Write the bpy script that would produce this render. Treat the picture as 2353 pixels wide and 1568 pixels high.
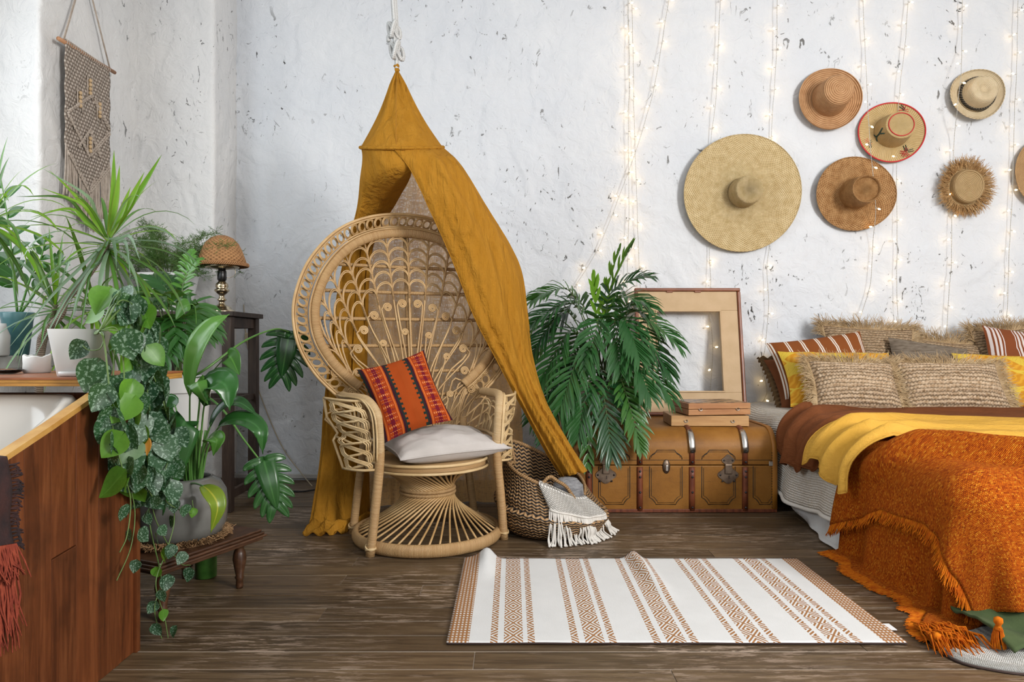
import bpy, math, random
from mathutils import Vector, Matrix, noise as mnoise
random.seed(7)
R = math.radians
for o in list(bpy.data.objects):
    bpy.data.objects.remove(o, do_unlink=True)
sc = bpy.context.scene
col = sc.collection

# ------------------------------------------------------------------ camera
F, H, CX, CY = 1590.0, 0.96, 1176.5, 784.0      # focal length in pixels of the 2353x1568 frame, eye height in metres
cam = bpy.data.cameras.new('camera')
cam.lens = F / 2353.0 * 36.0
cam.sensor_width = 36.0
cam.clip_start = 0.05
cam_o = bpy.data.objects.new('camera', cam)
col.objects.link(cam_o)
cam_o.location = (0, 0, H)
cam_o.rotation_euler = (R(90), 0, 0)
sc.camera = cam_o

# ------------------------------------------------------------------ world, lights, exposure
wd = bpy.data.worlds.new('world')
sc.world = wd
wd.use_nodes = True
wd.node_tree.nodes['Background'].inputs[0].default_value = (0.75, 0.87, 1.0, 1)
wd.node_tree.nodes['Background'].inputs[1].default_value = 1.2
sc.view_settings.view_transform = 'Standard'
sc.view_settings.look = 'None'
sc.view_settings.gamma = 1.0
sc.view_settings.use_curve_mapping = False
sc.view_settings.exposure = -0.30
sc.cycles.max_bounces = 4
sc.cycles.glossy_bounces = 2
sc.cycles.transmission_bounces = 4
sc.cycles.diffuse_bounces = 2
sc.cycles.transparent_max_bounces = 8
sc.cycles.caustics_reflective = False
sc.cycles.caustics_refractive = False

def area(name, loc, target, sx, sy, power, color):
    l = bpy.data.lights.new(name, 'AREA')
    l.shape = 'RECTANGLE'
    l.size, l.size_y, l.energy, l.color = sx, sy, power, color
    o = bpy.data.objects.new(name, l)
    col.objects.link(o)
    o.location = loc
    o.rotation_euler = (Vector(target) - Vector(loc)).to_track_quat('-Z', 'Y').to_euler()
    return o
# daylight through a window in the left wall and one in the right wall; a fill lamp added behind the camera
area('daylight_left_window', (-2.66, 2.10, 1.95), (0.2, 2.75, 1.2), 1.7, 1.9, 62, (0.90, 0.96, 1.0))
area('daylight_right_window', (3.62, -0.5, 2.35), (0.0, 4.2, 0.9), 1.3, 1.5, 350, (1.0, 0.985, 0.965))
area('rear_fill', (0.6, -2.30, 2.2), (0.4, 4.0, 1.0), 2.6, 1.6, 48, (0.96, 0.98, 1.0))  # soft fill with no window, added for light from the front

# ------------------------------------------------------------------ helpers
def W(x, y, d):
    return Vector(((x - CX) * d / F, d, H - (y - CY) * d / F))
def G(x, y, z=0.0):
    d = F * (H - z) / (y - CY)
    return Vector(((x - CX) * d / F, d, z))
def px(n, d):
    return n * d / F
def V(*a):
    return Vector(a)
def lerp(a, b, t):
    return a + (b - a) * t
def sstep(a, b, x):
    t = max(0.0, min(1.0, (x - a) / (b - a)))
    return t * t * (3 - 2 * t)
def nz(x, y=0.0, z=0.0):
    return mnoise.noise(Vector((x, y, z)))
def rnd(a, b):
    return random.uniform(a, b)

def spline(pts, n, closed=False):
    """Catmull-Rom through pts (any tuples of floats or Vectors), n samples."""
    P = [Vector(p) for p in pts]
    m = len(P)
    segs = m if closed else m - 1
    out = []
    cnt = n if closed else n - 1
    for i in range(n):
        t = i / cnt * segs
        k = min(int(t), segs - 1)
        f = t - k
        if closed:
            p0, p1, p2, p3 = P[(k - 1) % m], P[k % m], P[(k + 1) % m], P[(k + 2) % m]
        else:
            p1, p2 = P[k], P[k + 1]
            p0 = P[k - 1] if k > 0 else p1 * 2 - p2
            p3 = P[k + 2] if k + 2 < m else p2 * 2 - p1
        out.append(0.5 * ((2 * p1) + (p2 - p0) * f + (2 * p0 - 5 * p1 + 4 * p2 - p3) * f * f + (3 * p1 - p0 - 3 * p2 + p3) * f ** 3))
    return out
def interp(tab, x):
    if x <= tab[0][0]:
        return tab[0][1]
    for (a, b), (c, d) in zip(tab, tab[1:]):
        if x <= c:
            return lerp(b, d, (x - a) / (c - a))
    return tab[-1][1]

class MB:
    def __init__(s):
        s.v, s.f, s.uv = [], [], []
    def add(s, vs, fs, uvs=None):
        o = len(s.v)
        s.v.extend(Vector(p) for p in vs)
        for k, f in enumerate(fs):
            s.f.append([i + o for i in f])
            s.uv.append(uvs[k] if uvs else [(0, 0)] * len(f))
        return s
    def grid(s, P, uv=None, closeu=False, closev=False, flip=False):
        """P[i][j] rows of points"""
        n, m = len(P), len(P[0])
        vs = [p for r in P for p in r]
        fs, us = [], []
        for i in range(n if closev else n - 1):
            for j in range(m if closeu else m - 1):
                i2, j2 = (i + 1) % n, (j + 1) % m
                f = [i * m + j, i * m + j2, i2 * m + j2, i2 * m + j]
                if uv:
                    q = [uv(i, j), uv(i, j + 1), uv(i + 1, j + 1), uv(i + 1, j)]
                else:
                    a, b = max(1, m - (0 if closeu else 1)), max(1, n - (0 if closev else 1))
                    q = [(j / a, i / b), ((j + 1) / a, i / b), ((j + 1) / a, (i + 1) / b), (j / a, (i + 1) / b)]
                if flip:
                    f.reverse(); q.reverse()
                fs.append(f); us.append(q)
        return s.add(vs, fs, us)
    def box(s, c, size, M=None):
        x, y, z = size[0] / 2, size[1] / 2, size[2] / 2
        vs = [Vector((a * x, b * y, d * z)) for d in (-1, 1) for b in (-1, 1) for a in (-1, 1)]
        if M is not None:
            vs = [M @ p for p in vs]
        vs = [p + Vector(c) for p in vs]
        fs = [(0, 2, 3, 1), (4, 5, 7, 6), (0, 1, 5, 4), (1, 3, 7, 5), (3, 2, 6, 7), (2, 0, 4, 6)]
        uvs = []
        for a, b in (((0, 1), 0), ((0, 1), 0), ((0, 2), 0), ((1, 2), 0), ((0, 2), 0), ((1, 2), 0)):
            u, w = size[a[0]], size[a[1]]
            uvs.append([(0, 0), (u, 0), (u, w), (0, w)])
        return s.add(vs, fs, uvs)
    def tube(s, pts, r, sides=6, caps=True, closed=False, flat=None, up=None, u0=0.0):
        """r float or list; flat = (a,b) scales across frame axes"""
        pts = [Vector(p) for p in pts]
        n = len(pts)
        if n < 2:
            return s
        rr = r if isinstance(r, (list, tuple)) else [r] * n
        T = []
        for i in range(n):
            a = pts[(i - 1) % n] if (closed or i > 0) else pts[i]
            b = pts[(i + 1) % n] if (closed or i < n - 1) else pts[i]
            t = (b - a)
            T.append(t.normalized() if t.length > 1e-9 else Vector((0, 0, 1)))
        if up is None:
            ref = Vector((0, 0, 1)) if abs(T[0].z) < 0.9 else Vector((1, 0, 0))
        else:
            ref = Vector(up)
        x = (ref - T[0] * ref.dot(T[0])).normalized()
        rows, L, acc = [], [], 0.0
        fa, fb = flat or (1, 1)
        for i in range(n):
            if up is not None:
                q = ref - T[i] * ref.dot(T[i])
            else:
                q = x - T[i] * x.dot(T[i])
            if q.length > 1e-6:
                x = q.normalized()
            y = T[i].cross(x)
            rows.append([pts[i] + (x * math.cos(2 * math.pi * k / sides) * fa + y * math.sin(2 * math.pi * k / sides) * fb) * rr[i] for k in range(sides)])
            L.append(acc)
            acc += (pts[(i + 1) % n] - pts[i]).length
        L.append(acc)
        s.grid(rows, uv=lambda i, j: (j / sides, u0 + L[min(i, len(L) - 1)]), closeu=True, closev=closed)
        if caps and not closed:
            o = len(s.v) - n * sides
            s.f.append([o + k for k in range(sides)][::-1]); s.uv.append([(0, 0)] * sides)
            o2 = o + (n - 1) * sides
            s.f.append([o2 + k for k in range(sides)]); s.uv.append([(0, 0)] * sides)
        return s
    def lathe(s, prof, segs=32, c=(0, 0, 0), rfun=None, M=None, cap0=True, cap1=True):
        """prof list of (r,z)"""
        rows = []
        for i, (r, z) in enumerate(prof):
            row = []
            for k in range(segs):
                a = 2 * math.pi * k / segs
                q = rfun(a, i / (len(prof) - 1)) if rfun else 1.0
                p = Vector((r * q * math.cos(a), r * q * math.sin(a), z))
                row.append((M @ p if M is not None else p) + Vector(c))
            rows.append(row)
        L = [0.0]
        for a, b in zip(prof, prof[1:]):
            L.append(L[-1] + math.hypot(b[0] - a[0], b[1] - a[1]))
        s.grid(rows, uv=lambda i, j: (j / segs, L[min(i, len(L) - 1)]), closeu=True)
        o = len(s.v) - len(prof) * segs
        if cap0 and prof[0][0] > 1e-5:
            s.f.append([o + k for k in range(segs)][::-1]); s.uv.append([(0, 0)] * segs)
        if cap1 and prof[-1][0] > 1e-5:
            o += (len(prof) - 1) * segs
            s.f.append([o + k for k in range(segs)]); s.uv.append([(0, 0)] * segs)
        return s
    def blade(s, pts, wid, up=(0, 0, 1), fold=0.15, wave=0.0, ph=0.0, cols=2):
        """leaf strip along pts; wid(t) half width; fold lifts the sides; cols half columns"""
        pts = [Vector(p) for p in pts]
        n = len(pts)
        up = Vector(up)
        rows, x = [], None
        for i in range(n):
            a, b = pts[max(0, i - 1)], pts[min(n - 1, i + 1)]
            t = (b - a).normalized()
            sd = t.cross(up)
            if sd.length < 0.15 and x is not None:
                sd = x - t * x.dot(t)
            sd.normalize()
            if x is not None and sd.dot(x) < 0:
                sd = -sd
            x = sd
            nr = sd.cross(t)
            w = wid(i / (n - 1))
            row = []
            for c in range(-cols, cols + 1):
                q = c / cols
                off = nr * (abs(q) ** 1.4 * fold * w) + nr * (wave * w * abs(q) * math.sin(ph + i * 1.7 + (0 if c > 0 else 1.3)))
                row.append(pts[i] + sd * (q * w) + off)
            rows.append(row)
        return s.grid(rows)
    def build(s, name, mat, parent=None, smooth=True, world=True, angle=None, solid=0.0, subsurf=0, bevel=0.0, soff=0.0):
        vs = s.v
        if parent is not None and world:
            mi = MI[parent.name]
            vs = [mi @ p for p in vs]
        me = bpy.data.meshes.new(name)
        me.from_pydata([tuple(p) for p in vs], [], s.f)
        ul = me.uv_layers.new(name='UVMap')
        flat = [c for q in s.uv for p in q for c in p]
        if len(flat) == len(ul.data) * 2:
            ul.data.foreach_set('uv', flat)
        if smooth:
            me.polygons.foreach_set('use_smooth', [True] * len(me.polygons))
        if isinstance(mat, (list, tuple)):
            for m_ in mat:
                me.materials.append(m_)
        else:
            me.materials.append(mat)
        o = link(name, me, parent)
        if solid:
            m_ = o.modifiers.new('solid', 'SOLIDIFY'); m_.thickness = solid; m_.offset = soff
        if bevel:
            m_ = o.modifiers.new('bevel', 'BEVEL'); m_.width = bevel; m_.segments = 2; m_.limit_method = 'ANGLE'
        if subsurf:
            m_ = o.modifiers.new('sub', 'SUBSURF'); m_.levels = subsurf; m_.render_levels = subsurf
        if angle:
            me.set_sharp_from_angle(angle=R(angle))
        return o

MI = {}
def link(name, data, parent=None):
    o = bpy.data.objects.new(name, data)
    col.objects.link(o)
    if parent is not None:
        o.parent = parent
        MI[o.name] = MI[parent.name]
    else:
        MI[o.name] = Matrix.Identity(4)
    return o
def tag(o, label=None, cat=None, group=None, kind=None):
    for k, v in (('label', label), ('category', cat), ('group', group), ('kind', kind)):
        if v:
            o[k] = v
    return o
def thing(name, label, cat, loc=(0, 0, 0), rotz=0.0, group=None, M=None):
    o = bpy.data.objects.new(name, None)
    o.empty_display_size = 0.05
    col.objects.link(o)
    m = M if M is not None else Matrix.Translation(Vector(loc)) @ Matrix.Rotation(rotz, 4, 'Z')
    o.matrix_world = m
    MI[o.name] = m.inverted()
    return tag(o, label, cat, group)
def struct(o):
    o['kind'] = 'structure'
    return o
def inst(name, src, parent, M):
    """another object sharing src's mesh, local matrix M"""
    o = bpy.data.objects.new(name, src.data)
    col.objects.link(o)
    o.parent = parent
    o.matrix_local = M
    MI[o.name] = MI[parent.name]
    return o

# ------------------------------------------------------------------ material helpers
def node(nt, t, ins=None, **at):
    n = nt.nodes.new(t)
    for k, v in at.items():
        setattr(n, k, v)
    for k, v in (ins or {}).items():
        s = n.inputs[k]
        if isinstance(v, bpy.types.NodeSocket):
            nt.links.new(v, s)
        else:
            if isinstance(v, tuple) and len(v) == 3 and s.type == 'RGBA':
                v = v + (1,)
            s.default_value = v
    return n
def ramp(nt, fac, stops, interp_='LINEAR'):
    n = node(nt, 'ShaderNodeValToRGB', {'Fac': fac})
    cr = n.color_ramp
    cr.interpolation = interp_
    while len(cr.elements) < len(stops):
        cr.elements.new(0.5)
    for e, (p, c) in zip(cr.elements, stops):
        e.position = p
        if isinstance(c, (int, float)):
            c = (c, c, c)
        e.color = tuple(c) + (1,) if len(c) == 3 else c
    return n.outputs['Color']
def mix(nt, fac, a, b, blend='MIX'):
    n = node(nt, 'ShaderNodeMix', None, data_type='RGBA', blend_type=blend)
    for k, v in ((0, fac), (6, a), (7, b)):
        s = n.inputs[k]
        if isinstance(v, bpy.types.NodeSocket):
            nt.links.new(v, s)
        else:
            if isinstance(v, tuple) and len(v) == 3:
                v = v + (1,)
            s.default_value = v
    return n.outputs[2]
def mth(nt, op, a, b=0.5, c=None):
    ins = {0: a, 1: b}
    if c is not None:
        ins[2] = c
    return node(nt, 'ShaderNodeMath', ins, operation=op).outputs[0]
def coords(nt, which='Object', scale=(1, 1, 1), rot=(0, 0, 0), loc=(0, 0, 0)):
    tc = node(nt, 'ShaderNodeTexCoord')
    return node(nt, 'ShaderNodeMapping', {'Vector': tc.outputs[which], 'Scale': scale, 'Rotation': rot, 'Location': loc}).outputs[0]
def noisef(nt, vec, scale=5.0, detail=4.0, rough=0.55, dist=0.0):
    return node(nt, 'ShaderNodeTexNoise', {'Vector': vec, 'Scale': scale, 'Detail': detail, 'Roughness': rough, 'Distortion': dist}).outputs['Fac']
def wavef(nt, vec, scale, dist=0.0, detail=1.0, dscale=1.0, direction='X', typ='BANDS', prof='SIN'):
    n = node(nt, 'ShaderNodeTexWave', {'Vector': vec, 'Scale': scale, 'Distortion': dist, 'Detail': detail, 'Detail Scale': dscale}, wave_type=typ, wave_profile=prof)
    if typ == 'BANDS':
        n.bands_direction = direction
    else:
        n.rings_direction = direction
    return n.outputs['Fac']
def bumpn(nt, h, strength=0.4, dist=0.01, nrm=None):
    ins = {'Height': h, 'Strength': strength, 'Distance': dist}
    if nrm is not None:
        ins['Normal'] = nrm
    return node(nt, 'ShaderNodeBump', ins).outputs[0]
def newmat(name):
    m = bpy.data.materials.new(name)
    m.use_nodes = True
    nt = m.node_tree
    nt.nodes.clear()
    out = node(nt, 'ShaderNodeOutputMaterial')
    return m, nt, out
def princ(nt, out, **k):
    ins = {}
    names = dict(col='Base Color', rough='Roughness', metal='Metallic', nrm='Normal', spec='Specular IOR Level', trans='Transmission Weight',
                 sheen='Sheen Weight', coat='Coat Weight', alpha='Alpha', ior='IOR', emc='Emission Color', ems='Emission Strength', sss='Subsurface Weight')
    for a, b in k.items():
        ins[names[a]] = b
    p = node(nt, 'ShaderNodeBsdfPrincipled', ins)
    nt.links.new(p.outputs[0], out.inputs[0])
    return p
def add_translucent(nt, out, p, colr, fac):
    t = node(nt, 'ShaderNodeBsdfTranslucent', {'Color': colr})
    mx = node(nt, 'ShaderNodeMixShader', {'Fac': fac, 1: p.outputs[0], 2: t.outputs[0]})
    nt.links.new(mx.outputs[0], out.inputs[0])
    return mx
def pm(name, c1, c2=None, rough=0.6, nscale=6.0, stretch=(1, 1, 1), bump=0.0, bscale=60.0, bstretch=None, bdist=0.004, metal=0.0, spec=0.5,
       sheen=0.0, transl=0.0, coord='Object', rndv=0.0, coat=0.0, detail=4.0, lo=0.35, hi=0.65):
    m, nt, out = newmat(name)
    v = coords(nt, coord, stretch)
    c = c1
    if c2 is not None:
        c = ramp(nt, noisef(nt, v, nscale, detail), [(lo, c1), (hi, c2)])
    if rndv:
        oi = node(nt, 'ShaderNodeObjectInfo')
        hs = node(nt, 'ShaderNodeHueSaturation', {'Color': c, 'Value': mth(nt, 'MULTIPLY_ADD', oi.outputs['Random'], rndv * 2, 1 - rndv)})
        c = hs.outputs[0]
    k = dict(col=c, rough=rough, metal=metal, spec=spec, sheen=sheen, coat=coat)
    if bump:
        v2 = coords(nt, coord, bstretch or stretch)
        k['nrm'] = bumpn(nt, noisef(nt, v2, bscale, 5), bump, bdist)
    p = princ(nt, out, **k)
    if transl:
        add_translucent(nt, out, p, c, transl)
    return m
# ------------------------------------------------------------------ the room
XL, YB, XR, YR, ZC = -2.39, 4.78, 3.85, -2.5, 3.6
YP, XP = 4.42, -1.905          # front face and right side of the corner pilaster

def plaster_mat(name, base, chips=1.0):
    m, nt, out = newmat(name)
    v = coords(nt, 'Object')
    st = node(nt, 'ShaderNodeTexNoise', {'Vector': v, 'Scale': 1.25, 'Detail': 3.0, 'Roughness': 0.6})
    c = mix(nt, ramp(nt, st.outputs['Fac'], [(0.35, 0.0), (0.68, 1.0)]), base, tuple(x * y for x, y in zip(base, (0.90, 0.915, 0.94))))
    # chipped spots where the dark undercoat shows, in clusters
    clus = ramp(nt, st.outputs['Fac'], [(0.43, 0.0), (0.55, 1.0)])
    vs = coords(nt, 'Object', (1.0, 1.0, 0.6), (0.3, 0.5, 0.35))
    sp = ramp(nt, noisef(nt, vs, 13.0, 4, 0.66, 1.8), [(0.640, 0.0), (0.662, 1.0)])
    chip = mth(nt, 'MULTIPLY', mth(nt, 'MULTIPLY', sp, clus), chips)
    c = mix(nt, chip, c, mix(nt, ramp(nt, st.outputs['Color'], [(0.4, 0.0), (0.6, 1.0)]), (0.06, 0.058, 0.055), (0.33, 0.33, 0.33)))
    h = mth(nt, 'SUBTRACT', noisef(nt, v, 13.0, 4, 0.6, 0.7), mth(nt, 'MULTIPLY', chip, 0.6))
    princ(nt, out, col=c, rough=0.75, spec=0.25, nrm=bumpn(nt, h, 0.55, 0.024))
    return m
PLASTER = plaster_mat('white_plaster', (0.81, 0.832, 0.862))
PLASTER_L = plaster_mat('white_plaster_corner', (0.80, 0.79, 0.775))
PLAIN = pm('painted_wall', (0.8, 0.8, 0.8), rough=0.8)
DARKFLOOR = pm('floor_underlay', (0.50, 0.42, 0.34), rough=0.9)

def relief(q):
    """hand-trowelled plaster: soft swells, sharp-edged smears, small grit; about -1..1"""
    w = mnoise.noise_vector(q * 2.1) * 0.22
    p = q + w
    a = nz(p.x * 1.6, p.y * 1.6, p.z * 1.6)
    r1 = 1 - min(1.0, abs(nz(p.x * 3.1 + 5, p.y * 3.1, p.z * 2.6)) * 9)
    m1 = sstep(-0.05, 0.35, nz(q.x * 1.3 + 9, q.y * 1.3, q.z * 1.3))
    b = nz(p.x * 6, p.y * 6, p.z * 6)
    st = sstep(0.0, 0.045, nz(p.x * 4.3 + 21, p.y * 4.3, p.z * 4.0))
    g = nz(q.x * 17, q.y * 17, q.z * 17) + 0.6 * nz(q.x * 39, q.y * 39, q.z * 39)
    return 0.7 * a + 0.42 * r1 * m1 + 0.35 * b + 0.40 * st + 0.13 * g
def wall_grid(name, o, a, b, na, nb, nrm, amp, mat, seed=0.0):
    """lumpy plaster wall: origin o, edge vectors a and b, displaced along nrm"""
    o, a, b, nrm = Vector(o), Vector(a), Vector(b), Vector(nrm)
    sd = Vector((seed, seed * 0.7, 0))
    P = []
    for i in range(nb + 1):
        q = o + b * (i / nb)
        P.append([q + a * (j / na) + nrm * (amp * relief(q + a * (j / na) + sd)) for j in range(na + 1)])
    return MB().grid(P).build(name, mat)

floor = struct(MB().box(((XL + XR) / 2, (YB + YR) / 2, -0.043), (XR - XL + 0.6, YB - YR + 0.6, 0.08)).build('floor', DARKFLOOR, smooth=False))

def floor_mat():
    m, nt, out = newmat('worn_floorboard')
    oi = node(nt, 'ShaderNodeObjectInfo')
    rv = mth(nt, 'MULTIPLY', oi.outputs['Random'], 37.0)
    tc = node(nt, 'ShaderNodeTexCoord')
    off = node(nt, 'ShaderNodeCombineXYZ', {'X': rv, 'Y': mth(nt, 'MULTIPLY', rv, 0.37), 'Z': 0.0}).outputs[0]
    v = node(nt, 'ShaderNodeVectorMath', {0: tc.outputs['Object'], 1: off}, operation='ADD').outputs[0]
    gm = node(nt, 'ShaderNodeMapping', {'Vector': v, 'Scale': (1.2, 16.0, 1.0)}).outputs[0]
    g = noisef(nt, gm, 3.0, 4, 0.62, 0.4)
    fine = noisef(nt, node(nt, 'ShaderNodeMapping', {'Vector': v, 'Scale': (2.0, 70.0, 1.0)}).outputs[0], 3.0, 3, 0.7)
    c = ramp(nt, g, [(0.25, (0.044, 0.027, 0.014)), (0.5, (0.104, 0.066, 0.034)), (0.75, (0.175, 0.120, 0.066))])
    hs = node(nt, 'ShaderNodeHueSaturation', {'Color': c, 'Value': mth(nt, 'MULTIPLY_ADD', oi.outputs['Random'], 0.5, 0.75)}).outputs[0]
    # bare, scuffed patches showing lighter wood
    patch = ramp(nt, noisef(nt, node(nt, 'ShaderNodeMapping', {'Vector': tc.outputs['Object'], 'Scale': (0.9, 1.6, 1.0)}).outputs[0], 1.6, 5, 0.62), [(0.44, 0.0), (0.64, 1.0)])
    scr = ramp(nt, noisef(nt, node(nt, 'ShaderNodeMapping', {'Vector': v, 'Scale': (3.2, 24.0, 1.0)}).outputs[0], 2.2, 4, 0.72), [(0.515, 0.0), (0.56, 1.0)])
    w = mth(nt, 'MULTIPLY', mth(nt, 'MULTIPLY', patch, scr), 0.85)
    c = mix(nt, w, hs, (0.40, 0.30, 0.225))
    # knots
    vo = node(nt, 'ShaderNodeTexVoronoi', {'Vector': node(nt, 'ShaderNodeMapping', {'Vector': v, 'Scale': (1.0, 2.0, 1.0)}).outputs[0], 'Scale': 2.2}).outputs['Distance']
    c = mix(nt, ramp(nt, vo, [(0.02, 0.85), (0.07, 0.0)]), c, (0.03, 0.017, 0.009))
    h = mth(nt, 'ADD', mth(nt, 'MULTIPLY', g, 0.5), mth(nt, 'MULTIPLY', fine, 0.5))
    princ(nt, out, col=c, rough=mth(nt, 'MULTIPLY_ADD', fine, 0.25, 0.30), spec=0.34, nrm=bumpn(nt, h, 0.28, 0.004))
    return m
FLOORB = floor_mat()
PW = 0.1163
joints = {0: [], }
y0 = 2.141 - 12 * PW
for k in range(0, 35):
    ya = y0 + k * PW
    yb = min(ya + PW, YB + 0.02)
    if ya > YB:
        break
    js = {10: [W(1545, 1540, 2.0).x], 11: [W(1089, 1515, 2.08).x], 14: [W(740, 1412, 2.43).x], 17: [W(786, 1336, 2.76).x], 19: [W(815, 1292, 3.0).x],
          12: [1.1], 13: [-2.0, 1.9], 16: [2.2, -0.35], 18: [1.2], 20: [0.9], 21: [-1.3], 23: [0.2], 22: [2.3]}.get(k, [rnd(-2.2, 3.4)])
    xs = [XL - 0.25] + sorted(js) + [XR + 0.1]
    for xa, xb in zip(xs, xs[1:]):
        dz = rnd(-0.0012, 0.0008)
        o = MB().box(((xa + xb) / 2, (ya + yb) / 2, -0.010 + dz), (xb - xa - 0.0022, yb - ya - 0.0068, 0.02)).build('plank', FLOORB, floor, smooth=False, bevel=0.0014)

# ---- back wall, corner pilaster, left wall with the window opening, the unseen walls
struct(wall_grid('wall_back', (XP - 0.02, YB, -0.02), (XR - XP + 0.1, 0, 0), (0, 0, ZC + 0.05), 430, 260, (0, -1, 0), 0.0125, PLASTER))
def wall_path(name, path, z0, z1, nb, amp, mat, seed=0.0, step=0.011, rad=0.02):
    """one plaster skin following a plan path round its corners; normals point to the left of travel"""
    P2 = [Vector((x, y, 0)) for x, y in path]
    pl = [P2[0]]
    for p, c_, n_ in zip(P2, P2[1:], P2[2:]):                 # round the arrises
        a_, b_ = c_ + (p - c_).normalized() * rad, c_ + (n_ - c_).normalized() * rad
        pl += [a_, a_.lerp(c_, 0.55).lerp(b_.lerp(c_, 0.55), 0.5), b_]
    pl.append(P2[-1])
    pts = []
    for p, n_ in zip(pl, pl[1:]):
        k = max(1, int((n_ - p).length / step))
        pts += [p.lerp(n_, i / k) for i in range(k)]
    pts.append(pl[-1])
    nr = []
    for i in range(len(pts)):
        t_ = pts[min(len(pts) - 1, i + 1)] - pts[max(0, i - 1)]
        nr.append(Vector((t_.y, -t_.x, 0)).normalized())
    sd = Vector((seed, seed * 0.7, 0))
    P = []
    for i in range(nb + 1):
        z = lerp(z0, z1, i / nb)
        row = []
        for p, n_ in zip(pts, nr):
            q = Vector((p.x, p.y, z))
            row.append(q + n_ * (amp * relief(q + sd)))
        P.append(row)
    return MB().grid(P).build(name, mat)
struct(wall_path('wall_pilaster', [(XL - 0.05, YP), (XP, YP), (XP, YB + 0.03)], -0.02, ZC + 0.03, 260, 0.011, PLASTER_L, 3))
YW = 3.50
struct(MB().box(((XL + XP) / 2 - 0.15, (YP + YB) / 2 + 0.13, ZC / 2), (XP - XL + 0.26, YB - YP + 0.20, ZC)).build('wall_pilaster_backing', PLAIN, smooth=False))  # box added behind the plaster skin to stop light leaking through gaps
struct(MB().box((XL - 0.14, (3.53 + YP) / 2 + 0.05, ZC / 2), (0.24, YP - 3.53 + 0.1, ZC)).build('wall_left_backing', PLAIN, smooth=False))  # unseen backing, added so sky light cannot leak in at the edges
#                                  # far jamb of the window
struct(wall_path('wall_left', [(XL - 0.42, YW), (XL, YW), (XL, YP + 0.03)], -0.02, ZC + 0.03, 260, 0.010, PLASTER_L, 5))
struct(MB().box((XL - 0.1, (YR + 1.0) / 2, ZC / 2), (0.2, 1.0 - YR, ZC)).build('wall_left_near', PLAIN, smooth=False))
struct(MB().box((XL - 0.16, (1.0 + YW) / 2, 0.4165), (0.32, YW - 1.0, 0.833)).build('wall_left_under_window', PLASTER_L, smooth=False))
struct(MB().box((XL - 0.16, (1.0 + YW) / 2, 3.35), (0.32, YW - 1.0, 0.5)).build('wall_left_lintel', PLAIN, smooth=False))
struct(MB().box((XR + 0.08, (YR + YB) / 2, ZC / 2), (0.16, YB - YR, ZC)).build('wall_right', PLAIN, smooth=False))
struct(MB().box(((XL + XR) / 2, YR - 0.08, ZC / 2), (XR - XL + 0.3, 0.16, ZC)).build('wall_rear', PLAIN, smooth=False))
struct(MB().box(((XL + XR) / 2, (YR + YB) / 2, ZC + 0.06), (XR - XL + 0.6, YB - YR + 0.4, 0.12)).build('ceiling', PLAIN, smooth=False))
WHITEP = pm('white_gloss_paint', (0.78, 0.78, 0.77), rough=0.35)
GLASS = None
def glass_mat(name, tint=(1, 1, 1), rough=0.02):
    m, nt, out = newmat(name)
    princ(nt, out, col=tint, rough=rough, trans=1.0, ior=1.45)
    return m
PANE = glass_mat('window_pane')
win = struct(MB().box((XL - 0.42, 1.05, 1.95), (0.06, 0.09, 2.3)).box((XL - 0.42, YW - 0.04, 1.95), (0.06, 0.09, 2.3)).box((XL - 0.42, 2.25, 0.84), (0.06, 2.4, 0.09))
             .box((XL - 0.42, 2.25, 3.06), (0.06, 2.4, 0.09)).box((XL - 0.42, 2.25, 1.95), (0.06, 0.07, 2.2)).build('window_1', WHITEP, smooth=False))
for yy in (1.67, 2.86):
    MB().box((XL - 0.42, yy, 1.95), (0.006, 1.13, 2.13)).build('pane', PANE, win, smooth=False)
SILLM = pm('grey_plaster_sill', (0.42, 0.42, 0.40), (0.55, 0.55, 0.53), rough=0.7, bump=0.3, bscale=20)
struct(MB().box(((XL - 0.42 - 2.27) / 2, (1.0 + YW) / 2, 0.863), (XL * -1 + 0.42 - 2.27, YW - 1.0, 0.060)).build('trim_sill', SILLM, smooth=False, bevel=0.006))
struct(MB().box(((XP - 0.52) / 2 + 0.0, YB - 0.014, 0.018 + 0.010), (abs(XP) - 0.52, 0.014, 0.03)).build('baseboard_back', pm('white_skirting', (0.55, 0.54, 0.52), rough=0.6), smooth=False, bevel=0.003))
# ------------------------------------------------------------------ shared fibre materials
def wrap_mat(name, c1, c2, freq=170.0, depth=0.5, rough=0.5, gap=(0.16, 0.09, 0.04), nsc=3.0):
    """cane wrapped round a frame: fine rings along the UV length, patches of colour"""
    m, nt, out = newmat(name)
    tc = node(nt, 'ShaderNodeTexCoord')
    sep = node(nt, 'ShaderNodeSeparateXYZ', {0: tc.outputs['UV']})
    u = mth(nt, 'ADD', mth(nt, 'MULTIPLY', sep.outputs[1], freq), sep.outputs[0])
    fr = mth(nt, 'FRACT', u)
    tri = mth(nt, 'ABSOLUTE', mth(nt, 'SUBTRACT', fr, 0.5))          # 0 centre .. .5 gap
    idx = node(nt, 'ShaderNodeTexWhiteNoise', {'W': mth(nt, 'FLOOR', u)}, noise_dimensions='1D').outputs['Value']
    n = noisef(nt, coords(nt, 'Object'), nsc * 3, 3)
    c = mix(nt, mth(nt, 'MULTIPLY_ADD', idx, 0.5, mth(nt, 'MULTIPLY', n, 0.5)), c1, c2)
    c = mix(nt, ramp(nt, tri, [(0.36, 0.0), (0.5, 0.8)]), c, gap)
    h = ramp(nt, tri, [(0.1, 1.0), (0.5, 0.0)])
    princ(nt, out, col=c, rough=rough, spec=0.4, nrm=bumpn(nt, h, depth, 0.003))
    return m
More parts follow.
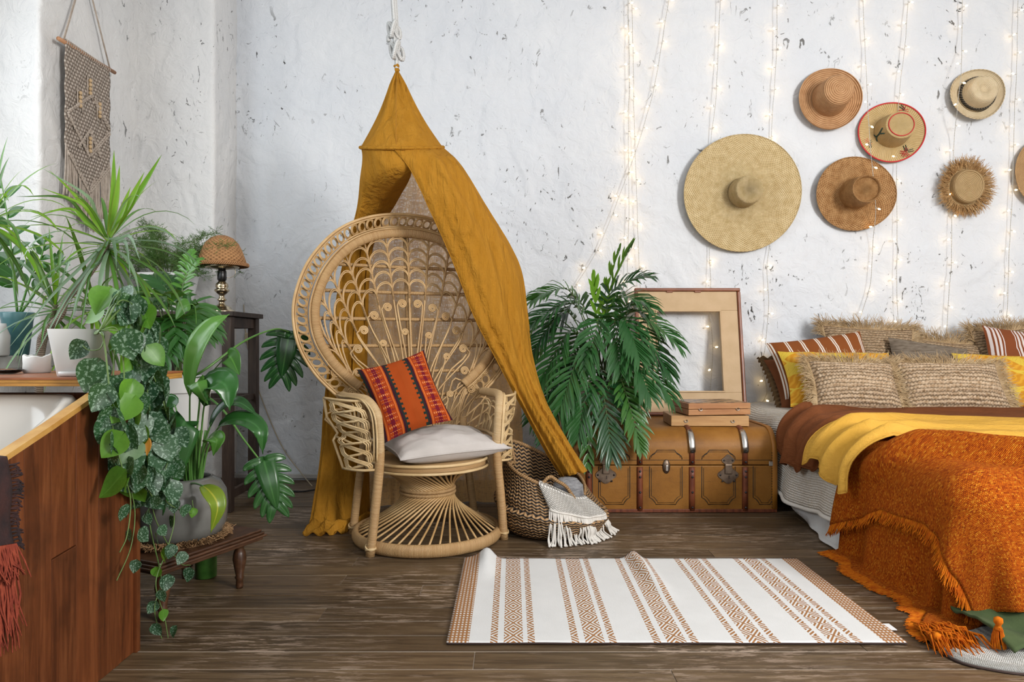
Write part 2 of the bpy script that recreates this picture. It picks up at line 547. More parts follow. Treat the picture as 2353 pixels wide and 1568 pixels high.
WRAP = wrap_mat('wrapped_cane', (0.62, 0.40, 0.19), (0.47, 0.27, 0.11), 190)
CANE = pm('peeled_cane', (0.62, 0.41, 0.19), (0.46, 0.275, 0.11), rough=0.42, nscale=9, rndv=0.10, spec=0.5)
CANE_PALE = pm('pale_cane', (0.72, 0.53, 0.29), (0.58, 0.39, 0.18), rough=0.42, nscale=9, rndv=0.10)
WRAP_PALE = wrap_mat('wrapped_pale_cane', (0.72, 0.52, 0.29), (0.58, 0.38, 0.18), 190)

# ------------------------------------------------------------------ peacock chair
ch = thing('peacock_chair', 'tall rattan peacock chair with a fan back and hourglass base', 'chair', (-0.413, 3.39, 0), R(24))
CHM = Matrix.Translation((-0.413, 3.39, 0)) @ Matrix.Rotation(R(24), 4, 'Z')
def cb(name, mb, mat, parent=None, **k):
    return mb.build(name, mat, parent or ch, world=False, **k)
def ring(r, z, n=64, ry=None, a0=0, a1=2 * math.pi, cy=0.0):
    return [Vector((r * math.cos(lerp(a0, a1, i / n)), cy + (ry or r) * math.sin(lerp(a0, a1, i / n)), z)) for i in range(n)]
# hourglass base
cb('base_ring', MB().tube(ring(0.345, 0.032, 72), 0.024, 10, closed=True, flat=(1.25, 0.8), up=(0, 0, 1)), WRAP)
cb('waist_ring', MB().tube(ring(0.130, 0.243, 48), 0.0085, 8, closed=True), WRAP)
cb('waist_ring', MB().tube(ring(0.131, 0.226, 48), 0.0085, 8, closed=True), WRAP)
NR = 44
def skirt(rb, zb, rt, zt, da, bulge):
    pts = []
    for i in range(9):
        t = i / 8
        p = Vector((rb, 0, zb)).lerp(Vector((rt * math.cos(da), rt * math.sin(da), zt)), t)
        p *= 1
        rr = math.hypot(p.x, p.y) - bulge * math.sin(math.pi * t)
        a = math.atan2(p.y, p.x)
        pts.append(Vector((rr * math.cos(a), rr * math.sin(a), p.z)))
    return pts
lo = cb('base_rod', MB().tube(skirt(0.338, 0.05, 0.127, 0.225, R(62), 0.018), 0.0052, 6), CANE)
up = cb('base_rod', MB().tube(skirt(0.262, 0.362, 0.127, 0.245, R(58), 0.014), 0.0052, 6), CANE)
for k in range(1, NR):
    M = Matrix.Rotation(2 * math.pi * k / NR, 4, 'Z')
    inst('base_rod', lo, ch, M); inst('base_rod', up, ch, M)
# seat
cb('seat', MB().lathe([(0.02, 0.388), (0.16, 0.392), (0.272, 0.398), (0.286, 0.392), (0.288, 0.362), (0.27, 0.356), (0.1, 0.358)], 56), WRAP)
cb('seat_rim', MB().tube(ring(0.292, 0.394, 64), 0.0075, 8, closed=True), CANE_PALE)
cb('seat_rim', MB().tube(ring(0.296, 0.360, 64), 0.0065, 8, closed=True), CANE_PALE)
# legs
for sx in (-1, 1):
    cb('leg', MB().tube(spline([(sx * 0.325, -0.19, 0.0), (sx * 0.305, -0.20, 0.2), (sx * 0.285, -0.20, 0.40), (sx * 0.283, -0.195, 0.52)], 14), 0.0215, 10), WRAP)
    cb('leg', MB().tube(spline([(sx * 0.325, 0.20, 0.0), (sx * 0.30, 0.21, 0.2), (sx * 0.27, 0.215, 0.42), (sx * 0.27, 0.24, 0.55)], 12), 0.0205, 10), WRAP)
    for yy, zz in ((-0.192, 0.035), (0.202, 0.035)):
        mb = MB()
        for a in (-1, 0, 1):
            c0 = Vector((sx * 0.3225, yy, zz + a * 0.007))
            mb.tube([c0 + Vector((0.0225 * math.cos(t), 0.0225 * math.sin(t), a * 0.010 * math.sin(t))) for t in [2 * math.pi * i / 16 for i in range(16)]], 0.0042, 6, closed=True)
        cb('leg_binding', mb, CANE_PALE)
# ---- fan back
OUT = [(0, 1.645), (0.2, 1.617), (0.375, 1.530), (0.515, 1.375), (0.588, 1.205), (0.603, 1.065), (0.575, 0.925), (0.50, 0.795), (0.405, 0.695), (0.345, 0.645)]
def backy(x, z):
    return 0.235 + (z - 0.4) * 0.125 - 0.16 * x * x
def bp(x, z, dy=0.0):
    return Vector((x, backy(x, z) + dy, z))
full = [(-x, z) for x, z in OUT[::-1]] + OUT[1:]
prof = [(p.x, p.y) for p in spline([(x, z, 0) for x, z in full], 161)]
def inset(d):
    """outline moved inward by d"""
    res = []
    n = len(prof)
    for i, (x, z) in enumerate(prof):
        a, b = prof[max(0, i - 1)], prof[min(n - 1, i + 1)]
        tx, tz = b[0] - a[0], b[1] - a[1]
        L = math.hypot(tx, tz)
        nx, nz_ = tz / L, -tx / L
        res.append((x + nx * d, z + nz_ * d))
    return res
for d, r in ((0.0, 0.0075), (0.012, 0.0045), (0.068, 0.0045)):
    cb('back_rim', MB().tube([bp(x, z) for x, z in inset(d)], r, 7), CANE)
cb('back_frame', MB().tube([bp(x, z, -0.004) for x, z in inset(0.104)], 0.026, 12, flat=(1.0, 0.85)), WRAP)
cb('back_frame_edge', MB().tube([bp(x, z, -0.018) for x, z in inset(0.079)], 0.0045, 6), CANE)
# chain border of flat cane loops
mid = [bp(x, z) for x, z in inset(0.040)]
acc = [0.0]
for a, b in zip(mid, mid[1:]):
    acc.append(acc[-1] + (b - a).length)
NL = 60
loop_mb = MB()
for k in range(3):
    rx, ry = 0.0250 - k * 0.0040, 0.0275 - k * 0.0040
    loop_mb.tube([Vector((rx * math.cos(t) + 0.30 * ry * math.sin(t), 0.0085 * math.cos(t), ry * math.sin(t))) for t in [2 * math.pi * i / 18 for i in range(18)]], 0.0023, 5, closed=True)
loop0 = None
for k in range(NL):
    s = (k + 0.5) / NL * acc[-1]
    i = max(j for j in range(len(acc)) if acc[j] <= s)
    i = min(i, len(mid) - 2)
    p = mid[i].lerp(mid[i + 1], (s - acc[i]) / (acc[i + 1] - acc[i]))
    t = (mid[i + 1] - mid[i]).normalized()
    yv = Vector((0, 1, 0)); yv = (yv - t * yv.dot(t)).normalized()
    zv = t.cross(yv)
    M = Matrix((t, yv, zv)).transposed().to_4x4()
    M.translation = p
    if loop0 is None:
        loop0 = cb('border_loop', loop_mb, CANE); loop0.matrix_local = M
    else:
        inst('border_loop', loop0, ch, M)
# inner opening as polar radius about the fan origin
FO = (0.0, 0.34)
inn = inset(0.126)
def rb(theta):
    best = None
    for (x0_, z0_), (x1_, z1_) in zip(inn, inn[1:]):
        a0 = math.atan2(x0_ - FO[0], z0_ - FO[1]); a1 = math.atan2(x1_ - FO[0], z1_ - FO[1])
        if min(a0, a1) <= theta <= max(a0, a1) and abs(a1 - a0) < 1:
            f = (theta - a0) / (a1 - a0 + 1e-12)
            r = lerp(math.hypot(x0_ - FO[0], z0_ - FO[1]), math.hypot(x1_ - FO[0], z1_ - FO[1]), f)
            best = max(best or 0, r)
    return best or 0.3
def pol(theta, r, dy=0.0):
    return bp(FO[0] + r * math.sin(theta), FO[1] + r * math.cos(theta), dy)
# rails behind
for z in (1.355, 1.217, 1.075, 0.935, 0.80, 0.675):
    xs = [abs(x) for x, zz in inn if abs(zz - z) < 0.02]
    w = (max(xs) if xs else 0.3) + 0.02
    cb('rail', MB().tube([bp(x, z, 0.012) for x in [lerp(-w, w, i / 12) for i in range(13)]], 0.0095, 8), WRAP)
cb('back_post', MB().tube([bp(0, z, 0.026) for z in (0.42, 0.7, 1.0, 1.3, 1.55)], 0.017, 10), WRAP)
# columns, scallops and scrolls
NC = 23
TH = [R(-64 + 128 * i / (NC - 1)) for i in range(NC)]
def spiral(c, r0, turns, a0, ex, ez, n=30):
    return [c + (ex * math.cos(a0 + 2 * math.pi * turns * t) + ez * math.sin(a0 + 2 * math.pi * turns * t)) * r0 * (1 - 0.86 * t) for t in [i / n for i in range(n + 1)]]
for i, th in enumerate(TH):
    R1 = rb(th)
    base = Vector((th * 0.235, 0.235, 0.40))
    top = pol(th, R1 + 0.005)
    dr = (pol(th, R1) - pol(th, R1 - 0.35)).normalized()
    midp = pol(th * 0.82, 0.45)
    path = spline([base, midp, pol(th, max(0.5, R1 - 0.34)), pol(th, R1 - 0.16), top], 16)
    cb('fan_rod', MB().tube(path, 0.0052, 6), CANE)
    # thickened tied column where the scallops meet
    cb('fan_column', MB().tube([pol(th, R1 - 0.33 + 0.33 * q, -0.004) for q in (0, 0.25, 0.5, 0.75, 0.97)], [0.004, 0.006, 0.007, 0.0065, 0.005], 6), WRAP)
    if i < NC - 1:
        t2 = TH[i + 1]
        rows = 5
        for k in range(rows):
            Ra, Rb_ = rb(th) - 0.035 - k * 0.054, rb(t2) - 0.035 - k * 0.054
            if min(Ra, Rb_) < 0.36:
                continue
            a, b = pol(th, Ra - 0.02), pol(t2, Rb_ - 0.02)
            hgt = (b - a).length * 0.52
            up_ = (pol((th + t2) / 2, 0.9) - pol((th + t2) / 2, 0.6)).normalized()
            mb = MB()
            for off in (0.0, 0.0085):
                mb.tube([a.lerp(b, 0.5) + (a - b) * 0.5 * math.cos(math.pi * q) * (1 - off * 8) + up_ * (hgt - off) * math.sin(math.pi * q) + Vector((0, -0.006, 0)) for q in [j / 10 for j in range(11)]], 0.0034, 5)
            cb('scallop', mb, CANE)
        # scroll with its stem
        tm = (th + t2) / 2
        Rm = rb(tm) - 0.36
        if Rm > 0.27:
            c = pol(tm, Rm, -0.010)
            ex, ez = Vector((1, 0, 0)), Vector((0, 0.12, 1)).normalized()
            sgn = 1 if tm > 0 else -1
            sp = [c + (ex * math.cos(q) * sgn + ez * math.sin(q)) * 0.0235 * (1 - 0.85 * j / 34) for j, q in enumerate([0.0 + 2 * math.pi * 2.6 * jj / 34 for jj in range(35)])]
            stem = spline([Vector((tm * 0.20, 0.23, 0.41)), pol(tm * 0.7, max(0.25, Rm * 0.5), -0.006), c + ex * sgn * 0.0235 - ez * 0.05 * 1.0, sp[0]], 14)
            cb('scroll', MB().tube(stem[:-1] + sp, 0.0047, 5), CANE)
        Rm2 = Rm - 0.150
        if 0.30 < Rm2 and i % 2 == 0:
            c = pol(tm * 0.97, Rm2, -0.012)
            sgn = -1 if tm > 0 else 1
            ex, ez = Vector((1, 0, 0)), Vector((0, 0.12, 1)).normalized()
            sp = [c + (ex * math.cos(q) * sgn + ez * math.sin(q)) * 0.0185 * (1 - 0.85 * j / 30) for j, q in enumerate([2 * math.pi * 2.4 * jj / 30 for jj in range(31)])]
            stem = spline([Vector((tm * 0.26, 0.23, 0.41)), pol(tm * 0.85, 0.26, -0.008), c + ex * sgn * 0.0185 - ez * 0.045, sp[0]], 12)
            cb('scroll', MB().tube(stem[:-1] + sp, 0.0043, 5), CANE)
# side scrolls near the lower flanks
for sx in (-1, 1):
    for z, x1 in ((0.80, 0.40), (0.90, 0.445), (0.70, 0.32)):
        c = bp(sx * x1, z, -0.008)
        sp = [c + Vector((-sx * math.cos(q), 0, math.sin(q))) * 0.024 * (1 - 0.85 * j / 32) for j, q in enumerate([math.pi * 0.5 + 2 * math.pi * 2.4 * jj / 32 for jj in range(33)])]
        stem = spline([Vector((sx * 0.20, 0.23, 0.42)), bp(sx * (x1 - 0.12), z - 0.12, -0.006), bp(sx * (x1 - 0.055), z - 0.005, -0.006), sp[0]], 12)
        cb('scroll', MB().tube(stem[:-1] + sp, 0.0045, 5), CANE)
# ---- arms with woven wings
for sx in (-1, 1):
    def A(x, y, z):
        return Vector((sx * x, y, z))
    rail = spline([A(0.283, -0.195, 0.42), A(0.286, -0.205, 0.54), A(0.297, -0.195, 0.635), A(0.325, -0.135, 0.688), A(0.352, -0.03, 0.695), A(0.372, 0.10, 0.69), A(0.372, 0.215, 0.69)], 34)
    cb('arm_frame', MB().tube(rail, [0.0205] * 10 + [0.022] * 24, 10), WRAP_PALE)
    cb('arm_edge', MB().tube([p + A(0.026, -0.004, 0.004) for p in rail], 0.005, 6), CANE_PALE)
    cb('arm_edge', MB().tube([p + A(0.016, -0.018, 0.002) for p in rail[:24]], 0.0045, 6), CANE_PALE)
    # wing surface: u from the arm post outwards, v downwards
    def wing(u, v):
        inner = interp([(0, 0.335), (0.25, 0.303), (1, 0.292)], v), interp([(0, -0.125), (0.2, -0.195), (1, -0.20)], v), lerp(0.685, 0.385, v)
        outer = interp([(0, 0.49), (0.30, 0.478), (0.58, 0.425), (0.62, 0.455), (1.0, 0.420)], v), interp([(0, 0.045), (0.6, 0.02), (1, -0.06)], v), interp([(0, 0.694), (0.6, 0.515), (1, 0.378)], v)
        p = Vector(inner).lerp(Vector(outer), u)
        p.y -= 0.035 * math.sin(math.pi * u)
        p.x += 0.012 * math.sin(math.pi * u)
        return A(*p)
    cb('wing_edge', MB().tube([wing(1, v / 20) for v in range(21)], 0.0065, 6).tube([wing(u / 10, 0) for u in range(11)], 0.0065, 6).tube([wing(u / 10, 1) for u in range(11)], 0.0065, 6), CANE_PALE)
    cb('wing_brace', MB().tube([wing(0.1, 0.60), wing(0.5, 0.64) , wing(1.0, 0.60)], 0.0055, 6), CANE_PALE)
    for k in range(3):
        mb = MB()
        for j in (-1, 0, 1):
            pts = []
            for q in range(41):
                v = q / 40
                ph = 2 * math.pi * 2.1 * v + k * 2 * math.pi / 3
                u = 0.5 + 0.38 * math.sin(ph) + 0.06 * math.sin(3 * ph)
                p = wing(min(0.98, max(0.03, u + j * 0.046)), min(0.985, max(0.015, v + j * 0.012)))
                p.y += 0.007 * math.cos(ph * 2 + k * 1.6)
                pts.append(p)
            mb.tube(pts, 0.0040, 5)
        cb('wing_strand', mb, CANE_PALE)
    # open scrollwork between the arm and the seat
    cb('arm_stretcher', MB().tube([A(0.285, -0.19, 0.50), A(0.315, 0.0, 0.50), A(0.30, 0.2, 0.50)], 0.009, 7), WRAP_PALE)
    for (y, z, r) in ((-0.10, 0.62, 0.045), (0.00, 0.62, 0.045), (0.10, 0.62, 0.045), (-0.05, 0.56, 0.04), (0.05, 0.56, 0.04)):
        pts = [A(0.318 + (z - 0.5) * 0.25, y + r * math.cos(q), z + r * math.sin(q) - 0.01) for q in [math.pi * j / 10 for j in range(11)]]
        pts = [A(0.318, y + r, 0.50)] + pts + [A(0.318, y - r, 0.50)]
        cb('arm_scroll', MB().tube(pts, 0.0045, 5), CANE_PALE)
# ------------------------------------------------------------------ mustard canopy on a rope
def cloth_mat(name, c1, c2, thr=180.0, bump=0.35, transl=0.3, alpha=1.0, wr=(3.0, 1.0, 0.5), wrs=6.0, rough=0.85, wrb=0.5, sheen=0.0):
    """woven cloth: fine thread bump, soft wrinkles, some light passing through"""
    m, nt, out = newmat(name)
    v = coords(nt, 'Object')
    n = noisef(nt, coords(nt, 'Object', wr), wrs, 5, 0.6, 0.5)
    c = ramp(nt, n, [(0.3, c1), (0.7, c2)])
    th = mth(nt, 'ADD', noisef(nt, coords(nt, 'Object', (1, 1, 0.15)), thr, 1), noisef(nt, coords(nt, 'Object', (0.15, 0.15, 1)), thr, 1))
    h = mth(nt, 'ADD', mth(nt, 'MULTIPLY', n, 3.0), mth(nt, 'MULTIPLY', th, 0.22))
    p = princ(nt, out, col=c, rough=rough, spec=0.2, sheen=sheen, nrm=bumpn(nt, h, wrb, 0.012))
    sh = p
    if transl:
        sh = add_translucent(nt, out, p, c, transl)
    if alpha < 1.0:
        tr = node(nt, 'ShaderNodeBsdfTransparent')
        a = ramp(nt, th, [(0.75, max(0.0, alpha - 0.12)), (1.2, min(1.0, alpha + 0.12))])
        mx = node(nt, 'ShaderNodeMixShader', {'Fac': a, 1: tr.outputs[0], 2: sh.outputs[0]})
        nt.links.new(mx.outputs[0], out.inputs[0])
    return m
MUST = cloth_mat('mustard_muslin', (0.58, 0.265, 0.022), (0.64, 0.31, 0.035), wr=(3.2, 3.2, 0.6), wrs=8.0, wrb=0.85)
MUST_SHEER = cloth_mat('mustard_muslin_single', (0.68, 0.39, 0.14), (0.74, 0.45, 0.19), alpha=0.78, transl=0.45, wr=(5, 5, 0.5), wrs=5.0)
CC = Vector((W(924, 320, 3.66).x, 3.66, 1.985))
APEX = Vector((W(912, 160, 3.64).x, 3.64, 2.395))
HR = 0.214
def hoop(a, r=HR):
    # a = 0 towards the camera, positive to the picture's right
    p = Vector((r * math.sin(a), -r * math.cos(a), 0))
    return CC + Vector((p.x, p.y, p.y * 0.30))          # front dips
can = thing('bed_canopy', 'mustard muslin canopy with a pointed top hanging over the rattan chair', 'canopy', (CC.x, CC.y, 0))
P = []
for i in range(19):
    t = i / 18
    row = []
    for k in range(72):
        a = 2 * math.pi * k / 72
        e = hoop(a)
        s = t ** 0.86
        p = APEX.lerp(e, s)
        sag = 0.018 * math.sin(math.pi * t)
        p += (CC - e).normalized() * sag
        f = (1 - t) ** 0.6 * 0.010 * math.sin(a * 9 + 1) * min(1, t * 7)
        p += (e - CC).normalized() * f
        row.append(p)
    P.append(row)
MB().grid(P, closeu=True).build('canopy_cone', MUST, can, solid=0.0012)
MB().tube([hoop(2 * math.pi * k / 64, HR + 0.002) for k in range(64)], 0.0095, 8, closed=True).build('canopy_hoop', MUST, can)
MB().lathe([(0.004, -0.025), (0.013, -0.012), (0.010, 0.0), (0.016, 0.012), (0.009, 0.024)], 14, APEX, rfun=lambda a, t: 1 + 0.25 * math.sin(a * 3 + t * 6)).build('knotted_tip', MUST, can)
MB().tube([APEX.lerp(hoop(0.02), t) + Vector((0, -0.016 * math.sin(math.pi * t) + 0.004, 0)) for t in [i / 14 for i in range(2, 15)]], 0.0016, 5).build('seam', pm('dark_seam', (0.40, 0.17, 0.015), rough=0.9), can)  # seam line in a darker mustard

def drape(name, rows, n, m, folds, mat, solid=0.0012, ph=0.0, fdir=(0.25, -1, 0), hem=0.0, bend=1.0):
    """rows: list of (t, [points across]); cloth lofted through the rows; folds(t,u) -> metres along fdir"""
    cross = [spline(pts, m) for _, pts in rows]
    ts = [t for t, _ in rows]
    fd = Vector(fdir).normalized()
    cols_ = []
    for j in range(m):
        cols_.append(spline([c[j] for c in cross], 400))
    P = []
    for i in range(n):
        t = i / (n - 1)
        # map t through row parameters
        k = 0
        while k < len(ts) - 2 and t > ts[k + 1]:
            k += 1
        g = (k + (t - ts[k]) / (ts[k + 1] - ts[k])) / (len(ts) - 1)
        idx = min(399, max(0, int(round(g * 399))))
        row = []
        for j in range(m):
            u = j / (m - 1)
            p = cols_[j][idx] + fd * folds(t, u)
            row.append(p)
        P.append(row)
    mb = MB().grid(P)
    return mb.build(name, mat, can, solid=solid), P

# right-hand drape: over the chair's shoulder and down into the basket
def q(x, y, d):
    return W(x, y, d)
rowsR = [
    (0.00, [hoop(-0.03), hoop(0.42), hoop(0.9), hoop(1.35), hoop(1.65)]),
    (0.10, [q(944, 392, 3.46), q(985, 385, 3.44), q(1020, 380, 3.46), q(1045, 378, 3.53), q(1058, 376, 3.60)]),
    (0.22, [q(985, 478, 3.48), q(1030, 472, 3.45), q(1070, 468, 3.50), q(1098, 465, 3.60), q(1112, 462, 3.70)]),
    (0.38, [q(1041, 604, 3.55), q(1090, 604, 3.53), q(1135, 604, 3.62), q(1170, 604, 3.74), q(1193, 603, 3.88)]),
    (0.52, [q(1090, 730, 3.60), q(1130, 728, 3.60), q(1165, 725, 3.68), q(1195, 722, 3.78), q(1214, 720, 3.90)]),
    (0.66, [q(1146, 838, 3.70), q(1170, 832, 3.69), q(1190, 826, 3.73), q(1210, 822, 3.80), q(1226, 818, 3.88)]),
    (0.80, [q(1198, 935, 3.74), q(1212, 930, 3.70), q(1228, 925, 3.70), q(1245, 922, 3.73), q(1256, 920, 3.78)]),
    (0.92, [q(1250, 1032, 3.62), q(1264, 1026, 3.57), q(1282, 1020, 3.56), q(1300, 1018, 3.58), q(1308, 1015, 3.60)]),
    (1.00, [q(1290, 1097, 3.56), q(1302, 1094, 3.50), q(1322, 1090, 3.47), q(1340, 1086, 3.47), q(1352, 1084, 3.50)]),
]
def fR(t, u):
    a = 0.016 * sstep(0.0, 0.12, t) * (1 - 0.25 * t)
    return a * (math.sin(u * 17 + 1.5 * t + 0.6 * math.sin(t * 5)) * (0.5 + 0.5 * t) + 0.6 * math.sin(u * 31 - 2.5 * t + 1.0) * (0.25 + t * 0.7) + 0.35 * nz(u * 4, t * 9)) + 0.004 * nz(u * 14, t * 30)
oR, PR = drape('drape', rowsR, 110, 70, fR, MUST)
MB().tube([r[0] + Vector((0, -0.001, 0)) for r in PR], 0.0032, 6).build('hem', MUST, can)

# left-hand drape: swept behind the chair and pooled on the floor
rowsL = [
    (0.00, [hoop(0.10), hoop(-0.5), hoop(-1.1), hoop(-1.7), hoop(-2.3), hoop(-2.9)]),
    (0.07, [q(946, 395, 3.50), q(908, 396, 3.47), q(868, 398, 3.50), q(830, 400, 3.62), q(838, 400, 3.76), q(872, 400, 3.86)]),
    (0.15, [q(915, 462, 3.80), q(890, 468, 3.76), q(856, 474, 3.72), q(822, 478, 3.74), q(828, 480, 3.84), q(858, 480, 3.92)]),
    (0.26, [q(862, 560, 3.93), q(848, 562, 3.90), q(826, 566, 3.86), q(797, 570, 3.80), q(808, 570, 3.90), q(842, 570, 3.97)]),
    (0.42, [q(850, 700, 3.94), q(832, 700, 3.90), q(806, 700, 3.84), q(772, 700, 3.78), q(786, 700, 3.88), q(825, 700, 3.97)]),
    (0.62, [q(846, 880, 3.88), q(828, 880, 3.80), q(796, 880, 3.74), q(754, 880, 3.69), q(772, 880, 3.80), q(815, 880, 3.92)]),
    (0.82, [q(850, 1060, 3.86), q(826, 1062, 3.74), q(786, 1064, 3.66), q(736, 1066, 3.60), q(760, 1064, 3.72), q(812, 1062, 3.88)]),
    (0.95, [q(852, 1168, 3.82), q(828, 1184, 3.66), q(780, 1196, 3.56), q(716, 1200, 3.50), q(742, 1186, 3.62), q(806, 1168, 3.80)]),
    (1.00, [Vector((W(850, 0, 3.78).x, 3.78, 0.012)), Vector((W(828, 0, 3.60).x, 3.60, 0.012)), Vector((W(776, 0, 3.49).x, 3.49, 0.012)), Vector((W(708, 0, 3.44).x, 3.44, 0.012)), Vector((W(735, 0, 3.58).x, 3.58, 0.012)), Vector((W(805, 0, 3.76).x, 3.76, 0.012))],),
]
def fL(t, u):
    a = 0.026 * sstep(0.0, 0.2, t) * (0.8 + 0.5 * t)
    return a * (math.sin(u * 27 + 2.0 * t) + 0.5 * math.sin(u * 49 + 1 - 3 * t)) * (0.6 + 0.4 * nz(u * 3, t * 4)) + 0.012 * t * nz(u * 9, t * 14)
oL, PL_ = drape('drape', rowsL, 120, 110, fL, MUST, fdir=(-0.45, -1, 0))
# ruffled pool of cloth at the floor
P = []
for i in range(9):
    t = i / 8
    row = []
    for j in range(100):
        u = j / 99
        c = spline([W(712, 0, 3.43), W(760, 0, 3.42), W(806, 0, 3.47), W(850, 0, 3.62), W(862, 0, 3.78)], 100)[j]
        rr = 0.028 + 0.05 * t
        p = Vector((c.x - 0.03 * t, c.y - 0.055 * t + 0.02, 0))
        p.z = max(0.004, 0.055 * (1 - t) ** 1.5 + 0.012 + 0.011 * math.sin(u * 40 + t * 3) * (0.4 + t) + 0.01 * nz(u * 12, t * 3))
        p.y += 0.010 * math.sin(u * 33 + 2) * t
        row.append(p)
    P.append(row)
MB().grid(P).build('pooled_hem', MUST, can, solid=0.0015)
# sheer panel behind the chair
rowsB = [
    (0.0, [hoop(-2.9), hoop(3.1), hoop(2.7), hoop(2.2), hoop(1.65)]),
    (0.3, [q(845, 640, 3.98), q(905, 640, 4.03), q(965, 640, 4.06), q(1040, 640, 4.08), q(1110, 640, 4.06)]),
    (0.6, [q(840, 880, 3.98), q(920, 880, 4.05), q(1000, 880, 4.10), q(1100, 880, 4.12), q(1190, 880, 4.08)]),
    (1.0, [Vector((W(846, 0, 3.95).x, 3.95, 0.006)), Vector((W(930, 0, 4.05).x, 4.05, 0.006)), Vector((W(1020, 0, 4.1).x, 4.1, 0.006)), Vector((W(1120, 0, 4.1).x, 4.1, 0.006)), Vector((W(1205, 0, 4.05).x, 4.05, 0.006))]),
]
drape('sheer_panel', rowsB, 70, 120, lambda t, u: 0.016 * sstep(0, 0.2, t) * (math.sin(u * 34 + t) + 0.5 * math.sin(u * 61 + 2 * t)), MUST_SHEER, solid=0.0, fdir=(0, -1, 0))

# ---- white rope with two knots
ROPEM = None
def rope_mat(name, c1, c2, freq, depth=0.6):
    m, nt, out = newmat(name)
    tc = node(nt, 'ShaderNodeTexCoord')
    sep = node(nt, 'ShaderNodeSeparateXYZ', {0: tc.outputs['UV']})
    a = mth(nt, 'SINE', mth(nt, 'ADD', mth(nt, 'MULTIPLY', sep.outputs[1], freq), mth(nt, 'MULTIPLY', sep.outputs[0], 12.566)))
    b = mth(nt, 'SINE', mth(nt, 'SUBTRACT', mth(nt, 'MULTIPLY', sep.outputs[1], freq), mth(nt, 'MULTIPLY', sep.outputs[0], 12.566)))
    h = mth(nt, 'MULTIPLY_ADD', mth(nt, 'MULTIPLY', a, b), 0.5, 0.5)
    princ(nt, out, col=mix(nt, h, c1, c2), rough=0.8, spec=0.2, nrm=bumpn(nt, h, depth, 0.004))
    return m
ROPEM = rope_mat('white_braided_rope', (0.45, 0.45, 0.44), (0.82, 0.82, 0.81), 420)
rp = thing('hanging_rope', 'white braided rope with two knots above the mustard canopy', 'rope', APEX)
RD = 3.64
sp = spline([W(902, -60, RD), W(903, 0, RD), W(906, 50, RD), W(906, 80, RD), W(910, 110, RD), W(912, 150, RD), W(912, 158, RD)], 30)
MB().tube(sp, 0.0125, 8).build('rope_strand', ROPEM, rp)
MB().tube([p + Vector((0.011, 0.004, 0)) for p in sp[:18]], 0.0105, 8).build('rope_strand', ROPEM, rp)
MB().tube([W(902, -60, RD), W(903, -200, RD), W(903, -345, RD)], 0.013, 8).build('rope_strand', ROPEM, rp)
for cx_, cy_, s in ((905, 70, 1.0), (911, 118, 1.1)):
    c = W(cx_, cy_, RD)
    pts = []
    for i in range(46):
        t = 2 * math.pi * i / 46
        # trefoil-like knot
        pts.append(c + Vector((0.013 * (math.sin(t) + 1.6 * math.sin(2 * t)), 0.013 * (math.cos(t) - 1.6 * math.cos(2 * t)), -0.034 * math.sin(3 * t) - 0.010 * math.sin(t))) * s)
    MB().tube(pts, 0.0115, 8, closed=True).build('knot', ROPEM, rp)
MB().tube(spline([W(900, 78, RD), W(893, 84, RD), W(894, 95, RD)], 6), [0.011, 0.011, 0.011, 0.012, 0.013, 0.014], 7).build('rope_end', ROPEM, rp)
# ------------------------------------------------------------------ pillow builder
def pillow_pts(w, h, th, n=22, pinch=0.12, sag=0.0, seed=0.0, power=0.42):
    """front and back grids of a cushion lying in its x-z plane, y = thickness"""
    fr, bk = [], []
    for i in range(n + 1):
        v = -1 + 2 * i / n
        ra, rb_ = [], []
        for j in range(n + 1):
            u = -1 + 2 * j / n
            x = u * w / 2 * (1 - pinch * (1 - abs(u) ** 2 * 0) * (1 - v * v) * 0.0 - pinch * 0.55 * (1 - (v * v)) * abs(u) ** 2)
            z = v * h / 2 * (1 - pinch * 0.55 * (1 - u * u) * abs(v) ** 2)
            t = (max(0.0, 1 - u ** 4) * max(0.0, 1 - v ** 4)) ** power * (0.62 + 0.38 * (1 - u * u) * (1 - v * v))
            k = 1 + 0.10 * nz(u * 2 + seed, v * 2)
            wr = (0.012 * nz(u * 3.3 + seed, v * 3.3 - seed) + 0.006 * nz(u * 8 + seed, v * 8)) * t
            y = th / 2 * t * k
            dz = -sag * (1 - v) * 0.5 * t
            ra.append(Vector((x, -y - wr, z + dz))); rb_.append(Vector((x, y, z + dz)))
        fr.append(ra); bk.append(rb_)
    return fr, bk
def orient(c, right, up_):
    """matrix whose x axis = right, z axis ~ up, centred on c"""
    x = Vector(right).normalized(); z = Vector(up_); z = (z - x * z.dot(x)).normalized(); y = z.cross(x)
    M = Matrix((x, y, z)).transposed().to_4x4(); M.translation = Vector(c)
    return M
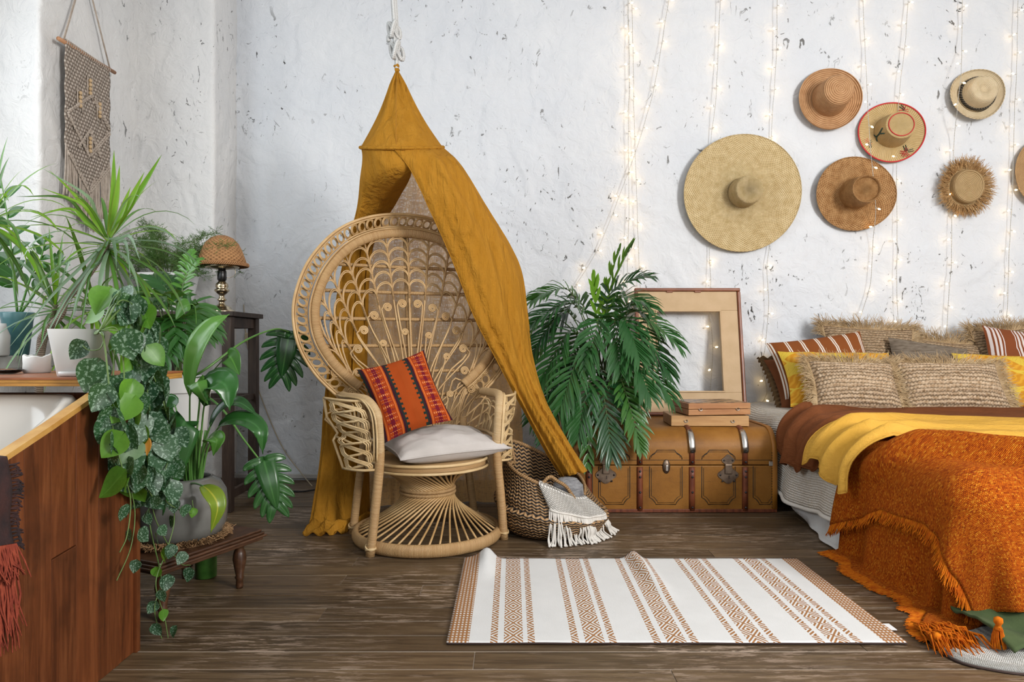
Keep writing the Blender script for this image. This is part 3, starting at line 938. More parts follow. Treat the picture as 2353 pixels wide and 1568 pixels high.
def pillow(name, label, M, w, h, th, mat, piping=None, cat='cushion', group=None, seed=0.0, n=22, pinch=0.12, sag=0.0, hem=None, rib=None, power=0.42, split=False):
    t = thing(name, label, cat, M=Matrix.Translation(M.translation), group=group)
    fr, bk = pillow_pts(w, h, th, n, pinch, sag, seed, power)
    if rib:
        nr, amp, ax = rib
        for i in range(n + 1):
            for j in range(n + 1):
                q_ = (i if ax == 'z' else j) / n
                e = min(i, j, n - i, n - j) / n
                fr[i][j] = fr[i][j] + Vector((0, -amp * abs(math.sin(math.pi * nr * q_ + 0.5 * nz(i * 0.1 + seed, j * 0.12))) * min(1, e * 12), 0))
    fr = [[M @ p for p in r] for r in fr]; bk = [[M @ p for p in r] for r in bk]
    mb = MB().grid(fr, uv=lambda i, j: (j / n * w, i / n * h)).grid(bk, uv=lambda i, j: (j / n * w, i / n * h), flip=True)
    mb.build('cover', mat, t)
    rim = [fr[0][j] for j in range(n)] + [fr[i][n] for i in range(n)] + [fr[n][n - j] for j in range(n)] + [fr[n - i][0] for i in range(n)]
    if piping:
        MB().tube(rim, 0.004, 5, closed=True).build('piping', piping, t)
    return t, rim, M

# ------------------------------------------------------------------ cushions on the chair
def kilim_mat():
    m, nt, out = newmat('kilim_stripe')
    tc = node(nt, 'ShaderNodeTexCoord')
    sep = node(nt, 'ShaderNodeSeparateXYZ', {0: tc.outputs['UV']})
    u, w = sep.outputs[0], sep.outputs[1]
    k = mth(nt, 'FRACT', mth(nt, 'ADD', mth(nt, 'MULTIPLY', u, 1 / 0.225), 0.06))
    a = mth(nt, 'MULTIPLY', mth(nt, 'ABSOLUTE', mth(nt, 'SUBTRACT', k, 0.35)), 2.0)      # 0 at band centre
    zz = mth(nt, 'PINGPONG', mth(nt, 'MULTIPLY', w, 62.0), 1.0)
    zq = mth(nt, 'GREATER_THAN', zz, 0.5)
    base = ramp(nt, a, [(0.0, (0.17, 0.012, 0.02)), (0.085, (0.38, 0.055, 0.010)), (0.24, (0.36, 0.045, 0.009)), (0.30, (0.58, 0.14, 0.03)), (0.36, (0.42, 0.07, 0.012)), (0.40, (0.045, 0.012, 0.02)),
                        (0.50, (0.02, 0.03, 0.025)), (0.56, (0.36, 0.062, 0.011)), (1.0, (0.36, 0.065, 0.012))], 'CONSTANT')
    # stepped motifs inside the band
    br = node(nt, 'ShaderNodeTexChecker', {'Vector': node(nt, 'ShaderNodeCombineXYZ', {'X': a, 'Y': mth(nt, 'MULTIPLY', w, 1.0), 'Z': 0.0}).outputs[0], 'Scale': 1.0}).outputs['Fac']
    sx = mth(nt, 'GREATER_THAN', mth(nt, 'SINE', mth(nt, 'MULTIPLY', u, 620.0)), -0.1)
    sy = mth(nt, 'GREATER_THAN', mth(nt, 'SINE', mth(nt, 'MULTIPLY', w, 310.0)), 0.15)
    mot = mth(nt, 'MULTIPLY', mth(nt, 'MULTIPLY', sx, sy), mth(nt, 'LESS_THAN', a, 0.25))
    c = mix(nt, mth(nt, 'MULTIPLY', mot, 0.9), base, mix(nt, zq, (0.14, 0.012, 0.035), (0.75, 0.28, 0.10)))
    teeth = mth(nt, 'MULTIPLY', mth(nt, 'MULTIPLY', mth(nt, 'GREATER_THAN', a, 0.5), mth(nt, 'LESS_THAN', a, 0.66)), mth(nt, 'GREATER_THAN', mth(nt, 'SINE', mth(nt, 'MULTIPLY', w, 240.0)), 0.1))
    c = mix(nt, teeth, c, (0.02, 0.032, 0.026))
    princ(nt, out, col=c, rough=0.95, spec=0.1, nrm=bumpn(nt, noisef(nt, coords(nt, 'Object'), 260, 2), 0.4, 0.002))
    return m
KILIM = kilim_mat()
LINEN = pm('grey_linen', (0.50, 0.46, 0.43), (0.58, 0.535, 0.505), rough=0.95, nscale=5, bump=0.35, bscale=240, bdist=0.002, spec=0.15)
def CH(x, y, z):
    return CHM @ Vector((x, y, z))
Mk = orient(W(930, 908, 3.325), W(1000, 880, 3.33) - W(880, 918, 3.24), W(915, 820, 3.44) - W(945, 1000, 3.27))
pillow('kilim_cushion', 'rust cushion with dark red patterned stripes leaning in the rattan chair', Mk, 0.345, 0.395, 0.135, KILIM, seed=2, pinch=0.16)
Ml = orient(CH(0.045, -0.055, 0.462), CHM.to_3x3() @ Vector((1, 0.10, 0.02)), CHM.to_3x3() @ Vector((0.04, 1, 0.10)))
pillow('linen_cushion', 'pale grey linen cushion lying flat on the rattan seat', Ml, 0.56, 0.42, 0.15, LINEN, piping=LINEN, seed=5, pinch=0.2, n=30)

# ------------------------------------------------------------------ belly basket
def zig_mat():
    m, nt, out = newmat('zigzag_seagrass')
    tc = node(nt, 'ShaderNodeTexCoord')
    sep = node(nt, 'ShaderNodeSeparateXYZ', {0: tc.outputs['UV']})
    a = mth(nt, 'MULTIPLY', sep.outputs[0], 84.0)
    b = mth(nt, 'MULTIPLY', sep.outputs[1], 56.0)
    zig = mth(nt, 'PINGPONG', a, 1.0)
    s = mth(nt, 'FRACT', mth(nt, 'ADD', mth(nt, 'MULTIPLY', zig, 0.55), mth(nt, 'MULTIPLY', b, 1.0)))
    n = noisef(nt, coords(nt, 'Object'), 60, 3)
    f = ramp(nt, mth(nt, 'ADD', s, mth(nt, 'MULTIPLY', n, 0.12)), [(0.50, 0.0), (0.57, 1.0)])
    c = mix(nt, f, mix(nt, n, (0.34, 0.19, 0.085), (0.52, 0.32, 0.15)), (0.022, 0.016, 0.013))
    h = mth(nt, 'ADD', mth(nt, 'SINE', mth(nt, 'MULTIPLY', s, 6.283)), mth(nt, 'SINE', mth(nt, 'MULTIPLY', a, 6.283)))
    princ(nt, out, col=c, rough=0.5, spec=0.35, nrm=bumpn(nt, h, 0.5, 0.004))
    return m
ZIG = zig_mat()
BC = Vector((0.205, 3.50, 0))
bk = thing('seagrass_basket', 'black and tan zigzag seagrass belly basket with a mustard drape end inside', 'basket', BC)
def bask_rad(a, t):
    # a = angle (0 = +x), t = height 0..1
    r = interp([(0, 0.20), (0.06, 0.245), (0.22, 0.278), (0.40, 0.282), (0.56, 0.262), (0.70, 0.238), (0.85, 0.222), (1.0, 0.212)], t)
    fold = 0.014 * math.sin(math.pi * sstep(0.30, 0.60, t)) * (1 if t < 0.46 else -1)
    return r + fold + 0.006 * math.sin(3 * a + 1) * t
def rimz(a):
    # slouched: tall at the back left, low in front and right
    return 0.305 + 0.115 * math.cos(a - R(148)) + 0.012 * math.sin(3 * a)
rows, inner = [], []
SG = 72
for i in range(31):
    t = i / 30
    row, ri = [], []
    for k in range(SG):
        a = 2 * math.pi * k / SG
        r = bask_rad(a, t)
        z = t * rimz(a) + 0.004
        lean = 0.045 * t * t
        c = BC + Vector((-lean, 0.02 * t, 0))
        row.append(c + Vector((r * math.cos(a), r * 0.93 * math.sin(a), z)))
        ri.append(c + Vector(((r - 0.012) * math.cos(a), (r - 0.012) * 0.93 * math.sin(a), z)))
    rows.append(row); inner.append(ri)
mb = MB().grid(rows, uv=lambda i, j: (j / SG, i / 30 * 0.36), closeu=True)
mb.grid(inner[3:], uv=lambda i, j: (j / SG, i / 30 * 0.36), closeu=True, flip=True)
mb.add(rows[0], [list(range(SG))[::-1]])
mb.add(inner[3], [list(range(SG))])
mb.build('basket_body', ZIG, bk)
BRAID = wrap_mat('braided_seagrass', (0.42, 0.25, 0.11), (0.30, 0.17, 0.07), 90, 0.8)
MB().tube([a.lerp(b, 0.5) for a, b in zip(rows[-1], inner[-1])], 0.0095, 8, closed=True).build('basket_rim', BRAID, bk)
for (k0, k1, drop) in ((29, 43, 0.14), (53, 63, -0.03)):
    p0, p1 = rows[-1][k0], rows[-1][k1]
    mid_ = p0.lerp(p1, 0.5) + (BC + Vector((0, 0, 0.3)) - p0.lerp(p1, 0.5)) * 0.12
    hp = spline([p0, p0.lerp(mid_, 0.5) + Vector((0, -0.01, 0.045 - drop * 0.25)), mid_ + Vector((0, -0.02, 0.03 - drop * 0.45)), p1.lerp(mid_, 0.5) + Vector((0, -0.01, 0.03 - drop * 0.25)), p1], 18)
    MB().tube(hp, 0.0085, 8).build('handle', BRAID, bk)
GREYWOOL = pm('grey_yarn', (0.20, 0.20, 0.21), (0.34, 0.34, 0.35), rough=0.95, nscale=30, bump=0.9, bscale=70, bdist=0.01, stretch=(1, 1, 3))
MB().lathe([(0.0, -0.07), (0.05, -0.058), (0.08, -0.015), (0.075, 0.03), (0.045, 0.062), (0.0, 0.07)], 24, W(1305, 1120, 3.46) + Vector((0, 0, -0.018))).build('yarn_ball', GREYWOOL)
tag(bpy.data.objects['yarn_ball'], 'grey ball of yarn resting inside the zigzag basket', 'yarn')
# folded grey cloth that the yarn lies on
P = [[BC + Vector((0.205 * math.cos(2 * math.pi * k / 32) * r, 0.19 * math.sin(2 * math.pi * k / 32) * r, 0.165 + 0.028 * nz(k * 0.7, r * 4) - 0.02 * r)) for k in range(32)] for r in (0.02, 0.35, 0.7, 0.98)]
tag(MB().grid(P, closeu=True).build('folded_blanket', GREYWOOL, solid=0.02), 'grey knitted blanket folded deep inside the zigzag basket', 'blanket')

# ---- white macrame cloth over the basket's front
MACR = None
def knot_mat(name, c1, c2, fu, fv, diamond=0.0):
    m, nt, out = newmat(name)
    tc = node(nt, 'ShaderNodeTexCoord')
    sep = node(nt, 'ShaderNodeSeparateXYZ', {0: tc.outputs['UV']})
    a = mth(nt, 'MULTIPLY', sep.outputs[0], fu)
    b = mth(nt, 'MULTIPLY', sep.outputs[1], fv)
    row = mth(nt, 'MULTIPLY', mth(nt, 'MODULO', mth(nt, 'FLOOR', b), 2.0), 0.5)
    x = mth(nt, 'ABSOLUTE', mth(nt, 'SUBTRACT', mth(nt, 'FRACT', mth(nt, 'ADD', a, row)), 0.5))
    y = mth(nt, 'ABSOLUTE', mth(nt, 'SUBTRACT', mth(nt, 'FRACT', b), 0.5))
    d = mth(nt, 'ADD', mth(nt, 'MULTIPLY', x, x), mth(nt, 'MULTIPLY', y, y))
    h = ramp(nt, d, [(0.02, 1.0), (0.16, 0.45), (0.30, 0.0)])
    princ(nt, out, col=mix(nt, h, c1, c2), rough=0.95, spec=0.1, nrm=bumpn(nt, h, 1.0, 0.008))
    return m
MACR = knot_mat('cream_macrame_knots', (0.58, 0.545, 0.49), (0.84, 0.81, 0.76), 48, 56)
CORD = pm('cream_cotton_cord', (0.70, 0.66, 0.60), (0.80, 0.765, 0.71), rough=0.95, nscale=40, bump=0.5, bscale=300, bdist=0.002, spec=0.1)
def bsurf(a, t, off=0.0):
    r = bask_rad(a, t) + off
    c = BC + Vector((-0.045 * t * t, 0.02 * t, 0))
    return c + Vector((r * math.cos(a), r * 0.93 * math.sin(a), t * rimz(a) + 0.004))
mc = thing('macrame_cloth', 'cream knotted macrame cloth with long fringe draped over the zigzag basket', 'cloth', BC + Vector((0.1, -0.27, 0)))
A0, A1 = R(-98), R(-24)
P = []
for i in range(15):
    t = 1.0 - 0.38 * i / 14
    off = 0.014 + 0.010 * math.sin(math.pi * i / 14)
    if i == 0:
        P.append([bsurf(lerp(A0, A1, j / 30), 0.93, -0.05) + Vector((0, 0, -0.03)) for j in range(31)])
        P.append([bsurf(lerp(A0, A1, j / 30), 1.0, 0.0) + Vector((0, 0, 0.016)) for j in range(31)])
    P.append([bsurf(lerp(A0 + 0.10 * i / 14, A1 + 0.12 * i / 14, j / 30), t - 0.07 * (j / 30) * i / 14, off + 0.012 * math.sin(j * 0.5)) for j in range(31)])
MB().grid(P, uv=lambda i, j: (j / 30 * 0.42, i / 16 * 0.24)).build('knotted_panel', MACR, mc, solid=0.006)
MB().tube([p + Vector((0, -0.004, 0)) for p in P[-1]], 0.006, 6).build('edge_cord', CORD, mc)
for k in range(72):
    j = k / 71 * 30
    p0 = P[-1][int(j)].lerp(P[-1][min(30, int(j) + 1)], j - int(j))
    a = lerp(A0 + 0.10, A1 + 0.12, k / 71)
    out_ = Vector((math.cos(a), math.sin(a), 0))
    sw = rnd(-0.02, 0.02) + (0.03 if k > 60 else 0)
    side = Vector((-out_.y, out_.x, 0))
    zb = 0.006
    pts = [p0, p0 + out_ * 0.010 + side * sw * 0.2 + Vector((0, 0, -0.03)), p0 + out_ * (0.018 + rnd(0, 0.008)) + side * sw * 0.6 + Vector((0, 0, -(p0.z - zb) * 0.55)),
           Vector((p0.x, p0.y, 0.03)) + out_ * 0.022 + side * sw, Vector((p0.x, p0.y, zb)) + out_ * (0.035 + rnd(0, 0.03)) + side * (sw * 1.2 + rnd(-0.01, 0.01))]
    MB().tube(spline(pts, 12), [0.0040] * 11 + [0.0055], 5).build('fringe_cord', CORD, mc)

# ------------------------------------------------------------------ steamer trunk
def trunk_mat():
    m, nt, out = newmat('painted_trunk_canvas')
    v = coords(nt, 'Object')
    n = noisef(nt, v, 5.0, 6, 0.65)
    c = ramp(nt, n, [(0.25, (0.175, 0.068, 0.008)), (0.5, (0.275, 0.112, 0.014)), (0.8, (0.36, 0.16, 0.030))])
    s = noisef(nt, coords(nt, 'Object', (2.0, 2.0, 22.0)), 3.0, 4, 0.7)
    c = mix(nt, ramp(nt, s, [(0.56, 0.0), (0.74, 0.45)]), c, (0.11, 0.045, 0.010))
    princ(nt, out, col=c, rough=0.52, spec=0.35, nrm=bumpn(nt, mth(nt, 'ADD', noisef(nt, v, 160, 2), n), 0.22, 0.003))
    return m
TRK = trunk_mat()
SLAT = pm('reddish_wood_slat', (0.10, 0.022, 0.010), (0.22, 0.060, 0.022), rough=0.45, nscale=8, stretch=(6, 6, 1), bump=0.2)
STEEL = pm('worn_steel', (0.42, 0.41, 0.39), (0.62, 0.61, 0.59), rough=0.32, metal=1.0, nscale=14)
IRON = pm('dark_bronze_lock', (0.14, 0.10, 0.075), (0.30, 0.23, 0.17), rough=0.42, metal=0.85, nscale=20)
RIVET = pm('dark_rivet', (0.06, 0.06, 0.065), rough=0.35, metal=0.8)
BLK = pm('black_line_paint', (0.028, 0.018, 0.012), rough=0.6)
TX0, TX1, TY0, TY1, TZ = W(1282, 0, 3.874).x, W(1784, 0, 3.874).x, 3.874, 4.615, 0.466
tr = thing('steamer_trunk', 'ochre painted steamer trunk with wooden slats and metal locks', 'trunk', ((TX0 + TX1) / 2, (TY0 + TY1) / 2, 0))
SEAM = 0.262
LR = 0.125
def trunk_prof(n=10):
    """front profile (y,z) of the lid from the seam up over the rounded shoulder"""
    return [(TY0, SEAM + 0.006), (TY0, TZ - LR)] + [(TY0 + LR - LR * math.cos(q) , TZ - LR + LR * math.sin(q)) for q in [math.pi / 2 * i / n for i in range(1, n + 1)]]
pf = trunk_prof()
loop = pf + [(TY1 - 0.03, TZ), (TY1, TZ - 0.03), (TY1, SEAM + 0.006)]
mb = MB()
mb.grid([[Vector((TX0, y, z)) for y, z in loop], [Vector((TX1, y, z)) for y, z in loop]])
mb.add([Vector((TX0, y, z)) for y, z in loop], [list(range(len(loop)))])
mb.add([Vector((TX1, y, z)) for y, z in loop], [list(range(len(loop)))[::-1]])
mb.add([Vector((TX0, TY0, SEAM + .006)), Vector((TX1, TY0, SEAM + .006)), Vector((TX1, TY1, SEAM + .006)), Vector((TX0, TY1, SEAM + .006))], [[0, 3, 2, 1]])
mb.build('lid', TRK, tr, angle=40)
MB().box(((TX0 + TX1) / 2, (TY0 + TY1) / 2, (SEAM + 0.012) / 2), (TX1 - TX0, TY1 - TY0, SEAM - 0.012)).build('body', TRK, tr, smooth=False, bevel=0.006)
MB().box(((TX0 + TX1) / 2, TY0 - 0.001, 0.010), (TX1 - TX0 + 0.004, 0.012, 0.018)).build('base_strip', SLAT, tr, smooth=False, bevel=0.002)
EDG = pm('ochre_leather_edge', (0.42, 0.17, 0.02), (0.34, 0.13, 0.015), rough=0.5)
for X in (TX0, TX1):
    sgn = 1 if X == TX1 else -1
    mb = MB().tube([Vector((X - sgn * 0.010, y - (0.003 if y < TY0 + .01 else 0), z + (0.003 if z > TZ - .02 else 0))) for y, z in [(TY0, 0.02), (TY0, 0.15)] + pf + [(TY1 - 0.03, TZ)]], 0.012, 8, flat=(1.3, 0.5), up=(1, 0, 0))
    mb.build('edge_binding', EDG, tr)
    mb = MB()
    for i in range(22):
        z = 0.03 + i * 0.0145
        mb.box((X - sgn * 0.026, TY0 - 0.003, z), (0.004, 0.003, 0.004))
    mb.build('stitching', BLK, tr, smooth=False)
straps = [W(x, 0, 3.874).x for x in (1353, 1470, 1590, 1712)]
for x in straps:
    lidp = [(y, z) for y, z in pf] + [(TY1 - 0.04, TZ)]
    sl = MB().tube([Vector((x, y, z)) for y, z in lidp], 0.0165, 8, flat=(1.0, 0.7), up=(1, 0, 0)).build('lid_slat', SLAT, tr)
    sl2 = MB().tube([Vector((x, TY0 - 0.001, z)) for z in (0.012, 0.1, 0.2, SEAM - 0.008)], 0.0175, 8, flat=(1.0, 0.75), up=(1, 0, 0)).build('body_slat', SLAT, tr)
    cap = [(TY0 - 0.008, z) for z in (0.335, 0.345)] + [(TY0 + LR - (LR + 0.011) * math.cos(q), TZ - LR + (LR + 0.011) * math.sin(q)) for q in [math.pi / 2 * i / 8 for i in range(0, 6)]]
    MB().tube([Vector((x, y, z)) for y, z in cap], [0.017, 0.019, 0.019, 0.019, 0.019, 0.019, 0.018, 0.015], 8, flat=(1.0, 0.45), up=(1, 0, 0)).build('slat_cap', STEEL, sl)
    for z, pr in ((0.03, sl2), (0.115, sl2), (0.20, sl2), (SEAM - 0.03, sl2), (SEAM + 0.022, sl), (0.342, sl)):
        MB().lathe([(0.0065, 0.0), (0.006, 0.003), (0.003, 0.0055), (0.0, 0.006)], 10, (x, TY0 - 0.0135, z), M=Matrix.Rotation(R(90), 3, 'X')).build('rivet', RIVET, pr)
def line_rect(x0, x1, z0, z1, notch, y, top=True, bottom=True, on=None):
    """double painted outline with cut corners"""
    for d, r in ((0.0, 0.0021), (0.010, 0.0013)):
        a0, a1, b0, b1 = x0 + d, x1 - d, z0 + d, z1 - d
        n = notch
        pts = []
        if bottom:
            pts = [(a0, b1), (a0, b0 + n * 1.1), (a0 + n * .45, b0 + n * .85), (a0 + n * .9, b0 + n * .3), (a0 + n, b0), (a1 - n, b0), (a1 - n * .9, b0 + n * .3), (a1 - n * .45, b0 + n * .85), (a1, b0 + n * 1.1), (a1, b1)]
        else:
            pts = [(a0, b0), (a0 + n * .1, b0 + n * .5), (a0 + n * .8, b0 + n * .9), (a0 + n * 1.2, b1), (a1 - n * 1.2, b1), (a1 - n * .8, b0 + n * .9), (a1 - n * .1, b0 + n * .5), (a1, b0)]
        MB().tube([Vector((x, y, z)) for x, z in pts], r, 4, flat=(1, 0.35), up=(1, 0, 0)).build('painted_outline', BLK, tr)
edges = [TX0 + 0.02] + straps + [TX1 - 0.02]
for a, b in zip(edges, edges[1:]):
    w = b - a
    if w > 0.2:
        line_rect(a + 0.055, b - 0.055, 0.045, SEAM - 0.004, 0.035, TY0 - 0.0012)
        line_rect(a + 0.055, b - 0.055, SEAM + 0.035, TZ - LR + 0.008, 0.035, TY0 - 0.0012, bottom=False)
    else:
        line_rect(a + 0.045, b + 0.02, 0.045, SEAM - 0.004, 0.035, TY0 - 0.0012)
MB().tube([Vector((TX0, TY0 - 0.0008, SEAM + 0.031)), Vector((TX1, TY0 - 0.0008, SEAM + 0.031))], 0.0014, 4).build('painted_outline', BLK, tr)
# locks
for xp in (1392, 1673):
    x = W(xp, 0, 3.874).x
    def plate(pts, y, th, mat, name, parent):
        mb = MB()
        n = len(pts)
        mb.add([Vector((x + a, y, z)) for a, z in pts] + [Vector((x + a * 0.94, y - th, z)) for a, z in pts], [[n + i for i in range(n)][::1]] + [[i, (i + 1) % n, n + (i + 1) % n, n + i] for i in range(n)])
        return mb.build(name, mat, parent, smooth=False)
    c0 = SEAM - 0.052
    lobes = [(0.055 * (1 + 0.10 * math.cos(4 * q)) * math.cos(q), c0 + 0.043 * (1 + 0.12 * math.cos(4 * q)) * math.sin(q)) for q in [2 * math.pi * i / 40 for i in range(40)]]
    lk = plate(lobes, TY0, 0.005, IRON, 'lock_plate', tr)
    c1 = SEAM + 0.030
    lobes = [(0.034 * (1 + 0.12 * math.cos(4 * q)) * math.cos(q), c1 + 0.030 * (1 + 0.12 * math.cos(4 * q)) * math.sin(q)) for q in [2 * math.pi * i / 32 for i in range(32)]]
    plate(lobes, TY0, 0.005, IRON, 'hasp_plate', tr)
    MB().box((x, TY0 - 0.010, SEAM - 0.018), (0.040, 0.010, 0.055)).build('hasp', IRON, lk, smooth=False, bevel=0.004)
    for dx, z in ((-0.045, c0), (0.045, c0), (-0.033, c0 - 0.034), (0.033, c0 - 0.034), (-0.024, c1), (0.024, c1)):
        MB().lathe([(0.0055, 0.0), (0.005, 0.003), (0.0, 0.005)], 8, (x + dx, TY0 - 0.005, z), M=Matrix.Rotation(R(90), 3, 'X')).build('rivet', RIVET, lk)
    MB().box((x + 0.004, TY0 - 0.006, c0 - 0.012), (0.004, 0.003, 0.018)).build('keyhole', BLK, lk, smooth=False)
x = W(1531, 0, 3.874).x
lt = MB().lathe([(0.0, 0.0), (0.022, 0.001), (0.020, 0.006), (0.012, 0.010), (0.0, 0.012)], 20, (x, TY0, SEAM - 0.005), M=Matrix.Rotation(R(90), 3, 'X') @ Matrix.Diagonal((1, 1.85, 1))).build('draw_latch', IRON, tr)
MB().box((x, TY0 - 0.013, SEAM - 0.012), (0.016, 0.012, 0.034)).build('latch_bolt', STEEL, lt, smooth=False, bevel=0.004)
MB().box((TX1 - 0.022, TY0 - 0.004, SEAM + 0.012), (0.042, 0.004, 0.026)).build('corner_clip', STEEL, tr, smooth=False, bevel=0.003)

# ------------------------------------------------------------------ empty picture frame leaning on the wall
FRED = pm('red_brown_moulding', (0.16, 0.04, 0.012), (0.28, 0.085, 0.028), rough=0.38, nscale=6, stretch=(1, 1, 1), bump=0.15)
FCARD = pm('tan_frame_board', (0.60, 0.42, 0.24), (0.66, 0.47, 0.28), rough=0.75, nscale=10)
fy_b, fy_t = 4.57, 4.715
fz_b, fz_t = TZ, H + (784 - 665) * 4.715 / F
fx0, fx1 = W(1457, 0, 4.70).x, W(1697, 0, 4.715).x
fr_ = thing('picture_frame', 'empty tan wooden frame with red brown moulding leaning behind the palm', 'frame', ((fx0 + fx1) / 2, fy_b, fz_b))
fup = (Vector((0, fy_t - fy_b, fz_t - fz_b)))
fh = fup.length
fM = orient(Vector(((fx0 + fx1) / 2, fy_b, fz_b)), (1, 0, 0), fup)
fw = fx1 - fx0
def fbox(name, x0, x1, z0, z1, y0, y1, mat, bev=0.004):
    MB().box(((x0 + x1) / 2, (y0 + y1) / 2, (z0 + z1) / 2), (x1 - x0, y1 - y0, z1 - z0)).build('tmp', mat)
    o = bpy.data.objects['tmp']
    o.name = name
    for v in o.data.vertices:
        v.co = MI[fr_.name] @ (fM @ v.co)
    o.data.polygons.foreach_set('use_smooth', [False] * len(o.data.polygons))
    o.parent = fr_
    b = o.modifiers.new('bevel', 'BEVEL'); b.width = bev; b.segments = 2
    return o
ED = 0.022
bd = px(46, 4.7) + 0.0
BT = px(44, 4.7)
for (x0, x1, z0, z1) in ((-fw / 2, fw / 2, fh - ED, fh), (-fw / 2, fw / 2, 0, ED), (-fw / 2, -fw / 2 + ED, ED, fh - ED), (fw / 2 - ED, fw / 2, ED, fh - ED)):
    fbox('moulding', x0, x1, z0, z1, -0.038, 0.0, FRED, 0.006)
for (x0, x1, z0, z1) in ((-fw / 2 + ED, fw / 2 - ED, fh - ED - BT, fh - ED), (-fw / 2 + ED, fw / 2 - ED, ED, ED + BT), (-fw / 2 + ED, -fw / 2 + bd, ED + BT, fh - ED - BT), (fw / 2 - bd, fw / 2 - ED, ED + BT, fh - ED - BT)):
    fbox('board', x0, x1, z0, z1, -0.024, -0.006, FCARD, 0.003)
for (x0, x1, z0, z1) in ((-fw / 2 + bd, fw / 2 - bd, fh - ED - BT - 0.010, fh - ED - BT), (-fw / 2 + bd, fw / 2 - bd, ED + BT, ED + BT + 0.010), (-fw / 2 + bd, -fw / 2 + bd + 0.010, ED + BT + 0.010, fh - ED - BT - 0.010), (fw / 2 - bd - 0.010, fw / 2 - bd, ED + BT + 0.010, fh - ED - BT - 0.010)):
    fbox('inner_lip', x0, x1, z0, z1, -0.032, -0.004, FCARD, 0.003)
for x_ in (-0.12, 0.07):
    fbox('clip', x_ - 0.022, x_ + 0.022, fh - ED - 0.008, fh - ED + 0.004, -0.034, -0.024, FRED, 0.003)

# ------------------------------------------------------------------ two wooden game boxes
BOXW = pm('pale_box_wood', (0.46, 0.24, 0.085), (0.58, 0.34, 0.14), rough=0.5, nscale=5, stretch=(1, 8, 8), bump=0.1)
BOXO = pm('orange_box_wood', (0.38, 0.155, 0.05), (0.50, 0.24, 0.09), rough=0.45, nscale=5, stretch=(1, 8, 8), bump=0.15)
def chess_mat():
    m, nt, out = newmat('worn_chequered_lid')
    c = node(nt, 'ShaderNodeTexChecker', {'Vector': coords(nt, 'Object'), 'Scale': 21.0, 'Color1': (0.12, 0.065, 0.035, 1), 'Color2': (0.42, 0.24, 0.11, 1)}).outputs['Color']
    c = mix(nt, ramp(nt, noisef(nt, coords(nt, 'Object'), 30, 4), [(0.5, 0.0), (0.75, 0.5)]), c, (0.5, 0.32, 0.17))
    princ(nt, out, col=c, rough=0.35)
    return m
CHESS = chess_mat()
def gamebox(name, label, x0p, x1p, d, z0, h, dep, rot, wood, top, parts):
    x0, x1 = W(x0p, 0, d).x, W(x1p, 0, d).x
    t = thing(name, label, 'box', ((x0 + x1) / 2, d + dep / 2, z0), rot)
    w = x1 - x0
    k = h / parts
    for i in range(parts):
        MB().box((0, 0, k * (i + 0.5)), (w, dep, k - 0.0025)).build('half', wood, t, smooth=False, world=False, bevel=0.002)
    if top:
        MB().box((0, 0, h + 0.0008), (w - 0.03, dep - 0.03, 0.002)).build('chequered_top', top, t, smooth=False, world=False)
    for s_ in (-0.3, 0.3):
        hk = MB().lathe([(0.004, 0), (0.004, 0.003), (0, 0.004)], 8, (w * s_, -dep / 2, h * 0.55), M=Matrix.Rotation(R(90), 3, 'X')).build('hook', IRON, t, world=False)
        MB().tube([Vector((w * s_ + 0.010 * math.cos(q) - 0.004, -dep / 2 - 0.004, h * 0.50 + 0.008 * math.sin(q))) for q in [-3.6 + 3.6 * i / 10 for i in range(11)]], 0.0022, 5).build('clasp', STEEL, t, world=False)
    return t
gamebox('wooden_case', 'pale wooden case with hook clasps lying on the ochre trunk', 1545, 1722, 3.99, TZ + 0.0015, 0.062, 0.26, R(-2), BOXW, None, 1)
gamebox('chess_case', 'worn chess board case lying on top of the pale wooden case', 1573, 1722, 3.985, TZ + 0.0665, 0.070, 0.27, R(7), BOXO, CHESS, 2)
# ------------------------------------------------------------------ leaves
def leaf_mat(name, c1, c2, rib=None, rough=0.35, transl=0.25, ribw=0.06, spots=None, vein=0.0, edge=None, tcol=None):
    m, nt, out = newmat(name)
    tc = node(nt, 'ShaderNodeTexCoord')
    oi = node(nt, 'ShaderNodeObjectInfo')
    sep = node(nt, 'ShaderNodeSeparateXYZ', {0: tc.outputs['UV']})
    n = noisef(nt, coords(nt, 'Object'), 9.0, 3)
    f = mth(nt, 'ADD', mth(nt, 'MULTIPLY', n, 0.6), mth(nt, 'MULTIPLY', oi.outputs['Random'], 0.6))
    c = ramp(nt, f, [(0.25, c1), (0.85, c2)])
    d = mth(nt, 'ABSOLUTE', mth(nt, 'SUBTRACT', sep.outputs[0], 0.5))
    if vein:
        w = mth(nt, 'SINE', mth(nt, 'ADD', mth(nt, 'MULTIPLY', sep.outputs[1], 60.0), mth(nt, 'MULTIPLY', d, -40.0)))
        c = mix(nt, ramp(nt, w, [(0.6, 0.0), (1.0, vein)]), c, tuple(min(1, x * 1.7) for x in c2))
    if spots:
        sp_ = ramp(nt, noisef(nt, coords(nt, 'Object'), 9.0, 3, 0.65), [(0.54, 0.0), (0.58, 1.0)])
        c = mix(nt, mth(nt, 'MULTIPLY', sp_, 0.75), c, spots)
    if edge:
        c = mix(nt, ramp(nt, d, [(0.40, 0.0), (0.48, 0.85)]), c, edge)
    if rib:
        c = mix(nt, ramp(nt, d, [(ribw * 0.4, 0.8), (ribw, 0.0)]), c, rib)
    p = princ(nt, out, col=c, rough=rough, spec=0.45)
    if transl:
        cc = mix(nt, 0.55, c, tcol or (0.30, 0.55, 0.03))
        add_translucent(nt, out, p, cc, transl)
    return m
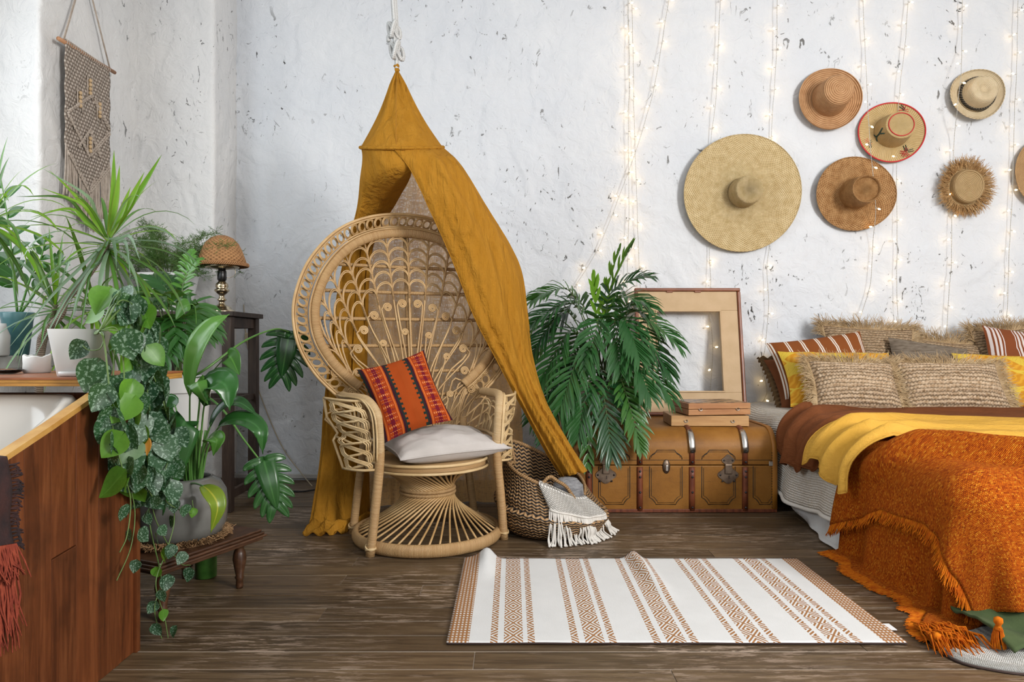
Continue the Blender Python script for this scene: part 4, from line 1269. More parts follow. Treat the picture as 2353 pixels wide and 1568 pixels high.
PALM = leaf_mat('palm_green', (0.010, 0.055, 0.018), (0.036, 0.130, 0.034), rough=0.24, transl=0.12)
PALM_M = leaf_mat('palm_mid_green', (0.035, 0.125, 0.025), (0.075, 0.20, 0.035), rough=0.28, transl=0.2)
PALM_Y = leaf_mat('palm_young_green', (0.10, 0.27, 0.02), (0.19, 0.38, 0.03), rough=0.35, transl=0.30)
STEM = pm('palm_stem', (0.06, 0.12, 0.03), (0.13, 0.17, 0.05), rough=0.5, nscale=12)
SOIL = pm('potting_soil', (0.012, 0.008, 0.006), (0.045, 0.03, 0.02), rough=0.95, nscale=60, bump=0.9, bscale=90, bdist=0.01)

def frond(parent, pts, mat, L=0.16, n=15, droop=0.35, w=0.012, name='frond', ang=42, up=(0, 0, 1), t0=0.2, stem=STEM, rr=0.0045, lift=0.25):
    """pinnate leaf: midrib along pts, leaflets both sides"""
    P = spline(pts, 24)
    mb = MB()
    upv = Vector(up)
    for i in range(n):
        t = lerp(t0, 0.985, i / (n - 1))
        k = min(22, int(t * 23))
        p = P[k].lerp(P[k + 1], t * 23 - k)
        tg = (P[k + 1] - P[k]).normalized()
        sd = tg.cross(upv)
        if sd.length < 0.2:
            sd = tg.cross(Vector((1, 0.3, 0)))
        sd.normalize()
        nr = sd.cross(tg)
        prof_ = math.sin(math.pi * (0.18 + 0.74 * (i / (n - 1)))) ** 0.8
        for s in (-1, 1):
            a = R(lerp(ang + 20, ang - 20, i / (n - 1)) + rnd(-8, 8))
            d0 = (tg * math.cos(a) + sd * s * math.sin(a) + nr * lift).normalized()
            l = L * (0.35 + 0.65 * prof_) * rnd(0.9, 1.08)
            dr = droop * rnd(0.7, 1.3)
            q = [p, p + d0 * l * 0.35 + Vector((0, 0, -dr * l * 0.03)), p + d0 * l * 0.70 + Vector((0, 0, -dr * l * 0.22)), p + d0 * l * 0.95 + Vector((0, 0, -dr * l * 0.62))]
            mb.blade(q, lambda t_, w=w: w * (0.45 + 2.2 * t_ * (1 - t_)) * (1 - t_ ** 5) + 0.0004, up=nr, fold=0.35, cols=1)
    o = mb.build(name, mat, parent)
    MB().tube(P, [lerp(rr, 0.0012, i / 23) for i in range(24)], 5).build('midrib', stem, o)
    return o

# ---- parlour palm on the trunk
PC = Vector((W(1398, 0, 4.17).x, 4.17, TZ))
SEAG = wrap_mat('coiled_seagrass_pot', (0.55, 0.42, 0.28), (0.70, 0.58, 0.43), 75, 0.9, gap=(0.22, 0.15, 0.09))
pl = thing('potted_palm', 'dark green parlour palm in a woven seagrass pot on the trunk', 'plant', PC)
MB().lathe([(0.13, 0.0), (0.165, 0.02), (0.19, 0.09), (0.195, 0.16), (0.18, 0.235), (0.172, 0.24), (0.168, 0.20)], 40, PC, cap1=False).build('woven_pot', SEAG, pl)
MB().lathe([(0.0, 0.205), (0.08, 0.21), (0.172, 0.203)], 24, PC, rfun=lambda a, t: 1).build('soil', SOIL, pl)
ctr = PC + Vector((-0.02, 0, 0.21))
def palm_frond(tip, via=None, mat=PALM, L=0.19, n=17, base=None, droop=0.42, w=0.0112, **k):
    """tip as (px, py, depth); the stalk rises from the pot and arches to the tip"""
    b = base or (ctr + Vector((rnd(-0.04, 0.04), rnd(-0.04, 0.04), 0)))
    T = W(*tip)
    if via is None:
        top = b.lerp(T, 0.55); top.z = max(b.z + 0.10, T.z) + 0.10 + 0.06 * rnd(0, 1)
    else:
        top = W(*via)
    pts = [b, b.lerp(top, 0.5) + Vector((0, 0, 0.05)), top, top.lerp(T, 0.6) + Vector((0, 0, 0.025)), T]
    return frond(pl, pts, mat, L, n, droop, w, t0=0.40, up=(0, -0.35, 1), **k)
palm_frond((1452, 568, 4.10), (1395, 690, 4.15), PALM_Y, L=0.13, n=9, w=0.012, ang=18, droop=0.1)
palm_frond((1425, 575, 4.12), (1385, 700, 4.16), PALM_Y, L=0.10, n=7, w=0.012, ang=16, droop=0.1)
palm_frond((1362, 640, 4.10), (1372, 740, 4.12), PALM_Y, L=0.12, n=8, w=0.012, ang=20, droop=0.1)
palm_frond((1478, 640, 4.05), (1400, 680, 4.10))
palm_frond((1485, 705, 3.98), (1420, 690, 4.08))
palm_frond((1228, 690, 4.00), (1310, 670, 4.08), PALM_M, L=0.16)
palm_frond((1225, 745, 3.98), (1320, 700, 4.05))
palm_frond((1222, 815, 3.96), (1300, 715, 4.03))
palm_frond((1240, 890, 3.95), (1310, 760, 4.02))
palm_frond((1230, 960, 3.93), (1320, 830, 4.0))
palm_frond((1262, 1000, 3.86), (1320, 850, 3.97))
palm_frond((1552, 790, 3.97), (1450, 715, 4.05))
palm_frond((1530, 850, 3.95), (1450, 740, 4.02))
palm_frond((1536, 910, 3.93), (1450, 790, 4.0))
palm_frond((1352, 842, 3.85), (1378, 730, 3.98), L=0.16)
palm_frond((1468, 820, 3.85), (1430, 730, 3.98), L=0.17)
palm_frond((1425, 850, 3.86), (1410, 735, 3.98), L=0.17)
palm_frond((1490, 905, 3.84), (1440, 790, 3.95))
palm_frond((1290, 935, 3.82), (1340, 800, 3.94))
palm_frond((1330, 1000, 3.80), (1358, 860, 3.90), L=0.17)
palm_frond((1405, 1045, 3.78), (1385, 890, 3.88), L=0.17)
palm_frond((1350, 1068, 3.79), (1360, 900, 3.88), PALM_M, L=0.10, n=10)
palm_frond((1470, 1030, 3.78), (1430, 880, 3.88), PALM_M, L=0.14, droop=0.2)
palm_frond((1300, 880, 4.05), (1340, 760, 4.1))
palm_frond((1450, 950, 3.90), (1425, 820, 3.97))
palm_frond((1270, 760, 4.2), (1330, 690, 4.2))
palm_frond((1500, 760, 4.2), (1440, 700, 4.2))
for k in range(9):
    a = rnd(0, 6.28)
    MB().tube(spline([ctr + Vector((0.05 * math.cos(a), 0.05 * math.sin(a), -0.01)), ctr + Vector((0.06 * math.cos(a), 0.06 * math.sin(a), 0.14)), ctr + Vector((0.09 * math.cos(a), 0.07 * math.sin(a), 0.30))], 8), 0.006, 6).build('stem', STEM, pl)

# ------------------------------------------------------------------ hats on the wall
def straw_mat(name, c1, c2, rings=260.0, radial=0.0, depth=0.6, gap=None, swirl=0.0, rough=0.7):
    """straw: rings run along the uv length (v), radial weave along u"""
    m, nt, out = newmat(name)
    tc = node(nt, 'ShaderNodeTexCoord')
    sep = node(nt, 'ShaderNodeSeparateXYZ', {0: tc.outputs['UV']})
    v = mth(nt, 'ADD', mth(nt, 'MULTIPLY', sep.outputs[1], rings), mth(nt, 'MULTIPLY', sep.outputs[0], swirl if swirl else 1.0))
    a = mth(nt, 'SINE', mth(nt, 'MULTIPLY', v, 6.2832))
    h = mth(nt, 'MULTIPLY_ADD', a, 0.5, 0.5)
    if radial:
        b = mth(nt, 'SINE', mth(nt, 'MULTIPLY', sep.outputs[0], radial * 6.2832))
        h = mth(nt, 'MULTIPLY_ADD', mth(nt, 'MULTIPLY', a, b), 0.5, 0.5)
    n = noisef(nt, coords(nt, 'Object'), 24, 4, 0.65)
    c = ramp(nt, mth(nt, 'ADD', mth(nt, 'MULTIPLY', n, 0.75), mth(nt, 'MULTIPLY', h, 0.25)), [(0.30, c1), (0.75, c2)])
    c = mix(nt, ramp(nt, h, [(0.0, 0.55), (0.35, 0.0)]), c, gap or tuple(x * 0.4 for x in c1))
    princ(nt, out, col=c, rough=rough, spec=0.3, nrm=bumpn(nt, h, depth, 0.005))
    return m
def hat(name, label, cx, cy, rpx, prof_brim, prof_crown, mat, tilt=(0, 0), squash=1.0, wob=(0.0, 3, 0.0), top=None, coff=(0, 0), extra=None, segs=72, cmat=None, cr=lambda a, t: 1.0):
    """brim/crown profiles as (radius/R, height/R) measured out from the wall"""
    d = YB - 0.025
    c = W(cx, cy, d)
    Rm = px(rpx, d)
    M = Matrix.Rotation(R(90), 3, 'X')                       # lathe z -> towards the camera (-y)
    T = Matrix.Rotation(R(tilt[0]), 3, 'X') @ Matrix.Rotation(R(tilt[1]), 3, 'Z')
    t = thing(name, label, 'hat', c, group='straw hats on the wall')
    wa, wn, wp = wob
    def fold(mb):
        return mb
    MM = T @ M
    def prof_pts(pr, f, off=(0, 0)):
        rows = []
        for i, (r, z) in enumerate(pr):
            row = []
            for k in range(segs):
                a = 2 * math.pi * k / segs
                q_ = f(a, r)
                zz = z + wa * max(0, r - 0.35) * math.sin(wn * a + wp)
                row.append(c + MM @ Vector((r * q_ * math.cos(a) * Rm + off[0] * Rm, r * q_ * squash * math.sin(a) * Rm + off[1] * Rm, zz * Rm)))
            rows.append(row)
        L = [0.0]
        for a_, b_ in zip(pr, pr[1:]):
            L.append(L[-1] + math.hypot(b_[0] - a_[0], b_[1] - a_[1]) * Rm)
        return rows, L
    br, L = prof_pts(prof_brim, lambda a, r: 1 + 0.012 * math.sin(2 * a + wp) * r)
    b = MB().grid(br, uv=lambda i, j: (j / segs, L[min(i, len(L) - 1)]), closeu=True).build('brim', mat, t, solid=0.005)
    cr_, L2 = prof_pts(prof_crown, lambda a, r: cr(a, r), coff)
    MB().grid(cr_, uv=lambda i, j: (j / segs, L2[min(i, len(L2) - 1)]), closeu=True).build('crown', cmat or mat, t)
    return t, c, Rm, MM, br, cr_
def arc_prof(pts, n=24):
    return [(p.x, p.y) for p in spline([(a, b, 0) for a, b in pts], n)]
S_BIG = straw_mat('greenish_straw_weave', (0.52, 0.365, 0.155), (0.84, 0.67, 0.39), 70, 90, 0.9)
S_TAN = straw_mat('tan_braid', (0.47, 0.235, 0.10), (0.70, 0.41, 0.21), 78, 0, 0.6)
S_BRN = straw_mat('golden_brown_weave', (0.26, 0.11, 0.028), (0.60, 0.35, 0.15), 62, 60, 0.8, rough=0.5)
S_FLOW = straw_mat('striped_straw', (0.54, 0.38, 0.16), (0.68, 0.51, 0.26), 20, 0, 0.5, swirl=90, gap=(0.30, 0.17, 0.06))
S_PALE = straw_mat('pale_panama_straw', (0.66, 0.51, 0.30), (0.82, 0.68, 0.47), 130, 0, 0.4)
S_RAF = straw_mat('raffia_braid', (0.50, 0.33, 0.15), (0.62, 0.43, 0.22), 110, 0, 0.8)
hat('sun_hat', 'huge round sun hat of greenish woven straw, largest on the wall', 1702, 446, 134, arc_prof([(1.0, 0.10), (0.97, 0.085), (0.75, 0.085), (0.5, 0.07), (0.36, 0.09), (0.255, 0.10)]),
    arc_prof([(0.255, 0.09), (0.25, 0.24), (0.235, 0.40), (0.205, 0.445), (0.12, 0.445), (0.001, 0.44)], 20), S_BIG, tilt=(2, 1), wob=(0.03, 2, 0.5), coff=(0.0, 0.0))
hat('straw_hat', 'plain tan braided straw hat, highest on the left of the group', 1902, 231, 69, arc_prof([(1.0, 0.20), (0.98, 0.16), (0.85, 0.10), (0.68, 0.08), (0.58, 0.12)]),
    arc_prof([(0.58, 0.10), (0.54, 0.42), (0.50, 0.82), (0.45, 0.96), (0.30, 1.02), (0.12, 1.05), (0.001, 1.05)], 26), S_TAN, tilt=(-2, -4), wob=(0.10, 2, 1.2), squash=1.03)
t, c, Rm, MM, br, crn = hat('embroidered_hat', 'straw hat with red edging and red and green embroidered flowers', 2045, 306, 73, arc_prof([(1.0, 0.10), (0.97, 0.07), (0.8, 0.06), (0.62, 0.08), (0.54, 0.12)]),
    arc_prof([(0.54, 0.10), (0.51, 0.35), (0.46, 0.66), (0.445, 0.72), (0.43, 0.75), (0.20, 0.77), (0.001, 0.775)], 26), S_FLOW, tilt=(-3, -5), wob=(0.06, 2, 0.8), squash=0.95)
RED = pm('red_raffia', (0.62, 0.03, 0.035), rough=0.7)
GRN = pm('dark_green_raffia', (0.02, 0.06, 0.045), rough=0.7)
MB().tube([p for p in br[0]], 0.0048, 6, closed=True).build('red_edging', RED, t)
MB().tube([p + MM @ Vector((0, 0, 0.003)) for p in crn[18]], 0.0032, 5, closed=True).build('red_ring', RED, t)
def stitch(cx_, cy_, ang, mat, onz, s=1.0, arms=((1, 0), (-.5, .87), (-.5, -.87))):
    mb = MB()
    for (ax, ay) in arms:
        for off in (-0.0045, 0.0045):
            p0 = Vector((cx_, cy_, 0)); dd = Matrix.Rotation(ang, 3, 'Z') @ Vector((ax, ay, 0)); sd = Vector((-dd.y, dd.x, 0))
            a_, b_ = p0 + dd * 0.004 + sd * off, p0 + dd * 0.034 * s + sd * off * 1.6
            mb.tube([c + MM @ Vector((a_.x, a_.y, onz(a_))), c + MM @ Vector((b_.x, b_.y, onz(b_)))], 0.0024, 5)
    return mb
for ang in (62, 205, 300):
    x_, y_ = 0.80 * Rm * math.cos(R(ang)), 0.80 * Rm * 0.95 * math.sin(R(ang))
    stitch(x_, y_, R(ang), RED, lambda p: 0.072 * Rm + 0.004 + 0.04 * Rm * max(0, (p.length / Rm - .8)), 0.95, ((1, 0.2), (-.6, .8), (-.6, -.8), (0.5, -0.9))).build('embroidered_flower', RED, t)
    stitch(x_ + 0.012, y_ + 0.006, R(ang + 40), GRN, lambda p: 0.072 * Rm + 0.005 + 0.04 * Rm * max(0, (p.length / Rm - .8)), 1.15, ((0.9, 0.6), (-.8, .9))).build('embroidered_leaf', GRN, t)
# leaf spray up the side of the crown
mb = MB()
for (h0, h1, a0, a1) in ((0.22, 0.42, 200, 196), (0.40, 0.60, 196, 206), (0.40, 0.60, 196, 184), (0.22, 0.12, 200, 214), (0.22, 0.12, 200, 188)):
    for o_ in (0, 2.2):
        def cp(h_, a_):
            r_ = interp([(0.1, 0.555), (0.35, 0.53), (0.66, 0.48)], h_) * Rm
            return c + MM @ Vector((r_ * math.cos(R(a_ + o_)), 0.95 * r_ * math.sin(R(a_ + o_)), h_ * Rm))
        mb.tube([cp(h0, a0), cp((h0 + h1) / 2, (a0 + a1) / 2), cp(h1, a1)], 0.0028, 5)
mb.build('embroidered_spray', GRN, t)
hat('brown_straw_hat', 'golden brown wide brimmed straw hat beneath the red edged hat', 1960, 447, 88, arc_prof([(1.0, 0.16), (0.97, 0.13), (0.80, 0.13), (0.62, 0.10), (0.48, 0.09), (0.40, 0.15)]),
    arc_prof([(0.42, 0.12), (0.39, 0.38), (0.37, 0.66), (0.36, 0.78), (0.345, 0.81), (0.315, 0.785), (0.285, 0.735), (0.15, 0.745), (0.001, 0.75)], 30), S_BRN, tilt=(2, -3), wob=(0.10, 2, 2.2), squash=0.96)
t, c, Rm, MM, br, crn = hat('panama_hat', 'pale panama hat with pinched crown and black woven band, top right', 2238, 222, 58, arc_prof([(1.0, 0.24), (0.95, 0.17), (0.82, 0.13), (0.68, 0.12)]),
    arc_prof([(0.68, 0.10), (0.63, 0.32), (0.58, 0.58), (0.53, 0.74), (0.44, 0.82), (0.25, 0.80), (0.12, 0.70), (0.001, 0.67)], 30), S_PALE, tilt=(-4, -6), wob=(0.12, 2, 0.3), squash=1.0,
    cr=lambda a, r: 1 - 0.10 * max(0, math.cos(a - 0.6)) * (r < 0.6))
BLKB = wrap_mat('black_white_braid', (0.012, 0.011, 0.010), (0.02, 0.018, 0.016), 60, 0.5, gap=(0.5, 0.4, 0.25))
for z_, r_ in ((0.24, 0.0042), (0.19, 0.0042), (0.14, 0.0042), (0.02, 0.0022)):
    k_ = interp([(0.0, 0.69), (0.1, 0.675), (0.32, 0.64)], z_ + 0.06)
    MB().tube([c + MM @ Vector((k_ * Rm * math.cos(a), k_ * Rm * math.sin(a), (z_ + 0.10) * Rm)) for a in [2 * math.pi * i / 48 for i in range(48)]], r_, 6, closed=True).build('hat_band', BLKB, t)
MB().tube(br[0], 0.0035, 5, closed=True).build('stitched_edge', wrap_mat('dashed_black_edge', (0.62, 0.47, 0.27), (0.74, 0.6, 0.4), 40, 0.3, gap=(0.02, 0.015, 0.01)), t)
t, c, Rm, MM, br, crn = hat('fringed_hat', 'straw hat ringed with shaggy raffia fringe, below the panama hat', 2213, 432, 52, arc_prof([(1.0, 0.10), (0.9, 0.12), (0.8, 0.14), (0.66, 0.16)]),
    arc_prof([(0.68, 0.14), (0.67, 0.34), (0.64, 0.46), (0.60, 0.50), (0.54, 0.46), (0.30, 0.44), (0.001, 0.44)], 24), S_RAF, tilt=(2, -2), wob=(0.05, 2, 0.5), squash=1.10)
RAF = pm('shaggy_raffia', (0.50, 0.27, 0.10), (0.72, 0.46, 0.21), rough=0.75, nscale=30, rndv=0.1)
mb = MB()
for k in range(1300):
    a = rnd(0, 6.2832); r0 = rnd(0.70, 1.0) * Rm
    dirv = Vector((math.cos(a + rnd(-0.35, 0.35)), math.sin(a + rnd(-0.35, 0.35)), rnd(0.0, 1.0)))
    p = c + MM @ Vector((r0 * math.cos(a), 1.1 * r0 * math.sin(a), 0.20 * Rm))
    l = rnd(0.16, 0.36) * Rm
    p1 = p + MM @ (dirv * l * 0.5); p2 = p + MM @ (dirv * l + Vector((rnd(-.01, .01), rnd(-.01, .01), -0.01)))
    mb.tube([p, p1, p2], [0.0016, 0.0017, 0.0010], 3, caps=False)
o = mb.build('raffia_fringe', RAF, t); o['kind'] = 'stuff'
hat('edge_hat', 'tan straw hat with braided edge cut off by the right frame edge', 2392, 398, 66, arc_prof([(1.0, 0.16), (0.97, 0.12), (0.80, 0.10), (0.60, 0.10)]),
    arc_prof([(0.60, 0.08), (0.56, 0.32), (0.52, 0.58), (0.45, 0.68), (0.25, 0.72), (0.001, 0.72)], 24), straw_mat('warm_straw', (0.46, 0.265, 0.12), (0.60, 0.38, 0.18), 110, 60, 0.7), wob=(0.06, 2, 0.5), squash=1.2)

# ------------------------------------------------------------------ string lights
WIRE = pm('pale_twisted_wire', (0.55, 0.54, 0.50), rough=0.5)
CAPM = pm('clear_bulb_holder', (0.62, 0.60, 0.55), rough=0.4)
m, nt, out = newmat('warm_bulb')
princ(nt, out, col=(1, 0.8, 0.5), rough=0.3, emc=(1.0, 0.66, 0.28, 1), ems=20.0)
BULB = m
bulb_me = None
def strand(label, pts, step=0.150, off=0.0, d=None, wig=0.004, skip=()):
    global bulb_me
    P0 = [W(x, y, (p[0] if p else (YB - 0.045))) for x, y, *p in pts]
    sp = spline(P0, max(24, 10 * len(P0)))
    top = max(sp, key=lambda p: p.z)
    t = thing('string_light', label, 'string light', sp[-1], group='fairy light strands hanging down the wall')
    n = len(sp)
    # two wires twisted together
    L = [0.0]
    for a, b in zip(sp, sp[1:]):
        L.append(L[-1] + (b - a).length)
    cnt = int(L[-1] / 0.012)
    A_, B_ = [], []
    for i in range(cnt + 1):
        s = L[-1] * i / cnt
        k = max(j for j in range(n) if L[j] <= s + 1e-9); k = min(k, n - 2)
        p = sp[k].lerp(sp[k + 1], (s - L[k]) / (L[k + 1] - L[k] + 1e-9))
        p = p + Vector((wig * nz(s * 6 + off, 3), 0, 0))
        a = s * 170
        A_.append(p + Vector((0.0016 * math.cos(a), 0.0016 * math.sin(a), 0)))
        B_.append(p - Vector((0.0016 * math.cos(a), 0.0016 * math.sin(a), 0)))
    MB().tube(A_, 0.00115, 4).tube(B_, 0.00115, 4).build('wire', WIRE, t)
    s = off * 0.11 + 0.03
    q_ = 0
    while s < L[-1]:
        k = max(j for j in range(n) if L[j] <= s); k = min(k, n - 2)
        p = sp[k].lerp(sp[k + 1], (s - L[k]) / (L[k + 1] - L[k] + 1e-9))
        yi = CY - (p.z - H) * F / p.y
        if any(a_ < yi < b_ for a_, b_ in skip):
            s += step; q_ += 1
            continue
        sx = -1 if (q_ % 2) else 1
        dirv = Vector((sx * rnd(0.5, 1.0), rnd(-0.35, 0.1), rnd(-0.5, 0.25))).normalized()
        e = p + dirv * 0.020
        MB().tube([p, e], [0.0022, 0.0030], 6).build('bulb_holder', CAPM, t)
        if bulb_me is None:
            b = MB().lathe([(0.0, -0.003), (0.0048, -0.002), (0.0058, 0.004), (0.0046, 0.010), (0.0015, 0.0145), (0.0, 0.015)], 10).build('bulb', BULB, t, world=False)
            bulb_me = b
        else:
            b = inst('bulb', bulb_me, t, Matrix.Identity(4))
        Mb = dirv.to_track_quat('Z', 'Y').to_matrix().to_4x4()
        Mb.translation = e - sp[-1]
        b.matrix_local = Mb
        s += step * rnd(0.85, 1.15); q_ += 1
    return t
HD = YB - 0.14
strand('fairy light strand running diagonally from the top down to the palm', [(1540, -20), (1505, 190), (1470, 320), (1425, 445), (1375, 570), (1320, 660)], off=0.2)
strand('left one of two fairy light strands hanging straight above the palm', [(1443, -20), (1446, 150), (1444, 300), (1445, 500), (1441, 640), (1440, 700)], off=0.5)
strand('right one of two fairy light strands hanging straight above the palm', [(1452, -20), (1455, 150), (1458, 300), (1464, 480), (1470, 640), (1474, 690)], off=0.8)
strand('fairy light strand passing behind the left part of the huge hat', [(1656, -20), (1650, 120), (1643, 250), (1634, 320, YB - 0.026), (1630, 450, YB - 0.026), (1630, 580, YB - 0.026), (1633, 640), (1630, 700), (1638, 800), (1632, 900)], off=0.3, skip=((325, 570),))
strand('fairy light strand passing behind the right part of the huge hat', [(1786, -20), (1785, 100), (1778, 220), (1772, 320, YB - 0.026), (1770, 440, YB - 0.026), (1768, 560, YB - 0.026), (1762, 620), (1766, 700), (1758, 800), (1750, 840), (1762, 900), (1745, 935)], off=0.6, skip=((325, 575),))
strand('fairy light strand crossing in front of the red edged hat', [(1982, -20), (1990, 160), (1994, 240, HD), (2000, 340, HD), (2006, 400, HD), (2012, 480, HD), (2006, 560), (2000, 650), (1980, 720), (1968, 750)], off=0.1)
strand('fairy light strand hanging between the red edged hat and the panama hat', [(2088, -20), (2080, 100), (2066, 220), (2060, 400), (2062, 560), (2060, 650), (2064, 745)], off=0.4)
strand('fairy light strand crossing in front of the panama and fringed hats', [(2212, -20), (2210, 100), (2208, 170, HD), (2200, 250, HD), (2192, 330), (2188, 480), (2186, 600), (2180, 680), (2176, 760)], off=0.7)
strand('fairy light strand hanging near the right edge of the wall', [(2340, -20), (2336, 150), (2330, 300), (2326, 450), (2318, 600), (2315, 700), (2310, 765)], off=0.9)
# ------------------------------------------------------------------ bed
XE, YF, BR = 1.555, 2.36, 0.10            # left side, foot, edge rounding
BX1, BY1 = 3.45, 4.62
BCX, BCY = XE + BR, YF + BR
def ztop(x, y):
    return 0.478 + 0.055 * sstep(3.15, 4.2, y) + 0.010 * nz(x * 2.2, y * 2.2)
def edge_prof(L, zt, fl=0.10):
    arc = BR * math.pi / 2
    if L <= arc:
        q_ = L / BR
        return BR * math.sin(q_), zt - (BR - BR * math.cos(q_))
    out = BR + fl * (L - arc)
    z = zt - BR - math.sqrt(1 - fl * fl) * (L - arc)
    if z < 0.012:
        out += (0.012 - z) * 0.9
        z = 0.012
    return out, z
def bed_pt(x, y, off=0.0, fl=0.10, ripple=0.0):
    """(x, y) measured along the cloth: beyond the edges it hangs down"""
    a, b = BCX - x, BCY - y
    if a <= 0 and b <= 0:
        return Vector((x, y, ztop(x, y) + off))
    if a > 0 and b <= 0:
        L, dx, dy, bx, by = a, -1.0, 0.0, BCX, y
    elif b > 0 and a <= 0:
        L, dx, dy, bx, by = b, 0.0, -1.0, x, BCY
    else:
        L = math.hypot(a, b); dx, dy, bx, by = -a / L, -b / L, BCX, BCY
    o_, z = edge_prof(L, ztop(bx, by), fl)
    k = min(1.0, L / 0.14)
    ro = o_ + off * math.sin(min(1, L / (BR * 1.57)) * math.pi / 2)
    ang = math.atan2(-dy, -dx)
    if ripple:
        rp_ = ripple * sstep(0.12, 0.5, L) * (math.sin(by * 13 + bx * 9 + ang * 7 + 0.8) + 0.5 * math.sin(by * 29 + ang * 12))
        ro += rp_ + 0.3 * ripple
    return Vector((bx + dx * ro, by + dy * ro, z + off * (1 - k) + (0.0)))
def bed_sheet(P_fn, n, m):
    return [[P_fn(i / (n - 1), j / (m - 1)) for j in range(m)] for i in range(n)]

bed = thing('bed', 'low bed with mattress hidden under cream and orange covers', 'bed', ((XE + BX1) / 2, (YF + BY1) / 2, 0))
WOODD = pm('dark_bed_wood', (0.06, 0.035, 0.02), rough=0.6)
MATT = pm('mattress_ticking', (0.6, 0.58, 0.55), rough=0.9)
MB().box(((XE + BX1) / 2 + 0.06, (YF + BY1) / 2 + 0.05, 0.17), (BX1 - XE - 0.16, BY1 - YF - 0.12, 0.10)).build('bed_frame', WOODD, bed, smooth=False)
for xx in (XE + 0.22, BX1 - 0.1):
    for yy in (YF + 0.2, BY1 - 0.1):
        MB().tube([Vector((xx, yy, 0)), Vector((xx, yy, 0.13))], 0.03, 10).build('leg', WOODD, bed)
MB().box(((XE + BX1) / 2 + 0.05, (YF + BY1) / 2 + 0.04, 0.335), (BX1 - XE - 0.12, BY1 - YF - 0.10, 0.24)).build('mattress', MATT, bed, smooth=False, bevel=0.05)

def knit_mat(name, c1, c2, fu, fv, depth=0.7, dark=0.55, tw=0.0):
    m, nt, out = newmat(name)
    tc = node(nt, 'ShaderNodeTexCoord')
    sep = node(nt, 'ShaderNodeSeparateXYZ', {0: tc.outputs['UV']})
    n = noisef(nt, coords(nt, 'Object'), 18, 4, 0.65)
    a = mth(nt, 'ADD', mth(nt, 'MULTIPLY', sep.outputs[0], fu), mth(nt, 'MULTIPLY', n, 0.8))
    b = mth(nt, 'ADD', mth(nt, 'MULTIPLY', sep.outputs[1], fv), mth(nt, 'MULTIPLY', n, 0.8))
    rowp = mth(nt, 'MULTIPLY', mth(nt, 'MODULO', mth(nt, 'FLOOR', b), 2.0), 0.5)
    x = mth(nt, 'ABSOLUTE', mth(nt, 'SUBTRACT', mth(nt, 'FRACT', mth(nt, 'ADD', a, rowp)), 0.5))
    y = mth(nt, 'ABSOLUTE', mth(nt, 'SUBTRACT', mth(nt, 'FRACT', b), 0.5))
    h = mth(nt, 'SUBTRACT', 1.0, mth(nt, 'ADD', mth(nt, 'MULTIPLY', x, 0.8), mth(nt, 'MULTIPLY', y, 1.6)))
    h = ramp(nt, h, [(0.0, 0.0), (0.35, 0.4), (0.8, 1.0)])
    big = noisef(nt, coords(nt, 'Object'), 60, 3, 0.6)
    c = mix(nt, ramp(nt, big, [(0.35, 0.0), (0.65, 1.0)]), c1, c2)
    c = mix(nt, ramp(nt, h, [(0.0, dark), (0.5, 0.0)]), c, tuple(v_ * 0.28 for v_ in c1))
    princ(nt, out, col=c, rough=0.95, spec=0.1, nrm=bumpn(nt, h, depth, 0.006))
    return m
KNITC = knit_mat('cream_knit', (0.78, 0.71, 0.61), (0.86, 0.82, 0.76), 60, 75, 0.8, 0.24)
SHEETW = cloth_mat('white_sheet', (0.72, 0.72, 0.72), (0.80, 0.80, 0.80), transl=0.1, wr=(1, 1, 1), wrs=5)
def hem_ws(y):
    return interp([(2.3, 0.58), (3.15, 0.585), (3.5, 0.56), (3.85, 0.48), (4.6, 0.48)], y)
P = [[bed_pt(BCX - hem_ws(y) * i / 16, y, 0.002, 0.05, 0.012) for i in range(17)] for y in [lerp(3.06, 4.6, k / 60) for k in range(61)]]
tag(MB().grid(P, uv=lambda i, j: (i / 20, j / 30)).build('white_bed_sheet', SHEETW, solid=0.003), 'crumpled white sheet hanging to the floor under the cream bedspread', 'sheet')
P = []
for k in range(81):
    y = lerp(2.35, 4.66, k / 80)
    row = []
    for i in range(61):
        x = lerp(3.3, BCX - interp([(2.3, -0.05), (2.95, -0.02), (3.06, 0.40), (3.2, 0.42), (3.8, 0.47), (4.3, 0.50), (4.66, 0.50)], y) - 0.01 * math.sin(y * 9), i / 60)
        p = bed_pt(x, y, 0.010, 0.12, 0.014)
        if y > 4.05:                              # the far corner spreads towards the trunk
            p.x -= 0.06 * sstep(4.05, 4.6, y) * sstep(1.75, 1.45, p.x)
        row.append(p)
    P.append(row)
bs = thing('cream_bedspread', 'cream chunky knit bedspread hanging down beside the ochre trunk', 'bedspread', (1.5, 3.6, 0))
MB().grid(P, uv=lambda i, j: (i / 80 * 2.3, j / 60 * 2.3)).build('knit_cloth', KNITC, bs, solid=0.012)
MB().tube([r[-1] for r in P if r[-1].y > 3.08], 0.012, 6, flat=(1, 1.6)).build('edge_band', pm('cream_edge', (0.80, 0.77, 0.72), rough=0.95, bump=0.5, bscale=120), bs)

